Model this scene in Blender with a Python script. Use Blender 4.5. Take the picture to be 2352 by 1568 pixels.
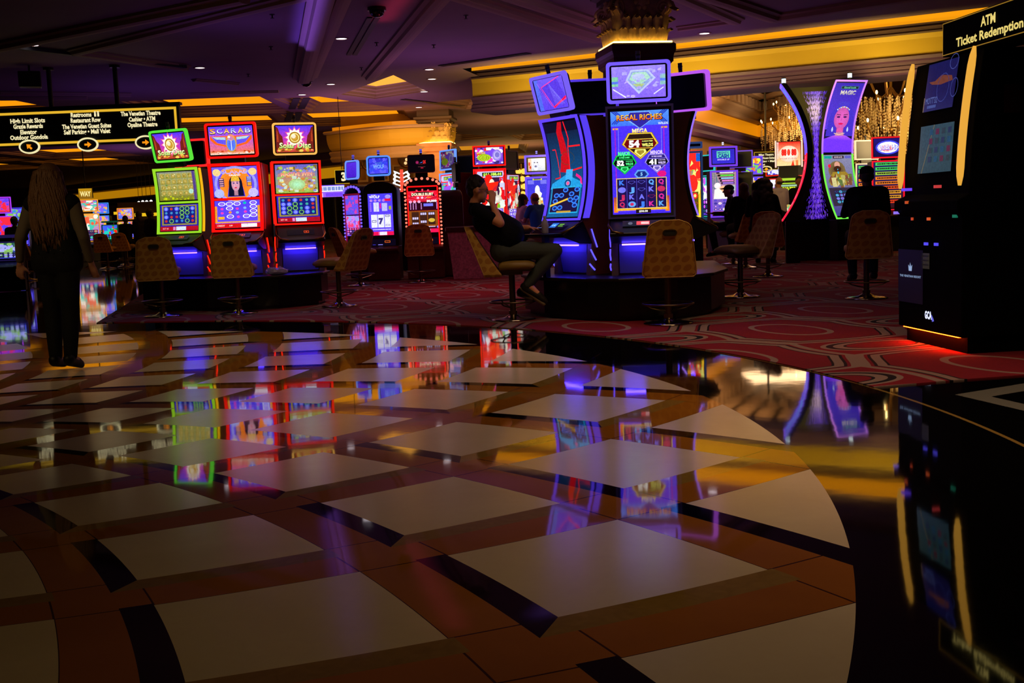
import bpy, bmesh, math, random
from mathutils import Vector, Matrix
for _o in list(bpy.data.objects): bpy.data.objects.remove(_o)
SC = bpy.context.scene
COL = SC.collection
PI = math.pi
R = math.radians

# ------------------------------------------------------------------ camera
FPX, PITCH, ROLL, EYE = 2560.0, 0.113887, 0.0385913, 1.15
fwd = Vector((0, math.cos(PITCH), -math.sin(PITCH)))
_up = Vector((0, math.sin(PITCH), math.cos(PITCH)))
_rt = Vector((1, 0, 0))
rgt = math.cos(ROLL)*_rt - math.sin(ROLL)*_up
upv = math.sin(ROLL)*_rt + math.cos(ROLL)*_up
cam_data = bpy.data.cameras.new('camera')
cam = bpy.data.objects.new('camera', cam_data); COL.objects.link(cam)
cam_data.sensor_width = 36.0; cam_data.lens = FPX/2352*36.0
cam_data.clip_start = 0.05; cam_data.clip_end = 400
cam.matrix_world = Matrix.Translation((0, 0, EYE)) @ Matrix((rgt, upv, -fwd)).transposed().to_4x4()
SC.camera = cam

# ------------------------------------------------------------------ world, view
w = bpy.data.worlds.new('world'); SC.world = w; w.use_nodes = True
w.node_tree.nodes['Background'].inputs[0].default_value = (0.05, 0.035, 0.06, 1)
w.node_tree.nodes['Background'].inputs[1].default_value = 0.012
SC.view_settings.view_transform = 'Standard'; SC.view_settings.look = 'None'
SC.view_settings.exposure = 0.0; SC.view_settings.gamma = 1.0
SC.view_settings.use_curve_mapping = False
SC.cycles.use_denoising = True
SC.cycles.max_bounces = 6; SC.cycles.diffuse_bounces = 2; SC.cycles.glossy_bounces = 4
SC.cycles.sample_clamp_indirect = 4.0
SC.cycles.use_light_tree = True

def ray(px, py):
    return (((px-1176)*rgt + (784-py)*upv)/FPX + fwd)
def atz(px, py, z):
    d = ray(px, py); t = (z-EYE)/d.z; return Vector((d.x*t, d.y*t, z))
def aty(px, py, Y):
    d = ray(px, py); t = Y/d.y; return Vector((d.x*t, Y, EYE+d.z*t))
def xat(px, Y, py=480):
    return aty(px, py, Y).x

def s2l(c):
    return tuple(((v/255)/12.92 if v/255 <= .04045 else ((v/255+.055)/1.055)**2.4) for v in c[:3])

# ------------------------------------------------------------------ added fill lamps for the hall
def area(name, loc, size, col, energy, rot=(0, 0, 0), sizey=None, spread=None):
    d = bpy.data.lights.new(name, 'AREA'); o = bpy.data.objects.new(name, d); COL.objects.link(o)
    d.energy = energy; d.color = col; d.size = size
    if sizey: d.shape = 'RECTANGLE'; d.size_y = sizey
    if spread: d.spread = spread
    o.location = loc; o.rotation_euler = rot
    return o
WARM = (1.0, .60, .22); AMB = (1.0, .43, .05); VIO = (.30, .12, 1.0); MAU = (.55, .18, .75)
# added warm fill lamps over the marble rotunda, unseen above the viewer
area('rotunda_fill', (3.0, 5.2, 4.2), 1.8, (1, .66, .38), 30, (0, 0, 0), spread=R(98))
area('rotunda_fill_rear', (.8, 9.4, 4.2), 2.2, (1, .64, .40), 24, (0, 0, 0), spread=R(110))
area('rotunda_fill_side', (-.4, 3.2, 4.2), 1.4, (1, .66, .14), 2.0, (0, 0, 0), spread=R(100))
area('carpet_fill', (-.6, 17.0, 4.2), 2.0, (1, .35, .45), 36, (0, 0, 0), spread=R(100))  # added pinkish fill over the carpet, no fixture there
area('carpet_fill', (5.0, 16.5, 4.2), 2.0, (1, .40, .30), 6, (0, 0, 0), spread=R(100))
# added coloured uplights floating over the machine islands to tint the ceiling
def up_light(n, x, y, z, s, col, e): return area(n, (x, y, z), s, col, e, (PI, 0, 0))
up_light('wash', -4.0, 18.0, 3.0, 1.6, VIO, 4)
up_light('wash', 1.6, 16.2, 3.1, 1.6, VIO, 3)
up_light('wash', -1.0, 22.5, 2.6, 2.5, MAU, 20)
up_light('wash', -8.0, 26, 2.6, 3.0, VIO, 10)
up_light('wash', -4.0, 30, 2.8, 4.0, MAU, 40)
up_light('wash', 3.2, 21, 2.8, 2.2, MAU, 12)
up_light('wash', -14.0, 45, 2.8, 4.0, MAU, 40)
up_light('wash', 2.0, 19.0, 2.8, 1.0, (.8, .2, .5), 3)

up_light('wash_warm', .6, 38, 2.6, 3.0, (1, .55, .15), 60)  # added warm uplights brightening the far ceiling
up_light('wash_warm', .5, 52, 2.4, 4.0, (1, .55, .15), 120)
up_light('wash_warm', -1.0, 64, 2.4, 4.0, (1, .6, .2), 120)
up_light('wash_warm', -3.5, 29, 3.0, 2.0, (1, .5, .15), 14)
# added narrow coloured lamps, without fixtures, that graze the long ceiling mouldings
for nm, a_, b_, c_, e_ in (('violet_strip', (745, 10), (700, 170), (.22, .10, 1), 9), ('red_strip', (990, 15), (880, 130), (1, .06, .16), 2.2), ('blue_strip_right', (1180, 20), (1360, 78), (.3, .2, 1), 2)):
    p_ = atz(*a_, 3.75); q_ = atz(*b_, 3.75); m_ = (p_+q_)/2; d_ = q_-p_
    area(nm, m_, d_.length, c_, e_, (PI, 0, math.atan2(d_.y, d_.x)), sizey=.12, spread=R(60))
area('walkway_fill', (-5.2, 4.6, 4.2), .8, (1, .66, .30), 5, (R(55), 0, R(-18)), spread=R(40))  # added lamp to lift the walking woman out of the dark
area('stool_fill', (-2.6, 9.2, 4.2), 1.2, (1, .72, .34), 11, (R(38), 0, R(8)), spread=R(60))  # added lamps brightening the stool backs, no fixtures there
area('stool_fill', (2.6, 7.4, 4.2), 1.2, (1, .68, .30), 6, (R(38), 0, R(10)), spread=R(60))

# ------------------------------------------------------------------ materials
_mats = {}
def mat(name, rgb, rough=.5, metal=0., spec=.5, noise=0., nscale=8., bump=0., bscale=30., coat=0.):
    if name in _mats: return _mats[name]
    m = bpy.data.materials.new(name); m.use_nodes = True; _mats[name] = m
    nt = m.node_tree; b = nt.nodes['Principled BSDF']
    c = s2l(rgb)
    b.inputs['Base Color'].default_value = (*c, 1)
    b.inputs['Roughness'].default_value = rough
    b.inputs['Metallic'].default_value = metal
    b.inputs['Specular IOR Level'].default_value = spec
    b.inputs['Coat Weight'].default_value = coat
    if noise:
        tc = nt.nodes.new('ShaderNodeTexCoord'); n = nt.nodes.new('ShaderNodeTexNoise')
        n.inputs['Scale'].default_value = nscale; n.inputs['Detail'].default_value = 5
        r = nt.nodes.new('ShaderNodeMapRange'); mx = nt.nodes.new('ShaderNodeMix'); mx.data_type = 'RGBA'
        r.inputs[1].default_value = .3; r.inputs[2].default_value = .7
        nt.links.new(tc.outputs['Object'], n.inputs['Vector']); nt.links.new(n.outputs[0], r.inputs[0])
        nt.links.new(r.outputs[0], mx.inputs[0])
        mx.inputs[6].default_value = (*[v*(1-noise) for v in c], 1); mx.inputs[7].default_value = (*[min(1, v*(1+noise)) for v in c], 1)
        nt.links.new(mx.outputs[2], b.inputs['Base Color'])
    if bump:
        tc = nt.nodes.new('ShaderNodeTexCoord'); n = nt.nodes.new('ShaderNodeTexNoise'); bp = nt.nodes.new('ShaderNodeBump')
        n.inputs['Scale'].default_value = bscale; bp.inputs['Strength'].default_value = bump; bp.inputs['Distance'].default_value = .01
        nt.links.new(tc.outputs['Object'], n.inputs['Vector']); nt.links.new(n.outputs[0], bp.inputs['Height']); nt.links.new(bp.outputs[0], b.inputs['Normal'])
    return m
def em(rgb, k=1.0, name=None):
    key = name or 'light_%d_%d_%d_%g' % (*rgb, k)
    if key in _mats: return _mats[key]
    m = bpy.data.materials.new(key); m.use_nodes = True; _mats[key] = m
    nt = m.node_tree; b = nt.nodes['Principled BSDF']
    b.inputs['Base Color'].default_value = (*[v*.3 for v in s2l(rgb)], 1); b.inputs['Roughness'].default_value = .3
    b.inputs['Emission Color'].default_value = (*s2l(rgb), 1); b.inputs['Emission Strength'].default_value = k
    return m
def screen_mat():
    if 'screen' in _mats: return _mats['screen']
    m = bpy.data.materials.new('screen'); m.use_nodes = True; _mats['screen'] = m
    nt = m.node_tree; b = nt.nodes['Principled BSDF']
    a = nt.nodes.new('ShaderNodeAttribute'); a.attribute_name = 'Col'
    b.inputs['Base Color'].default_value = (.004, .004, .005, 1); b.inputs['Roughness'].default_value = .25
    tc = nt.nodes.new('ShaderNodeTexCoord'); n1 = nt.nodes.new('ShaderNodeTexNoise'); n1.inputs['Scale'].default_value = 55; n1.inputs['Detail'].default_value = 6; n1.inputs['Roughness'].default_value = .75; n1.inputs['Distortion'].default_value = .6
    mr = nt.nodes.new('ShaderNodeMapRange'); mr.inputs[1].default_value = .35; mr.inputs[2].default_value = .65; mr.inputs[3].default_value = .72; mr.inputs[4].default_value = 1.2
    sc_ = nt.nodes.new('ShaderNodeVectorMath'); sc_.operation = 'SCALE'
    nt.links.new(tc.outputs['Object'], n1.inputs['Vector']); nt.links.new(n1.outputs[0], mr.inputs[0]); nt.links.new(a.outputs['Color'], sc_.inputs[0]); nt.links.new(mr.outputs[0], sc_.inputs['Scale'])
    nt.links.new(sc_.outputs[0], b.inputs['Emission Color']); b.inputs['Emission Strength'].default_value = 1.3
    return m
def sign_mat():
    if 'sign_face' in _mats: return _mats['sign_face']
    m = bpy.data.materials.new('sign_face'); m.use_nodes = True; _mats['sign_face'] = m
    nt = m.node_tree; b = nt.nodes['Principled BSDF']; a = nt.nodes.new('ShaderNodeAttribute'); a.attribute_name = 'Col'
    b.inputs['Base Color'].default_value = (.01, .01, .01, 1); nt.links.new(a.outputs['Color'], b.inputs['Emission Color']); b.inputs['Emission Strength'].default_value = 1.1
    return m
BLK = lambda: mat('black_plastic', (14, 13, 15), .35)
CAB = lambda: mat('cabinet_brown', (104, 44, 26), .4, noise=.25, nscale=3)
CHR = lambda: mat('chrome', (150, 145, 150), .2, 1.)
BRS = lambda: mat('brass', (150, 118, 62), .3, 1.)

# ------------------------------------------------------------------ mesh builder
class MB:
    def __init__(s): s.v = []; s.f = []; s.m = []; s.c = []
    def add(s, vf, m=0, col=None, M=None):
        v, f = vf; n = len(s.v)
        if M is not None: v = [M @ Vector(p) for p in v]
        s.v += [tuple(p) for p in v]; s.f += [tuple(i+n for i in q) for q in f]
        s.m += [m]*len(f)
        return s
    def build(s, name, mats, parent=None, smooth=False, loc=None, bevel=0, recalc=True):
        me = bpy.data.meshes.new(name); me.from_pydata(s.v, [], s.f)
        if not isinstance(mats, (list, tuple)): mats = [mats]
        for q in mats: me.materials.append(q)
        me.polygons.foreach_set('material_index', s.m)
        if smooth: me.polygons.foreach_set('use_smooth', [True]*len(me.polygons))
        me.update()
        if recalc:
            bm = bmesh.new(); bm.from_mesh(me); bmesh.ops.recalc_face_normals(bm, faces=bm.faces); bm.to_mesh(me); bm.free()
        o = bpy.data.objects.new(name, me); COL.objects.link(o)
        if smooth == 'auto':
            pass
        if parent: o.parent = parent
        if loc is not None: o.location = loc
        if bevel:
            b = o.modifiers.new('bevel', 'BEVEL'); b.width = bevel; b.segments = 2; b.limit_method = 'ANGLE'; b.angle_limit = R(40)
        return o
def box(x0, x1, y0, y1, z0, z1):
    return ([(x0,y0,z0),(x1,y0,z0),(x1,y1,z0),(x0,y1,z0),(x0,y0,z1),(x1,y0,z1),(x1,y1,z1),(x0,y1,z1)],
            [(0,3,2,1),(4,5,6,7),(0,1,5,4),(1,2,6,5),(2,3,7,6),(3,0,4,7)])
def basis(d):
    d = Vector(d).normalized(); a = Vector((0,0,1)) if abs(d.z) < .9 else Vector((1,0,0))
    u = d.cross(a).normalized(); return u, d.cross(u).normalized(), d
def cyl(p0, p1, r0, r1=None, n=16):
    r1 = r0 if r1 is None else r1; p0 = Vector(p0); p1 = Vector(p1); u, v, d = basis(p1-p0)
    vs = []
    for p, r in ((p0, r0), (p1, r1)):
        vs += [p+u*r*math.cos(2*PI*i/n)+v*r*math.sin(2*PI*i/n) for i in range(n)]
    fs = [(i, (i+1) % n, n+(i+1) % n, n+i) for i in range(n)] + [tuple(range(n-1, -1, -1)), tuple(range(n, 2*n))]
    return vs, fs
def tube(pts, r, n=8, closed=False):
    pts = [Vector(p) for p in pts]; k = len(pts); vs = []; fs = []
    rr = r if isinstance(r, (list, tuple)) else [r]*k
    pu = None
    for i, p in enumerate(pts):
        a = pts[(i-1) % k] if (closed or i > 0) else p; b = pts[(i+1) % k] if (closed or i < k-1) else p
        d = (b-a).normalized()
        if pu is None: u, v, _ = basis(d)
        else:
            u = (pu - d*pu.dot(d)); u = u.normalized() if u.length > 1e-6 else basis(d)[0]; v = d.cross(u)
        pu = u
        vs += [p+u*rr[i]*math.cos(2*PI*j/n)+v*rr[i]*math.sin(2*PI*j/n) for j in range(n)]
    for i in range(k if closed else k-1):
        a = i*n; b = ((i+1) % k)*n
        fs += [(a+j, a+(j+1) % n, b+(j+1) % n, b+j) for j in range(n)]
    if not closed: fs += [tuple(range(n-1, -1, -1)), tuple(range((k-1)*n, k*n))]
    return vs, fs
def ball(c, r, nu=16, nv=10, M=None):
    if not isinstance(r, (list, tuple)): r = (r, r, r)
    vs = []; fs = []
    for j in range(1, nv):
        t = PI*j/nv
        vs += [Vector((r[0]*math.sin(t)*math.cos(2*PI*i/nu), r[1]*math.sin(t)*math.sin(2*PI*i/nu), r[2]*math.cos(t))) for i in range(nu)]
    vs += [Vector((0, 0, r[2])), Vector((0, 0, -r[2]))]; T = len(vs)-2; B = T+1
    for j in range(nv-2):
        fs += [(j*nu+i, (j+1)*nu+i, (j+1)*nu+(i+1) % nu, j*nu+(i+1) % nu) for i in range(nu)]
    fs += [(T, i, (i+1) % nu) for i in range(nu)] + [(B, (nv-2)*nu+(i+1) % nu, (nv-2)*nu+i) for i in range(nu)]
    if M is not None: vs = [M @ p for p in vs]
    c = Vector(c); return [p+c for p in vs], fs
def capsule(p0, p1, r0, r1=None, n=14):
    r1 = r0 if r1 is None else r1; p0 = Vector(p0); p1 = Vector(p1)
    if (p1-p0).length < 1e-5: return ball(p0, r0)
    u, v, d = basis(p1-p0); rings = []
    for k in (5, 3.4, 1.8): a = PI/2*k/5.5; rings.append((p0-d*r0*math.sin(a), r0*math.cos(a)))
    rings += [(p0, r0), (p1, r1)]
    for k in (1.8, 3.4, 5): a = PI/2*k/5.5; rings.append((p1+d*r1*math.sin(a), r1*math.cos(a)))
    vs = []; fs = []
    for p, r in rings: vs += [p+u*r*math.cos(2*PI*i/n)+v*r*math.sin(2*PI*i/n) for i in range(n)]
    for k in range(len(rings)-1): fs += [(k*n+i, k*n+(i+1) % n, (k+1)*n+(i+1) % n, (k+1)*n+i) for i in range(n)]
    fs += [tuple(range(n-1, -1, -1)), tuple(range((len(rings)-1)*n, len(rings)*n))]
    return vs, fs
def lathe(prof, n=32, c=(0, 0, 0)):
    vs = []; fs = []; k = len(prof)
    for r, z in prof: vs += [(c[0]+r*math.cos(2*PI*i/n), c[1]+r*math.sin(2*PI*i/n), c[2]+z) for i in range(n)]
    for j in range(k-1): fs += [(j*n+i, j*n+(i+1) % n, (j+1)*n+(i+1) % n, (j+1)*n+i) for i in range(n)]
    fs += [tuple(range(n-1, -1, -1)), tuple(range((k-1)*n, k*n))]
    return vs, fs
def prism(poly, a0, a1, axis='x'):
    n = len(poly)
    mk = {'x': lambda p, a: (a, p[0], p[1]), 'y': lambda p, a: (p[0], a, p[1]), 'z': lambda p, a: (p[0], p[1], a)}[axis]
    vs = [mk(p, a0) for p in poly]+[mk(p, a1) for p in poly]
    return vs, [tuple(range(n)), tuple(range(2*n-1, n-1, -1))]+[(i, (i+1) % n, n+(i+1) % n, n+i) for i in range(n)]
def rrect(w, h, r, n=4, cx=0, cy=0):
    p = []
    for k, (sx, sy) in enumerate(((1, 1), (-1, 1), (-1, -1), (1, -1))):
        for i in range(n+1):
            a = PI/2*k+PI/2*i/n
            p.append((cx+sx*(w/2-r)+r*math.cos(a), cy+sy*(h/2-r)+r*math.sin(a)))
    return p
def ring_prism(outer, inner, a0, a1, axis='y'):
    n = len(outer); mk = {'x': lambda p, a: (a, p[0], p[1]), 'y': lambda p, a: (p[0], a, p[1]), 'z': lambda p, a: (p[0], p[1], a)}[axis]
    vs = [mk(p, a) for a in (a0, a1) for q in (outer, inner) for p in q]
    fs = []
    for i in range(n):
        j = (i+1) % n
        fs += [(i, j, n+j, n+i), (2*n+j, 2*n+i, 3*n+i, 3*n+j), (j, i, 2*n+i, 2*n+j), (n+i, n+j, 3*n+j, 3*n+i)]
    return vs, fs
def sweep(prof, p0, p1, up=(0, 0, 1)):
    """profile [(out, up)] extruded from p0 to p1; 'out' is to the right of the run"""
    p0 = Vector(p0); p1 = Vector(p1); d = (p1-p0).normalized(); u = Vector(up); o = d.cross(u).normalized()
    n = len(prof); vs = [p0+o*a+u*b for a, b in prof]+[p1+o*a+u*b for a, b in prof]
    return vs, [tuple(range(n)), tuple(range(2*n-1, n-1, -1))]+[(i, (i+1) % n, n+(i+1) % n, n+i) for i in range(n)]

def empty(name, loc=(0, 0, 0), rz=0, label=None, cat=None, group=None, kind=None):
    o = bpy.data.objects.new(name, None); COL.objects.link(o); o.location = loc; o.rotation_euler = (0, 0, rz); o.empty_display_size = .2
    return tag(o, label, cat, group, kind)
def tag(o, label=None, cat=None, group=None, kind=None):
    if label: o['label'] = label
    if cat: o['category'] = cat
    if group: o['group'] = group
    if kind: o['kind'] = kind
    return o
def copy_tree(o, parent=None):
    c = o.copy(); COL.objects.link(c)
    if parent: c.parent = parent
    for ch in list(o.children): copy_tree(ch, c)
    return c

# ------------------------------------------------------------------ display art: flat coloured shapes and lettering
_txt = {}
def glyphs(s, bold=0.0):
    key = (s, bold)
    if key in _txt: return _txt[key]
    cu = bpy.data.curves.new('t', 'FONT'); cu.body = s; cu.resolution_u = 2; cu.offset = bold; cu.size = 1.0
    ob = bpy.data.objects.new('t', cu); COL.objects.link(ob); bpy.context.view_layer.update()
    me = bpy.data.meshes.new_from_object(ob.evaluated_get(bpy.context.evaluated_depsgraph_get()))
    v = [(p.co.x, p.co.y) for p in me.vertices]; f = [tuple(q.vertices) for q in me.polygons]
    bpy.data.objects.remove(ob); bpy.data.curves.remove(cu); bpy.data.meshes.remove(me)
    if v:
        xs = [p[0] for p in v]; x0 = min(xs); x1 = max(xs); v = [(p[0]-(x0+x1)/2, p[1]-.34) for p in v]; wd = x1-x0
    else: wd = 0
    _txt[key] = (v, f, wd); return _txt[key]
class Art:
    def __init__(s, W, H, bg=None, bg2=None, k=1.0):
        s.W = W; s.H = H; s.k = k; s.L = 0; s.sh = []
        if bg: s.rect(0, 0, 1, 1, bg, bg2)
    def lay(s): s.L += 1; return s
    def _a(s, v, f, cols): s.sh.append((v, f, cols, s.L))
    def poly(s, pts, c, cols=None): s._a(list(pts), [tuple(range(len(pts)))], cols or [c]*len(pts)); return s
    def rect(s, x0, y0, x1, y1, c, c2=None): # c bottom, c2 top
        c2 = c2 or c; s._a([(x0,y0),(x1,y0),(x1,y1),(x0,y1)], [(0,1,2,3)], [c, c, c2, c2]); return s
    def ell(s, cx, cy, rx, ry=None, c=(255,)*3, c2=None, n=14):
        ry = ry if ry is not None else rx*s.W/s.H
        pts = [(cx+rx*math.cos(2*PI*i/n), cy+ry*math.sin(2*PI*i/n)) for i in range(n)]+[(cx, cy)]
        s._a(pts, [(i, (i+1) % n, n) for i in range(n)], [c2 or c]*n+[c]); return s
    def ring(s, cx, cy, rx, ry, t, c, n=18):
        ry = ry if ry is not None else rx*s.W/s.H
        q = 1-t
        pts = [(cx+rx*math.cos(2*PI*i/n), cy+ry*math.sin(2*PI*i/n)) for i in range(n)]+[(cx+q*rx*math.cos(2*PI*i/n), cy+q*ry*math.sin(2*PI*i/n)) for i in range(n)]
        s._a(pts, [(i, (i+1) % n, n+(i+1) % n, n+i) for i in range(n)], [c]*2*n); return s
    def frame(s, x0, y0, x1, y1, t, c):
        a = t; b = t*s.W/s.H
        s.rect(x0,y0,x1,y0+b,c).rect(x0,y1-b,x1,y1,c).rect(x0,y0+b,x0+a,y1-b,c).rect(x1-a,y0+b,x1,y1-b,c); return s
    def line(s, p, q, t, c):
        dx = (q[0]-p[0])*s.W; dy = (q[1]-p[1])*s.H; l = math.hypot(dx, dy) or 1; ox = -dy/l*t/2/s.W; oy = dx/l*t/2/s.H
        s.poly([(p[0]+ox,p[1]+oy),(q[0]+ox,q[1]+oy),(q[0]-ox,q[1]-oy),(p[0]-ox,p[1]-oy)], c); return s
    def path(s, pts, t, c):
        for a, b in zip(pts, pts[1:]): s.line(a, b, t, c)
        return s
    def text(s, t, cx, cy, h, c, w=None, bold=0.02, c2=None, slope=0):
        v, f, wd = glyphs(t, bold)
        sy = h/.7; sx = sy*s.H/s.W
        if w is not None and wd > 0: sx = w/wd
        vv = [(cx+p[0]*sx, cy+p[1]*sy+slope*p[0]*sx) for p in v]
        s._a(vv, f, [(c2 if (c2 and p[1] < 0) else c) for p in v]); return s
    def star(s, cx, cy, r, r2, n, c, c2=None):
        k = s.W/s.H; pts = []
        for i in range(2*n):
            a = PI*i/n+PI/2; q = r if i % 2 == 0 else r2; pts.append((cx+q*math.cos(a), cy+q*k*math.sin(a)))
        m = len(pts); s._a(pts+[(cx, cy)], [(i, (i+1) % m, m) for i in range(m)], [c2 or c]*m+[c]); return s
    def gem(s, cx, cy, w, h, c, ci):
        P = lambda a: [(cx-w*a, cy+h*.12*a), (cx-w*.62*a, cy+h*.5*a), (cx+w*.62*a, cy+h*.5*a), (cx+w*a, cy+h*.12*a), (cx, cy-h*.62*a)]
        s.poly(P(.5), c); s.lay(); s.poly(P(.44), ci); return s
    def mess(s, x0, y0, x1, y1, pal, n, seed=0, size=.1):
        rn = random.Random(seed)
        for i in range(n):
            x = rn.uniform(x0, x1); y = rn.uniform(y0, y1); q = size*rn.uniform(.4, 1.3)
            if i % 6 == 0: s.lay()
            c = rn.choice(pal); t = rn.random()
            xa = max(0, x-q/2); xb = min(1, x+q/2); ya = max(0, y-q/2); yb = min(1, y+q/2)
            if t < .4: s.ell((xa+xb)/2, (ya+yb)/2, (xb-xa)/2, (yb-ya)/2, c, n=9)
            elif t < .7: s.rect(xa, ya, xb, yb, c)
            else: s.poly([(xa, ya), (xb, y), (x, yb)], c)
        return s
    def lines_of_text(s, x0, x1, ys, h, c, seed=0):
        rn = random.Random(seed)
        for y in ys:
            x = x0
            while x < x1-.02:
                w_ = rn.uniform(.02, .07); s.rect(x, y-h/2, min(x1, x+w_), y+h/2, c); x += w_+.012
        return s
    def reels(s, x0, y0, x1, y1, nc, nr, bg, pal, seed=0, sep=None, letters=None):
        rn = random.Random(seed); s.rect(x0, y0, x1, y1, bg); s.lay(); cw = (x1-x0)/nc; chh = (y1-y0)/nr
        if sep:
            for i in range(1, nc): s.rect(x0+i*cw-.003, y0, x0+i*cw+.003, y1, sep)
        s.lay(); late = []
        for i in range(nc):
            for j in range(nr):
                cx = x0+(i+.5)*cw; cy = y0+(j+.5)*chh; c = rn.choice(pal); t = rn.random()
                if letters and t < .5: s.text(rn.choice(letters), cx, cy, chh*.6, c, w=cw*.55, bold=.05)
                elif t < .75: s.ell(cx, cy, cw*.4, chh*.4, c, n=12); late.append((cx, cy, cw, chh, rn.choice(pal)))
                else: s.gem(cx, cy, cw*.8, chh*.8, c, bg)
        s.lay()
        for cx, cy, a, b, c in late: s.ell(cx, cy, a*.2, b*.22, c, n=8)
        s.lay(); return s
    def build(s, name, parent, fn, dz=.0007, cuts=0):
        """fn(x, z, off) -> point; x in metres from the centre, z metres from the bottom"""
        bm = bmesh.new(); lay = bm.loops.layers.float_color.new('Col')
        for v, f, cols, L in s.sh:
            vs = [bm.verts.new(((p[0]-.5)*s.W, p[1]*s.H, L*dz)) for p in v]
            lin = [tuple(s.k*q for q in s2l(c)) for c in cols]
            for q in f:
                if len(set(q)) < 3: continue
                try: fc = bm.faces.new([vs[i] for i in q])
                except ValueError: continue
                for lp, i in zip(fc.loops, q): lp[lay] = (*lin[i], 1)
        for i in range(1, cuts):
            bmesh.ops.bisect_plane(bm, geom=bm.verts[:]+bm.edges[:]+bm.faces[:], plane_co=(0, s.H*i/cuts, 0), plane_no=(0, 1, 0), dist=1e-6)
        for v_ in bm.verts: v_.co = fn(v_.co.x, v_.co.y, v_.co.z)
        me = bpy.data.meshes.new(name); bm.to_mesh(me); bm.free(); me.materials.append(sign_mat() if name in ('lettering', 'maker_logo', 'logo_panel') else screen_mat())
        o = bpy.data.objects.new(name, me); COL.objects.link(o)
        if parent: o.parent = parent
        return o
def flat(y, z0, x0=0):
    return lambda x, z, off: Vector((x+x0, y-off, z+z0))

# ================================================================== THE SETTING
H0 = 1.15
CX, CY, R1, R2 = -5.36346*H0, 4.61518*H0, 6.48898*H0, 7.40013*H0
class NT:
    """small helper that writes node math"""
    def __init__(s, m): s.nt = m.node_tree; s.b = s.nt.nodes['Principled BSDF']
    def n(s, t): return s.nt.nodes.new(t)
    def m(s, op, a, b=None, c=None):
        q = s.n('ShaderNodeMath'); q.operation = op
        for i, v in enumerate((a, b, c)):
            if v is None: continue
            if isinstance(v, (int, float)): q.inputs[i].default_value = v
            else: s.nt.links.new(v, q.inputs[i])
        return q.outputs[0]
    def mix(s, f, a, b):
        q = s.n('ShaderNodeMix'); q.data_type = 'RGBA'
        for i, v in ((0, f), (6, a), (7, b)):
            if isinstance(v, (int, float)): q.inputs[i].default_value = v
            elif isinstance(v, tuple): q.inputs[i].default_value = (*v[:3], 1)
            else: s.nt.links.new(v, q.inputs[i])
        return q.outputs[2]
    def fmix(s, f, a, b): # float mix
        return s.m('ADD', s.m('MULTIPLY', f, b), s.m('MULTIPLY', s.m('SUBTRACT', 1.0, f), a))
    def lt(s, a, b): return s.m('LESS_THAN', a, b)
    def gt(s, a, b): return s.m('GREATER_THAN', a, b)
    def AND(s, *a):
        r = a[0]
        for q in a[1:]: r = s.m('MULTIPLY', r, q)
        return r
    def noise(s, vec, scale, detail=4, dist=0):
        q = s.n('ShaderNodeTexNoise'); q.inputs['Scale'].default_value = scale; q.inputs['Detail'].default_value = detail; q.inputs['Distortion'].default_value = dist
        s.nt.links.new(vec, q.inputs['Vector']); return q.outputs[0]
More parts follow.
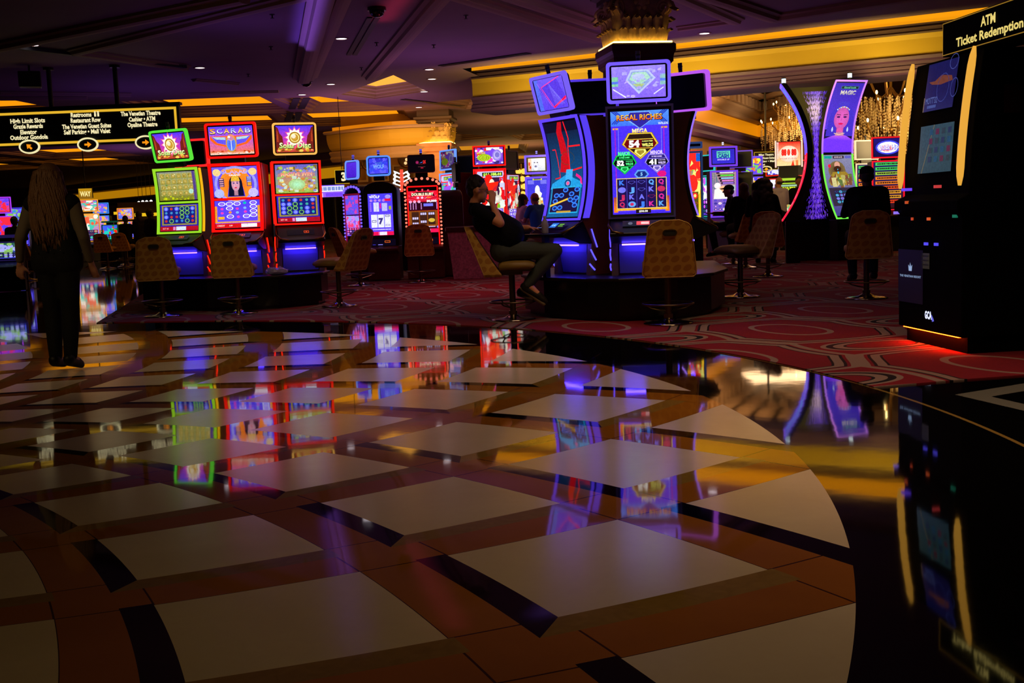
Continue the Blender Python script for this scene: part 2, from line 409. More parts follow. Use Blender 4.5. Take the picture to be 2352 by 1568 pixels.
def floor_material():
    m = bpy.data.materials.new('polished_marble_rosette'); m.use_nodes = True; N = NT(m)
    g = N.n('ShaderNodeNewGeometry'); sp = N.n('ShaderNodeSeparateXYZ'); N.nt.links.new(g.outputs['Position'], sp.inputs[0])
    pos = g.outputs['Position']
    X = N.m('SUBTRACT', sp.outputs[0], CX); Y = N.m('SUBTRACT', sp.outputs[1], CY)
    r = N.m('SQRT', N.m('ADD', N.m('MULTIPLY', X, X), N.m('MULTIPLY', Y, Y))); rn = N.m('MAXIMUM', N.m('DIVIDE', r, R1), .05)
    L = N.m('LOGARITHM', rn, math.e)
    G = N.m('ADD', N.m('ADD', N.m('MULTIPLY', L, 4.45), N.m('MULTIPLY', N.m('MULTIPLY', L, L), .8)), .5)
    t = N.m('ADD', N.m('MULTIPLY', N.m('ARCTAN2', Y, X), 28/(2*PI)), .18)
    p = N.m('ADD', t, G); q = N.m('SUBTRACT', t, G)
    fr = lambda a: N.m('SUBTRACT', a, N.m('FLOOR', N.m('ADD', a, .5)))
    fp = fr(p); fq = fr(q); w_ = .342; e = .452
    inside = N.lt(rn, 1.0)
    white = N.AND(inside, N.lt(N.m('ABSOLUTE', fp), w_), N.lt(N.m('ABSOLUTE', fq), w_))
    black = N.AND(inside, N.lt(fp, -w_), N.gt(fp, -e), N.gt(fq, fp), N.lt(fq, .36))
    tan = N.AND(inside, N.lt(fq, -w_), N.gt(fq, -e), N.gt(fp, fq), N.lt(fp, .36))
    nz = N.noise(pos, 2.2, 6, .6); nz2 = N.noise(pos, 14, 4, 1.5)
    cellr = N.m('FRACT', N.m('MULTIPLY', N.m('SINE', N.m('ADD', N.m('MULTIPLY', N.m('FLOOR', N.m('ADD', p, .342)), 12.9), N.m('MULTIPLY', N.m('FLOOR', N.m('ADD', q, .342)), 78.2))), 43.7))
    br = N.mix(nz, s2l((154, 94, 22)), s2l((192, 122, 36)))
    br = N.mix(N.m('MULTIPLY', cellr, .35), br, s2l((156, 84, 20)))
    wh = N.mix(nz, s2l((214, 198, 172)), s2l((240, 226, 202)))
    wh = N.mix(N.m('MULTIPLY', nz2, .25), wh, s2l((205, 180, 150)))
    tn = N.mix(nz2, s2l((136, 106, 46)), s2l((166, 132, 66)))
    bk = s2l((7, 6, 8))
    # hairline joints between the stone pieces
    dj = N.m('MINIMUM', N.m('ABSOLUTE', N.m('SUBTRACT', N.m('ABSOLUTE', fp), w_)), N.m('ABSOLUTE', N.m('SUBTRACT', N.m('ABSOLUTE', fq), w_)))
    joint = N.lt(dj, .0035)
    col = N.mix(joint, br, s2l((70, 38, 14)))
    col = N.mix(tan, col, tn); col = N.mix(black, col, bk); col = N.mix(white, col, wh)
    # outside the rosette: black ring, brown and cream walkway to the left, black stone with a pale chevron to the right
    ring = N.m('SUBTRACT', 1.0, inside)
    leftw = N.AND(N.gt(r, R2), N.lt(sp.outputs[0], 0.0))
    ck = N.n('ShaderNodeTexBrick'); ck.inputs['Scale'].default_value = .55; ck.inputs['Mortar Size'].default_value = .09; ck.offset = .5
    ck.inputs['Color1'].default_value = (*s2l((96, 70, 50)), 1); ck.inputs['Color2'].default_value = (*s2l((50, 30, 20)), 1); ck.inputs['Mortar'].default_value = (*s2l((16, 12, 12)), 1)
    N.nt.links.new(pos, ck.inputs['Vector'])
    out = N.mix(leftw, bk, ck.outputs[0])
    # chevron: |y - 6.48| grows with x - 2.61
    ax = N.m('SUBTRACT', sp.outputs[0], 2.58); ay = N.m('SUBTRACT', sp.outputs[1], 6.44)
    up_ = N.AND(N.gt(ax, 0), N.lt(ay, N.m('MULTIPLY', ax, .55)), N.gt(ay, N.m('MULTIPLY', ax, -4.0)))
    inn = N.AND(N.gt(ax, .17), N.lt(ay, N.m('SUBTRACT', N.m('MULTIPLY', ax, .55), .20)), N.gt(ay, N.m('ADD', N.m('MULTIPLY', ax, -4.0), .55)))
    chev = N.AND(up_, N.m('SUBTRACT', 1.0, inn), N.lt(ax, 3), N.gt(r, R2))
    chev2 = N.AND(inn, N.lt(ax, 3), N.gt(r, R2))
    out = N.mix(chev, out, s2l((120, 118, 112)))
    strip = N.AND(N.gt(r, R2-.012), N.lt(r, R2+.012))
    out = N.mix(strip, out, s2l((150, 118, 60)))
    col = N.mix(ring, col, out)
    N.nt.links.new(col, N.b.inputs['Base Color'])
    rough = N.fmix(white, .03, .15)
    rough = N.m('ADD', rough, N.m('MULTIPLY', nz2, .02))
    N.nt.links.new(rough, N.b.inputs['Roughness'])
    N.b.inputs['Specular IOR Level'].default_value = .62
    bp = N.n('ShaderNodeBump'); bp.inputs['Strength'].default_value = .35; bp.inputs['Distance'].default_value = .0009
    hn = N.m('ADD', N.noise(pos, 3.5, 2), N.m('MULTIPLY', joint, -.25)); N.nt.links.new(hn, bp.inputs['Height']); N.nt.links.new(bp.outputs[0], N.b.inputs['Normal'])
    return m
def carpet_material():
    m = bpy.data.materials.new('patterned_red_carpet'); m.use_nodes = True; N = NT(m)
    g = N.n('ShaderNodeNewGeometry'); pos = g.outputs['Position']
    mp = N.n('ShaderNodeMapping'); mp.inputs['Location'].default_value = (.3, -.25, 0); mp.inputs['Rotation'].default_value = (0, 0, R(28)); mp.inputs['Scale'].default_value = (.52, .52, 1)
    N.nt.links.new(pos, mp.inputs['Vector']); sp = N.n('ShaderNodeSeparateXYZ'); N.nt.links.new(mp.outputs[0], sp.inputs[0])
    # gentle wobble gives the flowing ogee outline
    wob = N.noise(mp.outputs[0], 1.3, 1)
    fr = lambda a: N.m('SUBTRACT', a, N.m('FLOOR', N.m('ADD', a, .5)))
    sx = N.m('ADD', sp.outputs[0], N.m('MULTIPLY', N.m('SINE', N.m('MULTIPLY', sp.outputs[1], 2*PI)), .05))
    sy = N.m('ADD', sp.outputs[1], N.m('MULTIPLY', N.m('SINE', N.m('MULTIPLY', sp.outputs[0], 2*PI)), .05))
    u = fr(sx); v = fr(sy); au = N.m('ABSOLUTE', u); av = N.m('ABSOLUTE', v)
    octn = N.m('MAXIMUM', N.m('MAXIMUM', au, av), N.m('MULTIPLY', N.m('ADD', au, av), .74))
    cu = N.m('SUBTRACT', .5, au); cv = N.m('SUBTRACT', .5, av); dc = N.m('SQRT', N.m('ADD', N.m('MULTIPLY', cu, cu), N.m('MULTIPLY', cv, cv)))
    dm = N.m('SQRT', N.m('ADD', N.m('MULTIPLY', au, au), N.m('MULTIPLY', av, av)))
    band = lambda d, a, b: N.AND(N.gt(d, a), N.lt(d, b))
    tanm = N.m('MAXIMUM', N.m('MAXIMUM', band(octn, .405, .44), band(octn, .465, .50)), N.m('MAXIMUM', N.AND(band(dc, .12, .155), N.gt(dc, 0)), N.AND(band(dm, .17, .20))))
    tanm = N.m('MAXIMUM', tanm, band(dc, .18, .20))
    blk = N.m('MAXIMUM', N.m('MAXIMUM', band(octn, .395, .405), band(octn, .44, .452)), N.m('MAXIMUM', band(dc, .11, .12), band(dc, .155, .18)))
    nz = N.noise(pos, 60, 3); n2 = N.noise(pos, 2.0, 3)
    red = N.mix(nz, s2l((104, 6, 16)), s2l((150, 16, 30)))
    red = N.mix(N.m('MULTIPLY', n2, .5), red, s2l((96, 4, 30)))
    col = N.mix(N.m('MINIMUM', tanm, 1.0), red, s2l((138, 112, 104)))
    col = N.mix(N.m('MINIMUM', blk, 1.0), col, s2l((14, 8, 12)))
    N.nt.links.new(col, N.b.inputs['Base Color']); N.b.inputs['Roughness'].default_value = .95; N.b.inputs['Specular IOR Level'].default_value = .1
    N.b.inputs['Sheen Weight'].default_value = .1
    bp = N.n('ShaderNodeBump'); bp.inputs['Strength'].default_value = .3; bp.inputs['Distance'].default_value = .004
    N.nt.links.new(nz, bp.inputs['Height']); N.nt.links.new(bp.outputs[0], N.b.inputs['Normal'])
    return m
mb = MB(); mb.add(([(-60, -3, 0), (30, -3, 0), (30, 90, 0), (-60, 90, 0), (-60, -3, -.1), (30, -3, -.1), (30, 90, -.1), (-60, 90, -.1)], [(0,1,2,3), (7,6,5,4), (0,4,5,1), (1,5,6,2), (2,6,7,3), (3,7,4,0)]))
tag(mb.build('floor', floor_material()), kind='structure')
arc = [(CX+R2*math.cos(R(a)), CY+R2*math.sin(R(a))) for a in [83-1.5*i for i in range(49)]+[9.9]]
cp = arc+[(2.85, 6.93), (3.3, 7.02), (29, 9.0), (29, 70), (-17, 70), (-8.6, 30), (-6.83, 21.3)]
mb = MB(); mb.add(prism(cp, 0.0, .009, 'z'))
tag(mb.build('floor_carpet', carpet_material()), kind='structure')

# ------------------------------------------------------------------ ceiling
ZC = 4.3
PAINT = mat('ceiling_paint', (122, 96, 112), .75, noise=.10, nscale=.6)
PLAS = mat('plaster_moulding', (150, 124, 108), .7)
GOLDP = mat('ochre_plaster', (170, 140, 40), .65)
COVE = em((236, 150, 12), 1.0, 'cove_glow_amber')
COVE2 = em((250, 178, 70), 1.0, 'cove_glow_pale')
hole_loops = []; ceil_things = []
def coffer_quad(inner, zin=4.55, ztop=4.82, wid=.40, glow=COVE):
    """inner: 4 plan points (far left, far right, near right, near left) of the glowing recess"""
    c = sum((Vector((p[0], p[1])) for p in inner), Vector((0, 0)))/4
    n = len(inner); P = [Vector((p[0], p[1])) for p in inner]
    def off(d):
        out = []
        for i in range(n):
            a = (P[i]-P[i-1]).normalized(); b = (P[(i+1) % n]-P[i]).normalized()
            na = Vector((a.y, -a.x)); nb = Vector((b.y, -b.x))
            if na.dot(P[i]-c) < 0: na = -na
            if nb.dot(P[i]-c) < 0: nb = -nb
            bis = (na+nb).normalized(); out.append(P[i]+bis*d/max(.35, bis.dot(na)))
        return out
    prof = [(wid, ZC), (wid, ZC+.03), (wid*.86, ZC+.04), (wid*.82, ZC+.10), (wid*.6, ZC+.12), (wid*.55, ZC+.17), (wid*.3, ZC+.18), (wid*.25, ZC+.23), (.04, zin-.01), (0, zin)]
    vs = []; fs = []
    for d, z in prof: vs += [(q.x, q.y, z) for q in off(d)]
    for j in range(len(prof)-1):
        for i in range(n): fs.append((j*n+i, j*n+(i+1) % n, (j+1)*n+(i+1) % n, (j+1)*n+i))
    o = off(wid); hole_loops.append([(q.x, q.y) for q in o])
    m1 = MB(); m1.add((vs, fs)); tr = tag(m1.build('trim_%d' % (len(ceil_things)+1), PLAS, recalc=False), kind='structure')
    ceil_things.append(tr)
    q = off(.12); m2 = MB()
    vv = [(a.x, a.y, z) for z in (zin, ztop) for a in q]
    m2.add((vv, [(i, (i+1) % n, n+(i+1) % n, n+i) for i in range(n)]+[tuple(range(n, 2*n))]))
    m3 = m2.build('cove_glow', glow, tr, recalc=False)  # recess lining glows itself in place of plaster lit by hidden lamps
    return tr
def coffer(pL, pR, length=2.2, skewL=0, skewR=0, **k):
    zin = k.get('zin', 4.55)
    A = atz(*pL, zin); B = atz(*pR, zin); d = (B-A).normalized(); n = Vector((d.y, -d.x, 0))
    if n.y > 0: n = -n
    return coffer_quad([A, B, B+n*length+d*skewR, A+n*length+d*skewL], **k)
coffer((416, 244), (630, 236), 3.6)
coffer((417, 281), (625, 275), 3.8)
coffer((738, 235), (872, 229), 3.4, skewR=-1.2)
coffer((719, 270), (917, 263), 3.7)
coffer((-60, 247), (138, 238), 3.0)
coffer((-30, 357), (42, 354), 4.8)
coffer((130, 350), (298, 343), 4.8)
coffer((-20, 379), (105, 373), 5.6)
coffer((190, 369), (330, 363), 5.0)
coffer((1064, 307), (1132, 301), 4.0, glow=COVE2)
coffer((1060, 345), (1190, 340), 7.0, glow=em((210, 140, 30), .8, 'cove_glow_far'))
coffer((1150, 366), (1290, 361), 8.0, glow=em((210, 140, 30), .8, 'cove_glow_far'))
coffer((1209, 307), (1248, 305), 3.0, glow=COVE2, wid=.25)
_d = [atz(*p, 4.55) for p in ((822, 192), (890, 181), (940, 186), (864, 198))]; _d[1] = atz(892, 181, 4.3)+Vector((0, .5, 0))
coffer_quad([_d[0], _d[1], _d[2], _d[3]], glow=COVE2)
_d = [atz(*p, 4.55) for p in ((1022, 216), (1100, 208), (1140, 222), (1085, 226))]
coffer_quad([_d[0], _d[1], _d[2], _d[3]])
# the long slot in front of the entablature on the right
BL = aty(1085, 230, 26.1); BR = aty(2165, 130, 21.4)
BL = Vector((BL.x, BL.y, 0)); BR = Vector((BR.x, BR.y, 0)); bd = (BR-BL).normalized(); bn = Vector((bd.y, -bd.x, 0))
BR2 = BR+bd*8
N1 = atz(1062, 158, ZC); N2 = atz(2290, 14, ZC)
N2 = N1+(N2-N1)*1.6
bh = BL+bn*(-.9)-bd*.02; bh2 = BR2+bn*(-.9)
_XE = BR2.x+.5; _ne = N1+(N2-N1)*((_XE-N1.x)/(N2.x-N1.x))
bm = bmesh.new()
def loop_edges(pts, z):
    vs = [bm.verts.new((p[0], p[1], z)) for p in pts]
    for i in range(len(vs)): bm.edges.new((vs[i], vs[(i+1) % len(vs)]))
loop_edges([(-60, 2), (_XE, 2), (_XE, _ne.y), (N1.x, N1.y), (bh.x, bh.y), (9, 48), (9, 84), (-60, 84)], ZC)
for h in hole_loops: loop_edges(h, ZC)
bmesh.ops.triangle_fill(bm, use_beauty=True, use_dissolve=False, edges=bm.edges[:])
me = bpy.data.meshes.new('ceiling'); bm.to_mesh(me); bm.free(); me.materials.append(PAINT)
o = bpy.data.objects.new('ceiling', me); COL.objects.link(o); tag(o, kind='structure')
# mouldings that run across the flat ceiling
CROWN = [(-.16, 0), (-.16, -.03), (-.10, -.045), (-.08, -.09), (-.02, -.10), (.02, -.10), (.08, -.09), (.10, -.045), (.16, -.03), (.16, 0)]
def crown(a, b, s=1.0, m=None):
    p = atz(*a, ZC); q = atz(*b, ZC)
    k = MB().add(sweep([(x*s, z*s) for x, z in CROWN], p, q)); ceil_things.append(1)
    return tag(k.build('trim_%d' % (len(ceil_things)+1), m or PLAS), kind='structure')
for a, b, s in (((752, -40), (697, 177), 1.5), ((795, -40), (712, 176), 1.0), ((1035, -40), (850, 173), 1.2),
                ((760, -30), (172, 115), 1.0), ((172, 115), (425, 152), 1.0), ((560, -12), (-40, 110), 1.2),
                ((1010, -30), (1372, 84), 1.2), ((1130, -30), (1376, 52), 1.2), ((1520, -30), (1690, 44), 1.0),
                ((1570, -34), (1780, 36), 1.2), ((1780, 36), (2260, -40), 1.2), ((1690, 44), (1560, 62), .8), ((445, 181), (545, 190), .6),
                ((0, 210), (300, 214), .8), ((0, 223), (200, 222), .8), ((440, 214), (640, 208), .6)):
    crown(a, b, s)
# linear air slots, as dark recessed grilles
DK = mat('dark_grille', (10, 9, 11), .6)
def slot_grille(a, b, wd, lab):
    p = atz(*a, ZC-.008); q = atz(*b, ZC-.008); r_ = (q-p)
    k = MB().add(sweep([(-wd, 0), (-wd, -.012), (-wd*.15, -.012), (-wd*.15, 0)], p, q)).add(sweep([(wd*.15, 0), (wd*.15, -.012), (wd, -.012), (wd, 0)], p, q))
    return tag(k.build('air_grille', DK), lab, 'vent', 'dark slot grilles in the ceiling')
for a, b, wd, lab in (((858, 40), (808, 126), .10, 'long dark slot grille between the violet and the red ceiling moulding'),
                      ((1012, 151), (1215, 122), .09, 'dark slot grille beside the long amber cove'),
                      ((925, 228), (1062, 243), .09, 'dark slot grille above the far column capital'),
                      ((693, 225), (681, 250), .22, 'short dark double slot grille between the amber coffers, nearer of the pair'),
                      ((677, 258), (671, 278), .22, 'short dark double slot grille between the amber coffers, farther of the pair')):
    slot_grille(a, b, wd, lab)
k = MB().add(sweep([(-.05, 0), (-.05, -.06), (.05, -.06), (.05, 0)], atz(-20, 98, ZC-.01), atz(425, 150, ZC-.01)))
tag(k.build('light_track', DK), 'long black track running across the dark left ceiling', 'track')
# downlights
dl = [((418, 13), 'lit downlight at the very top of the picture above the three slot machines'), ((784, 88), 'lit downlight between the violet and the red ceiling mouldings'),
      ((75, 103), 'dim downlight above the black ceiling speaker'), ((459, 155), 'dim downlight past the end of the black ceiling track'),
      ((986, 159), 'lit downlight just left of the amber cove end'), ((992, 181), 'faint downlight beside the diamond coffer'),
      ((760, 193), 'faint downlight left of the diamond coffer'), ((974, 210), 'lit downlight below right of the diamond coffer'),
      ((694, 217), 'downlight above the short double grille'), ((962, 246), 'downlight above the far column capital'),
      ((671, 282), 'downlight past the two short double grilles'), ((776, 301), 'tiny downlight behind the rightmost red framed machine'),
      ((1618, 76), 'dim downlight right of the near column capital')]
dt = None
for (px, py), lab in dl:
    p = atz(px, py, ZC)
    if dt is None:
        dt = empty('downlight', p); MB().add(ring_prism(rrect(.26, .26, .129), rrect(.19, .19, .094), -.012, .0, 'z')).build('trim_ring', PLAS, dt)
        MB().add(cyl((0, 0, -.006), (0, 0, -.001), .094)).build('lens', em((255, 240, 250), 3.0), dt); o = dt
    else: o = copy_tree(dt); o.location = p
    tag(o, lab, 'downlight', 'downlights in the ceiling')
cd = None
for (px, py), lab in (((865, 17), 'dark dome camera at the top of the ceiling near the slot grille'), ((703, 184), 'dark dome camera where the two violet mouldings end')):
    p = atz(px, py, ZC)
    if cd is None:
        cd = empty('dome_camera', p); MB().add(lathe([(.02, 0), (.14, 0), (.14, -.05), (.02, -.05)], 24)).build('housing', BLK(), cd)
        MB().add(lathe([(.115, -.05), (.11, -.09), (.08, -.13), (.03, -.15), (.002, -.152)], 24)).build('dome', mat('dark_glass', (8, 8, 10), .08), cd, smooth=True); o = cd
    else: o = copy_tree(cd); o.location = p
    tag(o, lab, 'camera', 'dome cameras')
sk = None
for px, py, lab in ((157, 80, 'far left, below the blue lit moulding'), (625, 33, 'above the scarab machine'), (622, 107, 'between the two above the scarab machine'),
                (570, 170, 'nearest to the amber coffers at left'), (1070, 35, 'left of the near capital, highest'), (996, 103, 'left of the amber cove'),
                (830, 155, 'below the long slot grille'), (865, 98, 'beside the long slot grille')):
    p = atz(px, py, ZC)
    if sk is None:
        sk = empty('sprinkler', p); MB().add(lathe([(.04, 0), (.04, -.008), (.012, -.012), (.01, -.05), (.03, -.055), (.03, -.06), (.002, -.06)], 12)).build('head', DK, sk); o = sk
    else: o = copy_tree(sk); o.location = p
    tag(o, 'small dark ceiling sprinkler, '+lab, 'sprinkler', 'sprinklers')
p = atz(66, 150, ZC)
t = empty('ceiling_speaker', p, R(20), 'black boxy speaker hanging from the dark ceiling at the far left', 'speaker')
MB().add(cyl((0, 0, 0), (0, 0, -.12), .02)).build('bracket', BLK(), t)
MB().add(box(-.20, .20, -.14, .14, -.42, -.12)).build('cabinet', BLK(), t, bevel=.02)
MB().add(box(-.17, .17, -.150, -.142, -.39, -.15)).build('grille', mat('speaker_grille', (22, 22, 24), .8, bump=.5, bscale=200), t)

# ------------------------------------------------------------------ entablature on the right (beam)
ent = empty('beam', (0, 0, 0), kind='structure')
def run(prof, name, m, a=None, b=None, par=None):
    o = MB().add(sweep(prof, a if a is not None else BL, b if b is not None else BR2)).build(name, m, par or ent); return o
MAUV = mat('mauve_plaster', (74, 46, 100), .6)
run([(-1.1, 3.50), (.06, 3.50), (.10, 3.53), (.10, 3.57), (.05, 3.60), (.05, 3.66), (.0, 3.68), (.0, 3.74), (.05, 3.77), (.07, 3.83), (.0, 3.85), (-1.1, 3.85)], 'lower_moulding', MAUV)
run([(-1.1, 3.85), (-.02, 3.85), (-.02, 4.15), (.0, 4.20), (.02, 4.24), (-1.1, 4.24)], 'fascia', GOLDP)
run([(-1.1, 4.24), (.04, 4.24), (.05, 4.27), (.01, 4.28), (.01, 4.32), (.05, 4.33), (.05, 4.36), (.0, 4.37), (.0, 4.40), (.05, 4.41), (.05, 4.43), (-1.1, 4.43)], 'upper_moulding', mat('dark_mauve_plaster', (70, 48, 60), .7))
run([(-1.1, 4.43), (-.02, 4.43), (-.02, 4.86), (-1.1, 4.86)], 'cove_glow', COVE)
k = MB().add(([tuple(N1+Vector((0, 0, z))) for z in (0, .60)]+[tuple(N2+Vector((0, 0, z))) for z in (0, .60)], [(0, 1, 3, 2)])); k.build('slot_side', PLAS, ent, recalc=False)
q = [N1, N2, bh2, bh]; k = MB().add(([(p.x, p.y, 4.9) for p in q], [(0, 1, 2, 3)])); k.build('slot_roof', PLAS, ent, recalc=False)
# added warm wash lamps aimed at the ochre fascia
for i, tt in enumerate((2.2, 5.4, 8.8)):
    c = BL+bd*tt+bn*1.5; o = area('fascia_wash', (c.x, c.y, 3.0), 1.6, (1, .70, .12), 78, (0, 0, 0), sizey=.5)
    dv = (BL+bd*tt+Vector((0, 0, 4.05)))-Vector((c.x, c.y, 3.0)); o.rotation_euler = dv.to_track_quat('-Z', 'Y').to_euler()

# ------------------------------------------------------------------ columns with leafy capitals
def leaf(h, wd, curl, n=8, mcols=7):
    vs = []; fs = []
    for i in range(n+1):
        s_ = i/n
        wv = wd*(.75+.35*math.sin(s_*PI))*(1-.55*max(0, s_-.7)/.3)
        lob = 1-.18*abs(math.sin(s_*PI*4))
        if s_ < .75: y = -.04-.05*s_; z = h*s_/.92
        else:
            a = (s_-.75)/.25*PI*.9; y = -.04-.05*.75-curl*(1-math.cos(a)); z = h*.75/.92+curl*math.sin(a)
        for j in range(mcols):
            u = j/(mcols-1)*2-1
            vs.append((u*wv/2*lob, y+.035*u*u-.012*math.cos(u*PI*3), z-.02*abs(u)*s_))
    for i in range(n):
        for j in range(mcols-1): a = i*mcols+j; fs.append((a, a+1, a+mcols+1, a+mcols))
    return vs, fs
CAPP = mat('capital_plaster', (206, 172, 104), .6, noise=.15, nscale=20)
def column(n_, px, py0, Y, wd, yaw, shaft_col):
    X = xat(px, Y, 200); t = empty('column', (X, Y, -.07), yaw, kind='structure')
    hw = wd/2; sm = mat('column_'+n_, shaft_col, .45, noise=.2, nscale=4)
    k = MB().add(box(-hw, hw, -hw, hw, .08, 3.2)); k.build('shaft', sm, t, bevel=.01)
    k = MB()
    for a in range(4):
        M = Matrix.Rotation(a*PI/2, 4, 'Z')
        k.add(ring_prism([(-hw*.72, 1.2), (hw*.72, 1.2), (hw*.72, 3.02), (-hw*.72, 3.02)], [(-hw*.6, 1.3), (hw*.6, 1.3), (hw*.6, 2.92), (-hw*.6, 2.92)], -hw-.03, -hw+.005, 'y'), M=M)
        k.add(box(-hw*.5, hw*.5, -hw-.02, -hw+.005, 1.4, 2.82), M=M)
    k.build('panel', sm, t)
    pr = [(hw+.01, 3.12), (hw+.05, 3.16), (hw+.05, 3.22), (hw+.06, 3.26), (hw+.08, 3.30), (hw+.08, 3.38), (hw+.06, 3.40), (hw*.9, 3.41)]
    vs = []; fs = []
    for r_, z in pr: vs += [(-r_, -r_, z), (r_, -r_, z), (r_, r_, z), (-r_, r_, z)]
    for j in range(len(pr)-1): fs += [(j*4+i, j*4+(i+1) % 4, j*4+4+(i+1) % 4, j*4+4+i) for i in range(4)]
    fs += [(3, 2, 1, 0), tuple(range(len(vs)-4, len(vs)))]
    MB().add((vs, fs)).build('collar', sm, t)
    k = MB(); r_ = hw+.045
    k.add(ring_prism(rrect(2*r_, 2*r_, .02), rrect(2*r_-.04, 2*r_-.04, .01), 3.402, 3.425, 'z')); k.build('collar_light', em((255, 205, 90), 9), t)
    k = MB().add(box(-hw*.86, hw*.86, -hw*.86, hw*.86, 3.40, 3.98))
    k.build('bell', CAPP, t)
    k = MB()
    for a in range(4):
        M = Matrix.Rotation(a*PI/2, 4, 'Z')
        for j in range(5): k.add(leaf(.20, wd*.20, .035), M=M @ Matrix.Translation((wd*.9*(j-2)/5, -hw*.88, 3.42)))
        for j in range(4): k.add(leaf(.36, wd*.24, .06), M=M @ Matrix.Translation((wd*.9*(j-1.5)/4.4, -hw*.88, 3.42)))
        k.add(leaf(.46, wd*.30, .09), M=M @ Matrix.Rotation(PI/4, 4, 'Z') @ Matrix.Translation((0, -hw*1.16, 3.42)))
        k.add(ball((0, -hw*1.02, 3.93), (.07, .05, .07), 12, 8), M=M)
        for j in range(6):
            an = 2*PI*j/6; k.add(ball((.075*math.cos(an), -hw*1.06, 3.93+.075*math.sin(an)), (.035, .03, .035), 8, 6), M=M)
    k.build('leaves', CAPP, t, smooth=True, recalc=False)
    k = MB()
    for a in range(4):
        M = Matrix.Rotation(a*PI/2+PI/4, 4, 'Z')
        for sd in (-.05, .05):
            pts = []
            for i in range(22):
                an = i/21*2.1*2*PI; rr = .11*(1-i/24); pts.append((sd, -hw*1.30-rr*math.cos(an), 3.86+rr*math.sin(an)))
            k.add(tube(pts, [.026*(1-i/30) for i in range(22)], 6), M=M)
    k.build('volutes', CAPP, t, smooth=True)
    pr = [(-.0, 3.98), (.05, 4.0), (.05, 4.06), (.12, 4.10), (.12, 4.16), (.03, 4.18), (.03, ZC+.07)]
    vs = []; fs = []
    for r_, z in pr: r_ += hw; vs += [(-r_, -r_, z), (r_, -r_, z), (r_, r_, z), (-r_, r_, z)]
    for j in range(len(pr)-1): fs += [(j*4+i, j*4+(i+1) % 4, j*4+4+(i+1) % 4, j*4+4+i) for i in range(4)]
    fs += [(3, 2, 1, 0)]
    MB().add((vs, fs)).build('abacus', mat('dark_bronze_paint', (70, 50, 34), .6), t)
    return t
column('near', 1460, 100, 15.5, .72, R(10), (104, 62, 42))
column('far', 997, 330, 34.0, .90, R(-6), (178, 120, 92))

# ------------------------------------------------------------------ walls and cornices in the distance
WALL = mat('ochre_wall', (150, 112, 66), .7, noise=.15, nscale=.5)
WDK = mat('brown_wall', (86, 62, 50), .7, noise=.15, nscale=.5)
def wall(name, a, b, z0, z1, m, th=.3):
    return tag(MB().add(sweep([(0, z0), (0, z1), (-th, z1), (-th, z0)], a, b)).build(name, m), kind='structure')
def V2(px, Y, py=450): return Vector((xat(px, Y, py), Y, 0))
wall('wall_back', Vector((-60, 84, 0)), Vector((8, 84, 0)), 0, 4.6, WDK)
wall('wall_left', Vector((-45, 2, 0)), Vector((-45, 84, 0)), 0, 4.6, WDK)
wall('wall_center', V2(792, 37), V2(1000, 36.3), 2.05, 4.5, WALL)
wall('wall_right', V2(930, 74), V2(1650, 70), 0, 4.5, WALL)
for z_ in (3.9, 3.2):
    tag(MB().add(sweep([(0, z_), (.10, z_), (.16, z_+.08), (.06, z_+.14), (.18, z_+.24), (0, z_+.26)], V2(930, 74), V2(1650, 70))).build('trim_wall', PLAS), kind='structure')
wall('wall_ballroom', V2(1500, 52), V2(2700, 46), 0, 6.5, WALL)
# long ochre bulkhead over the far bar on the left
bk_ = empty('trim_bulkhead', kind='structure')
A = V2(150, 80); B = V2(792, 52)
MB().add(sweep([(0, 3.15), (0, 3.62), (-1, 3.62), (-1, 3.15)], A, B)).build('fascia', em((196, 132, 8), .75, 'bulkhead_glow'), bk_)  # fascia given its own glow, standing for lit ochre plaster
MB().add(sweep([(.1, 2.75), (.18, 2.85), (.08, 2.9), (.12, 3.05), (.05, 3.14), (-1, 3.14), (-1, 2.75)], A, B)).build('lower_moulding', MAUV, bk_)
MB().add(sweep([(0, 3.63), (.15, 3.7), (.1, 3.85), (.3, 4.0), (.3, 4.29), (-1, 4.29), (-1, 3.63)], A, B)).build('upper_moulding', PLAS, bk_)
# curved ochre cornice behind the small machines
cc = empty('trim_drum', kind='structure')
pts = []
for i in range(13):
    u = i/12; px = 762+u*(1040-762); Yd = 35.2-1.6*math.sin(u*PI*.75); pts.append(Vector((xat(px, Yd, 330), Yd, 0)))
def curved(prof, name, m):
    k = MB(); n = len(prof); vs = []; fs = []
    for i, p_ in enumerate(pts):
        d_ = (pts[min(i+1, 12)]-pts[max(i-1, 0)]).normalized(); o_ = Vector((d_.y, -d_.x, 0))
        vs += [p_+o_*a+Vector((0, 0, b)) for a, b in prof]
    for i in range(12): fs += [(i*n+j, i*n+(j+1) % n, (i+1)*n+(j+1) % n, (i+1)*n+j) for j in range(n)]
    fs += [tuple(range(n)), tuple(range(len(vs)-1, len(vs)-n-1, -1))]
    return k.add((vs, fs)).build(name, m, cc, smooth=False)
curved([(0, 3.28), (.10, 3.36), (.17, 3.50), (.20, 3.66), (.20, 3.78), (-.5, 3.78), (-.5, 3.28)], 'fascia', GOLDP)
curved([(-.5, 3.78), (.30, 3.79), (.34, 3.84), (.30, 3.88), (-.5, 3.88)], 'cornice', PLAS)
curved([(-.5, 3.90), (-.05, 3.90), (-.05, 4.02), (-.5, 4.02)], 'cove_glow', em((226, 130, 12), .8, 'cove_glow_deep'))
curved([(-.4, 2.95), (.02, 2.95), (.10, 3.05), (.06, 3.12), (.14, 3.22), (.10, 3.27), (-.4, 3.27)], 'lower_moulding', PLAS)
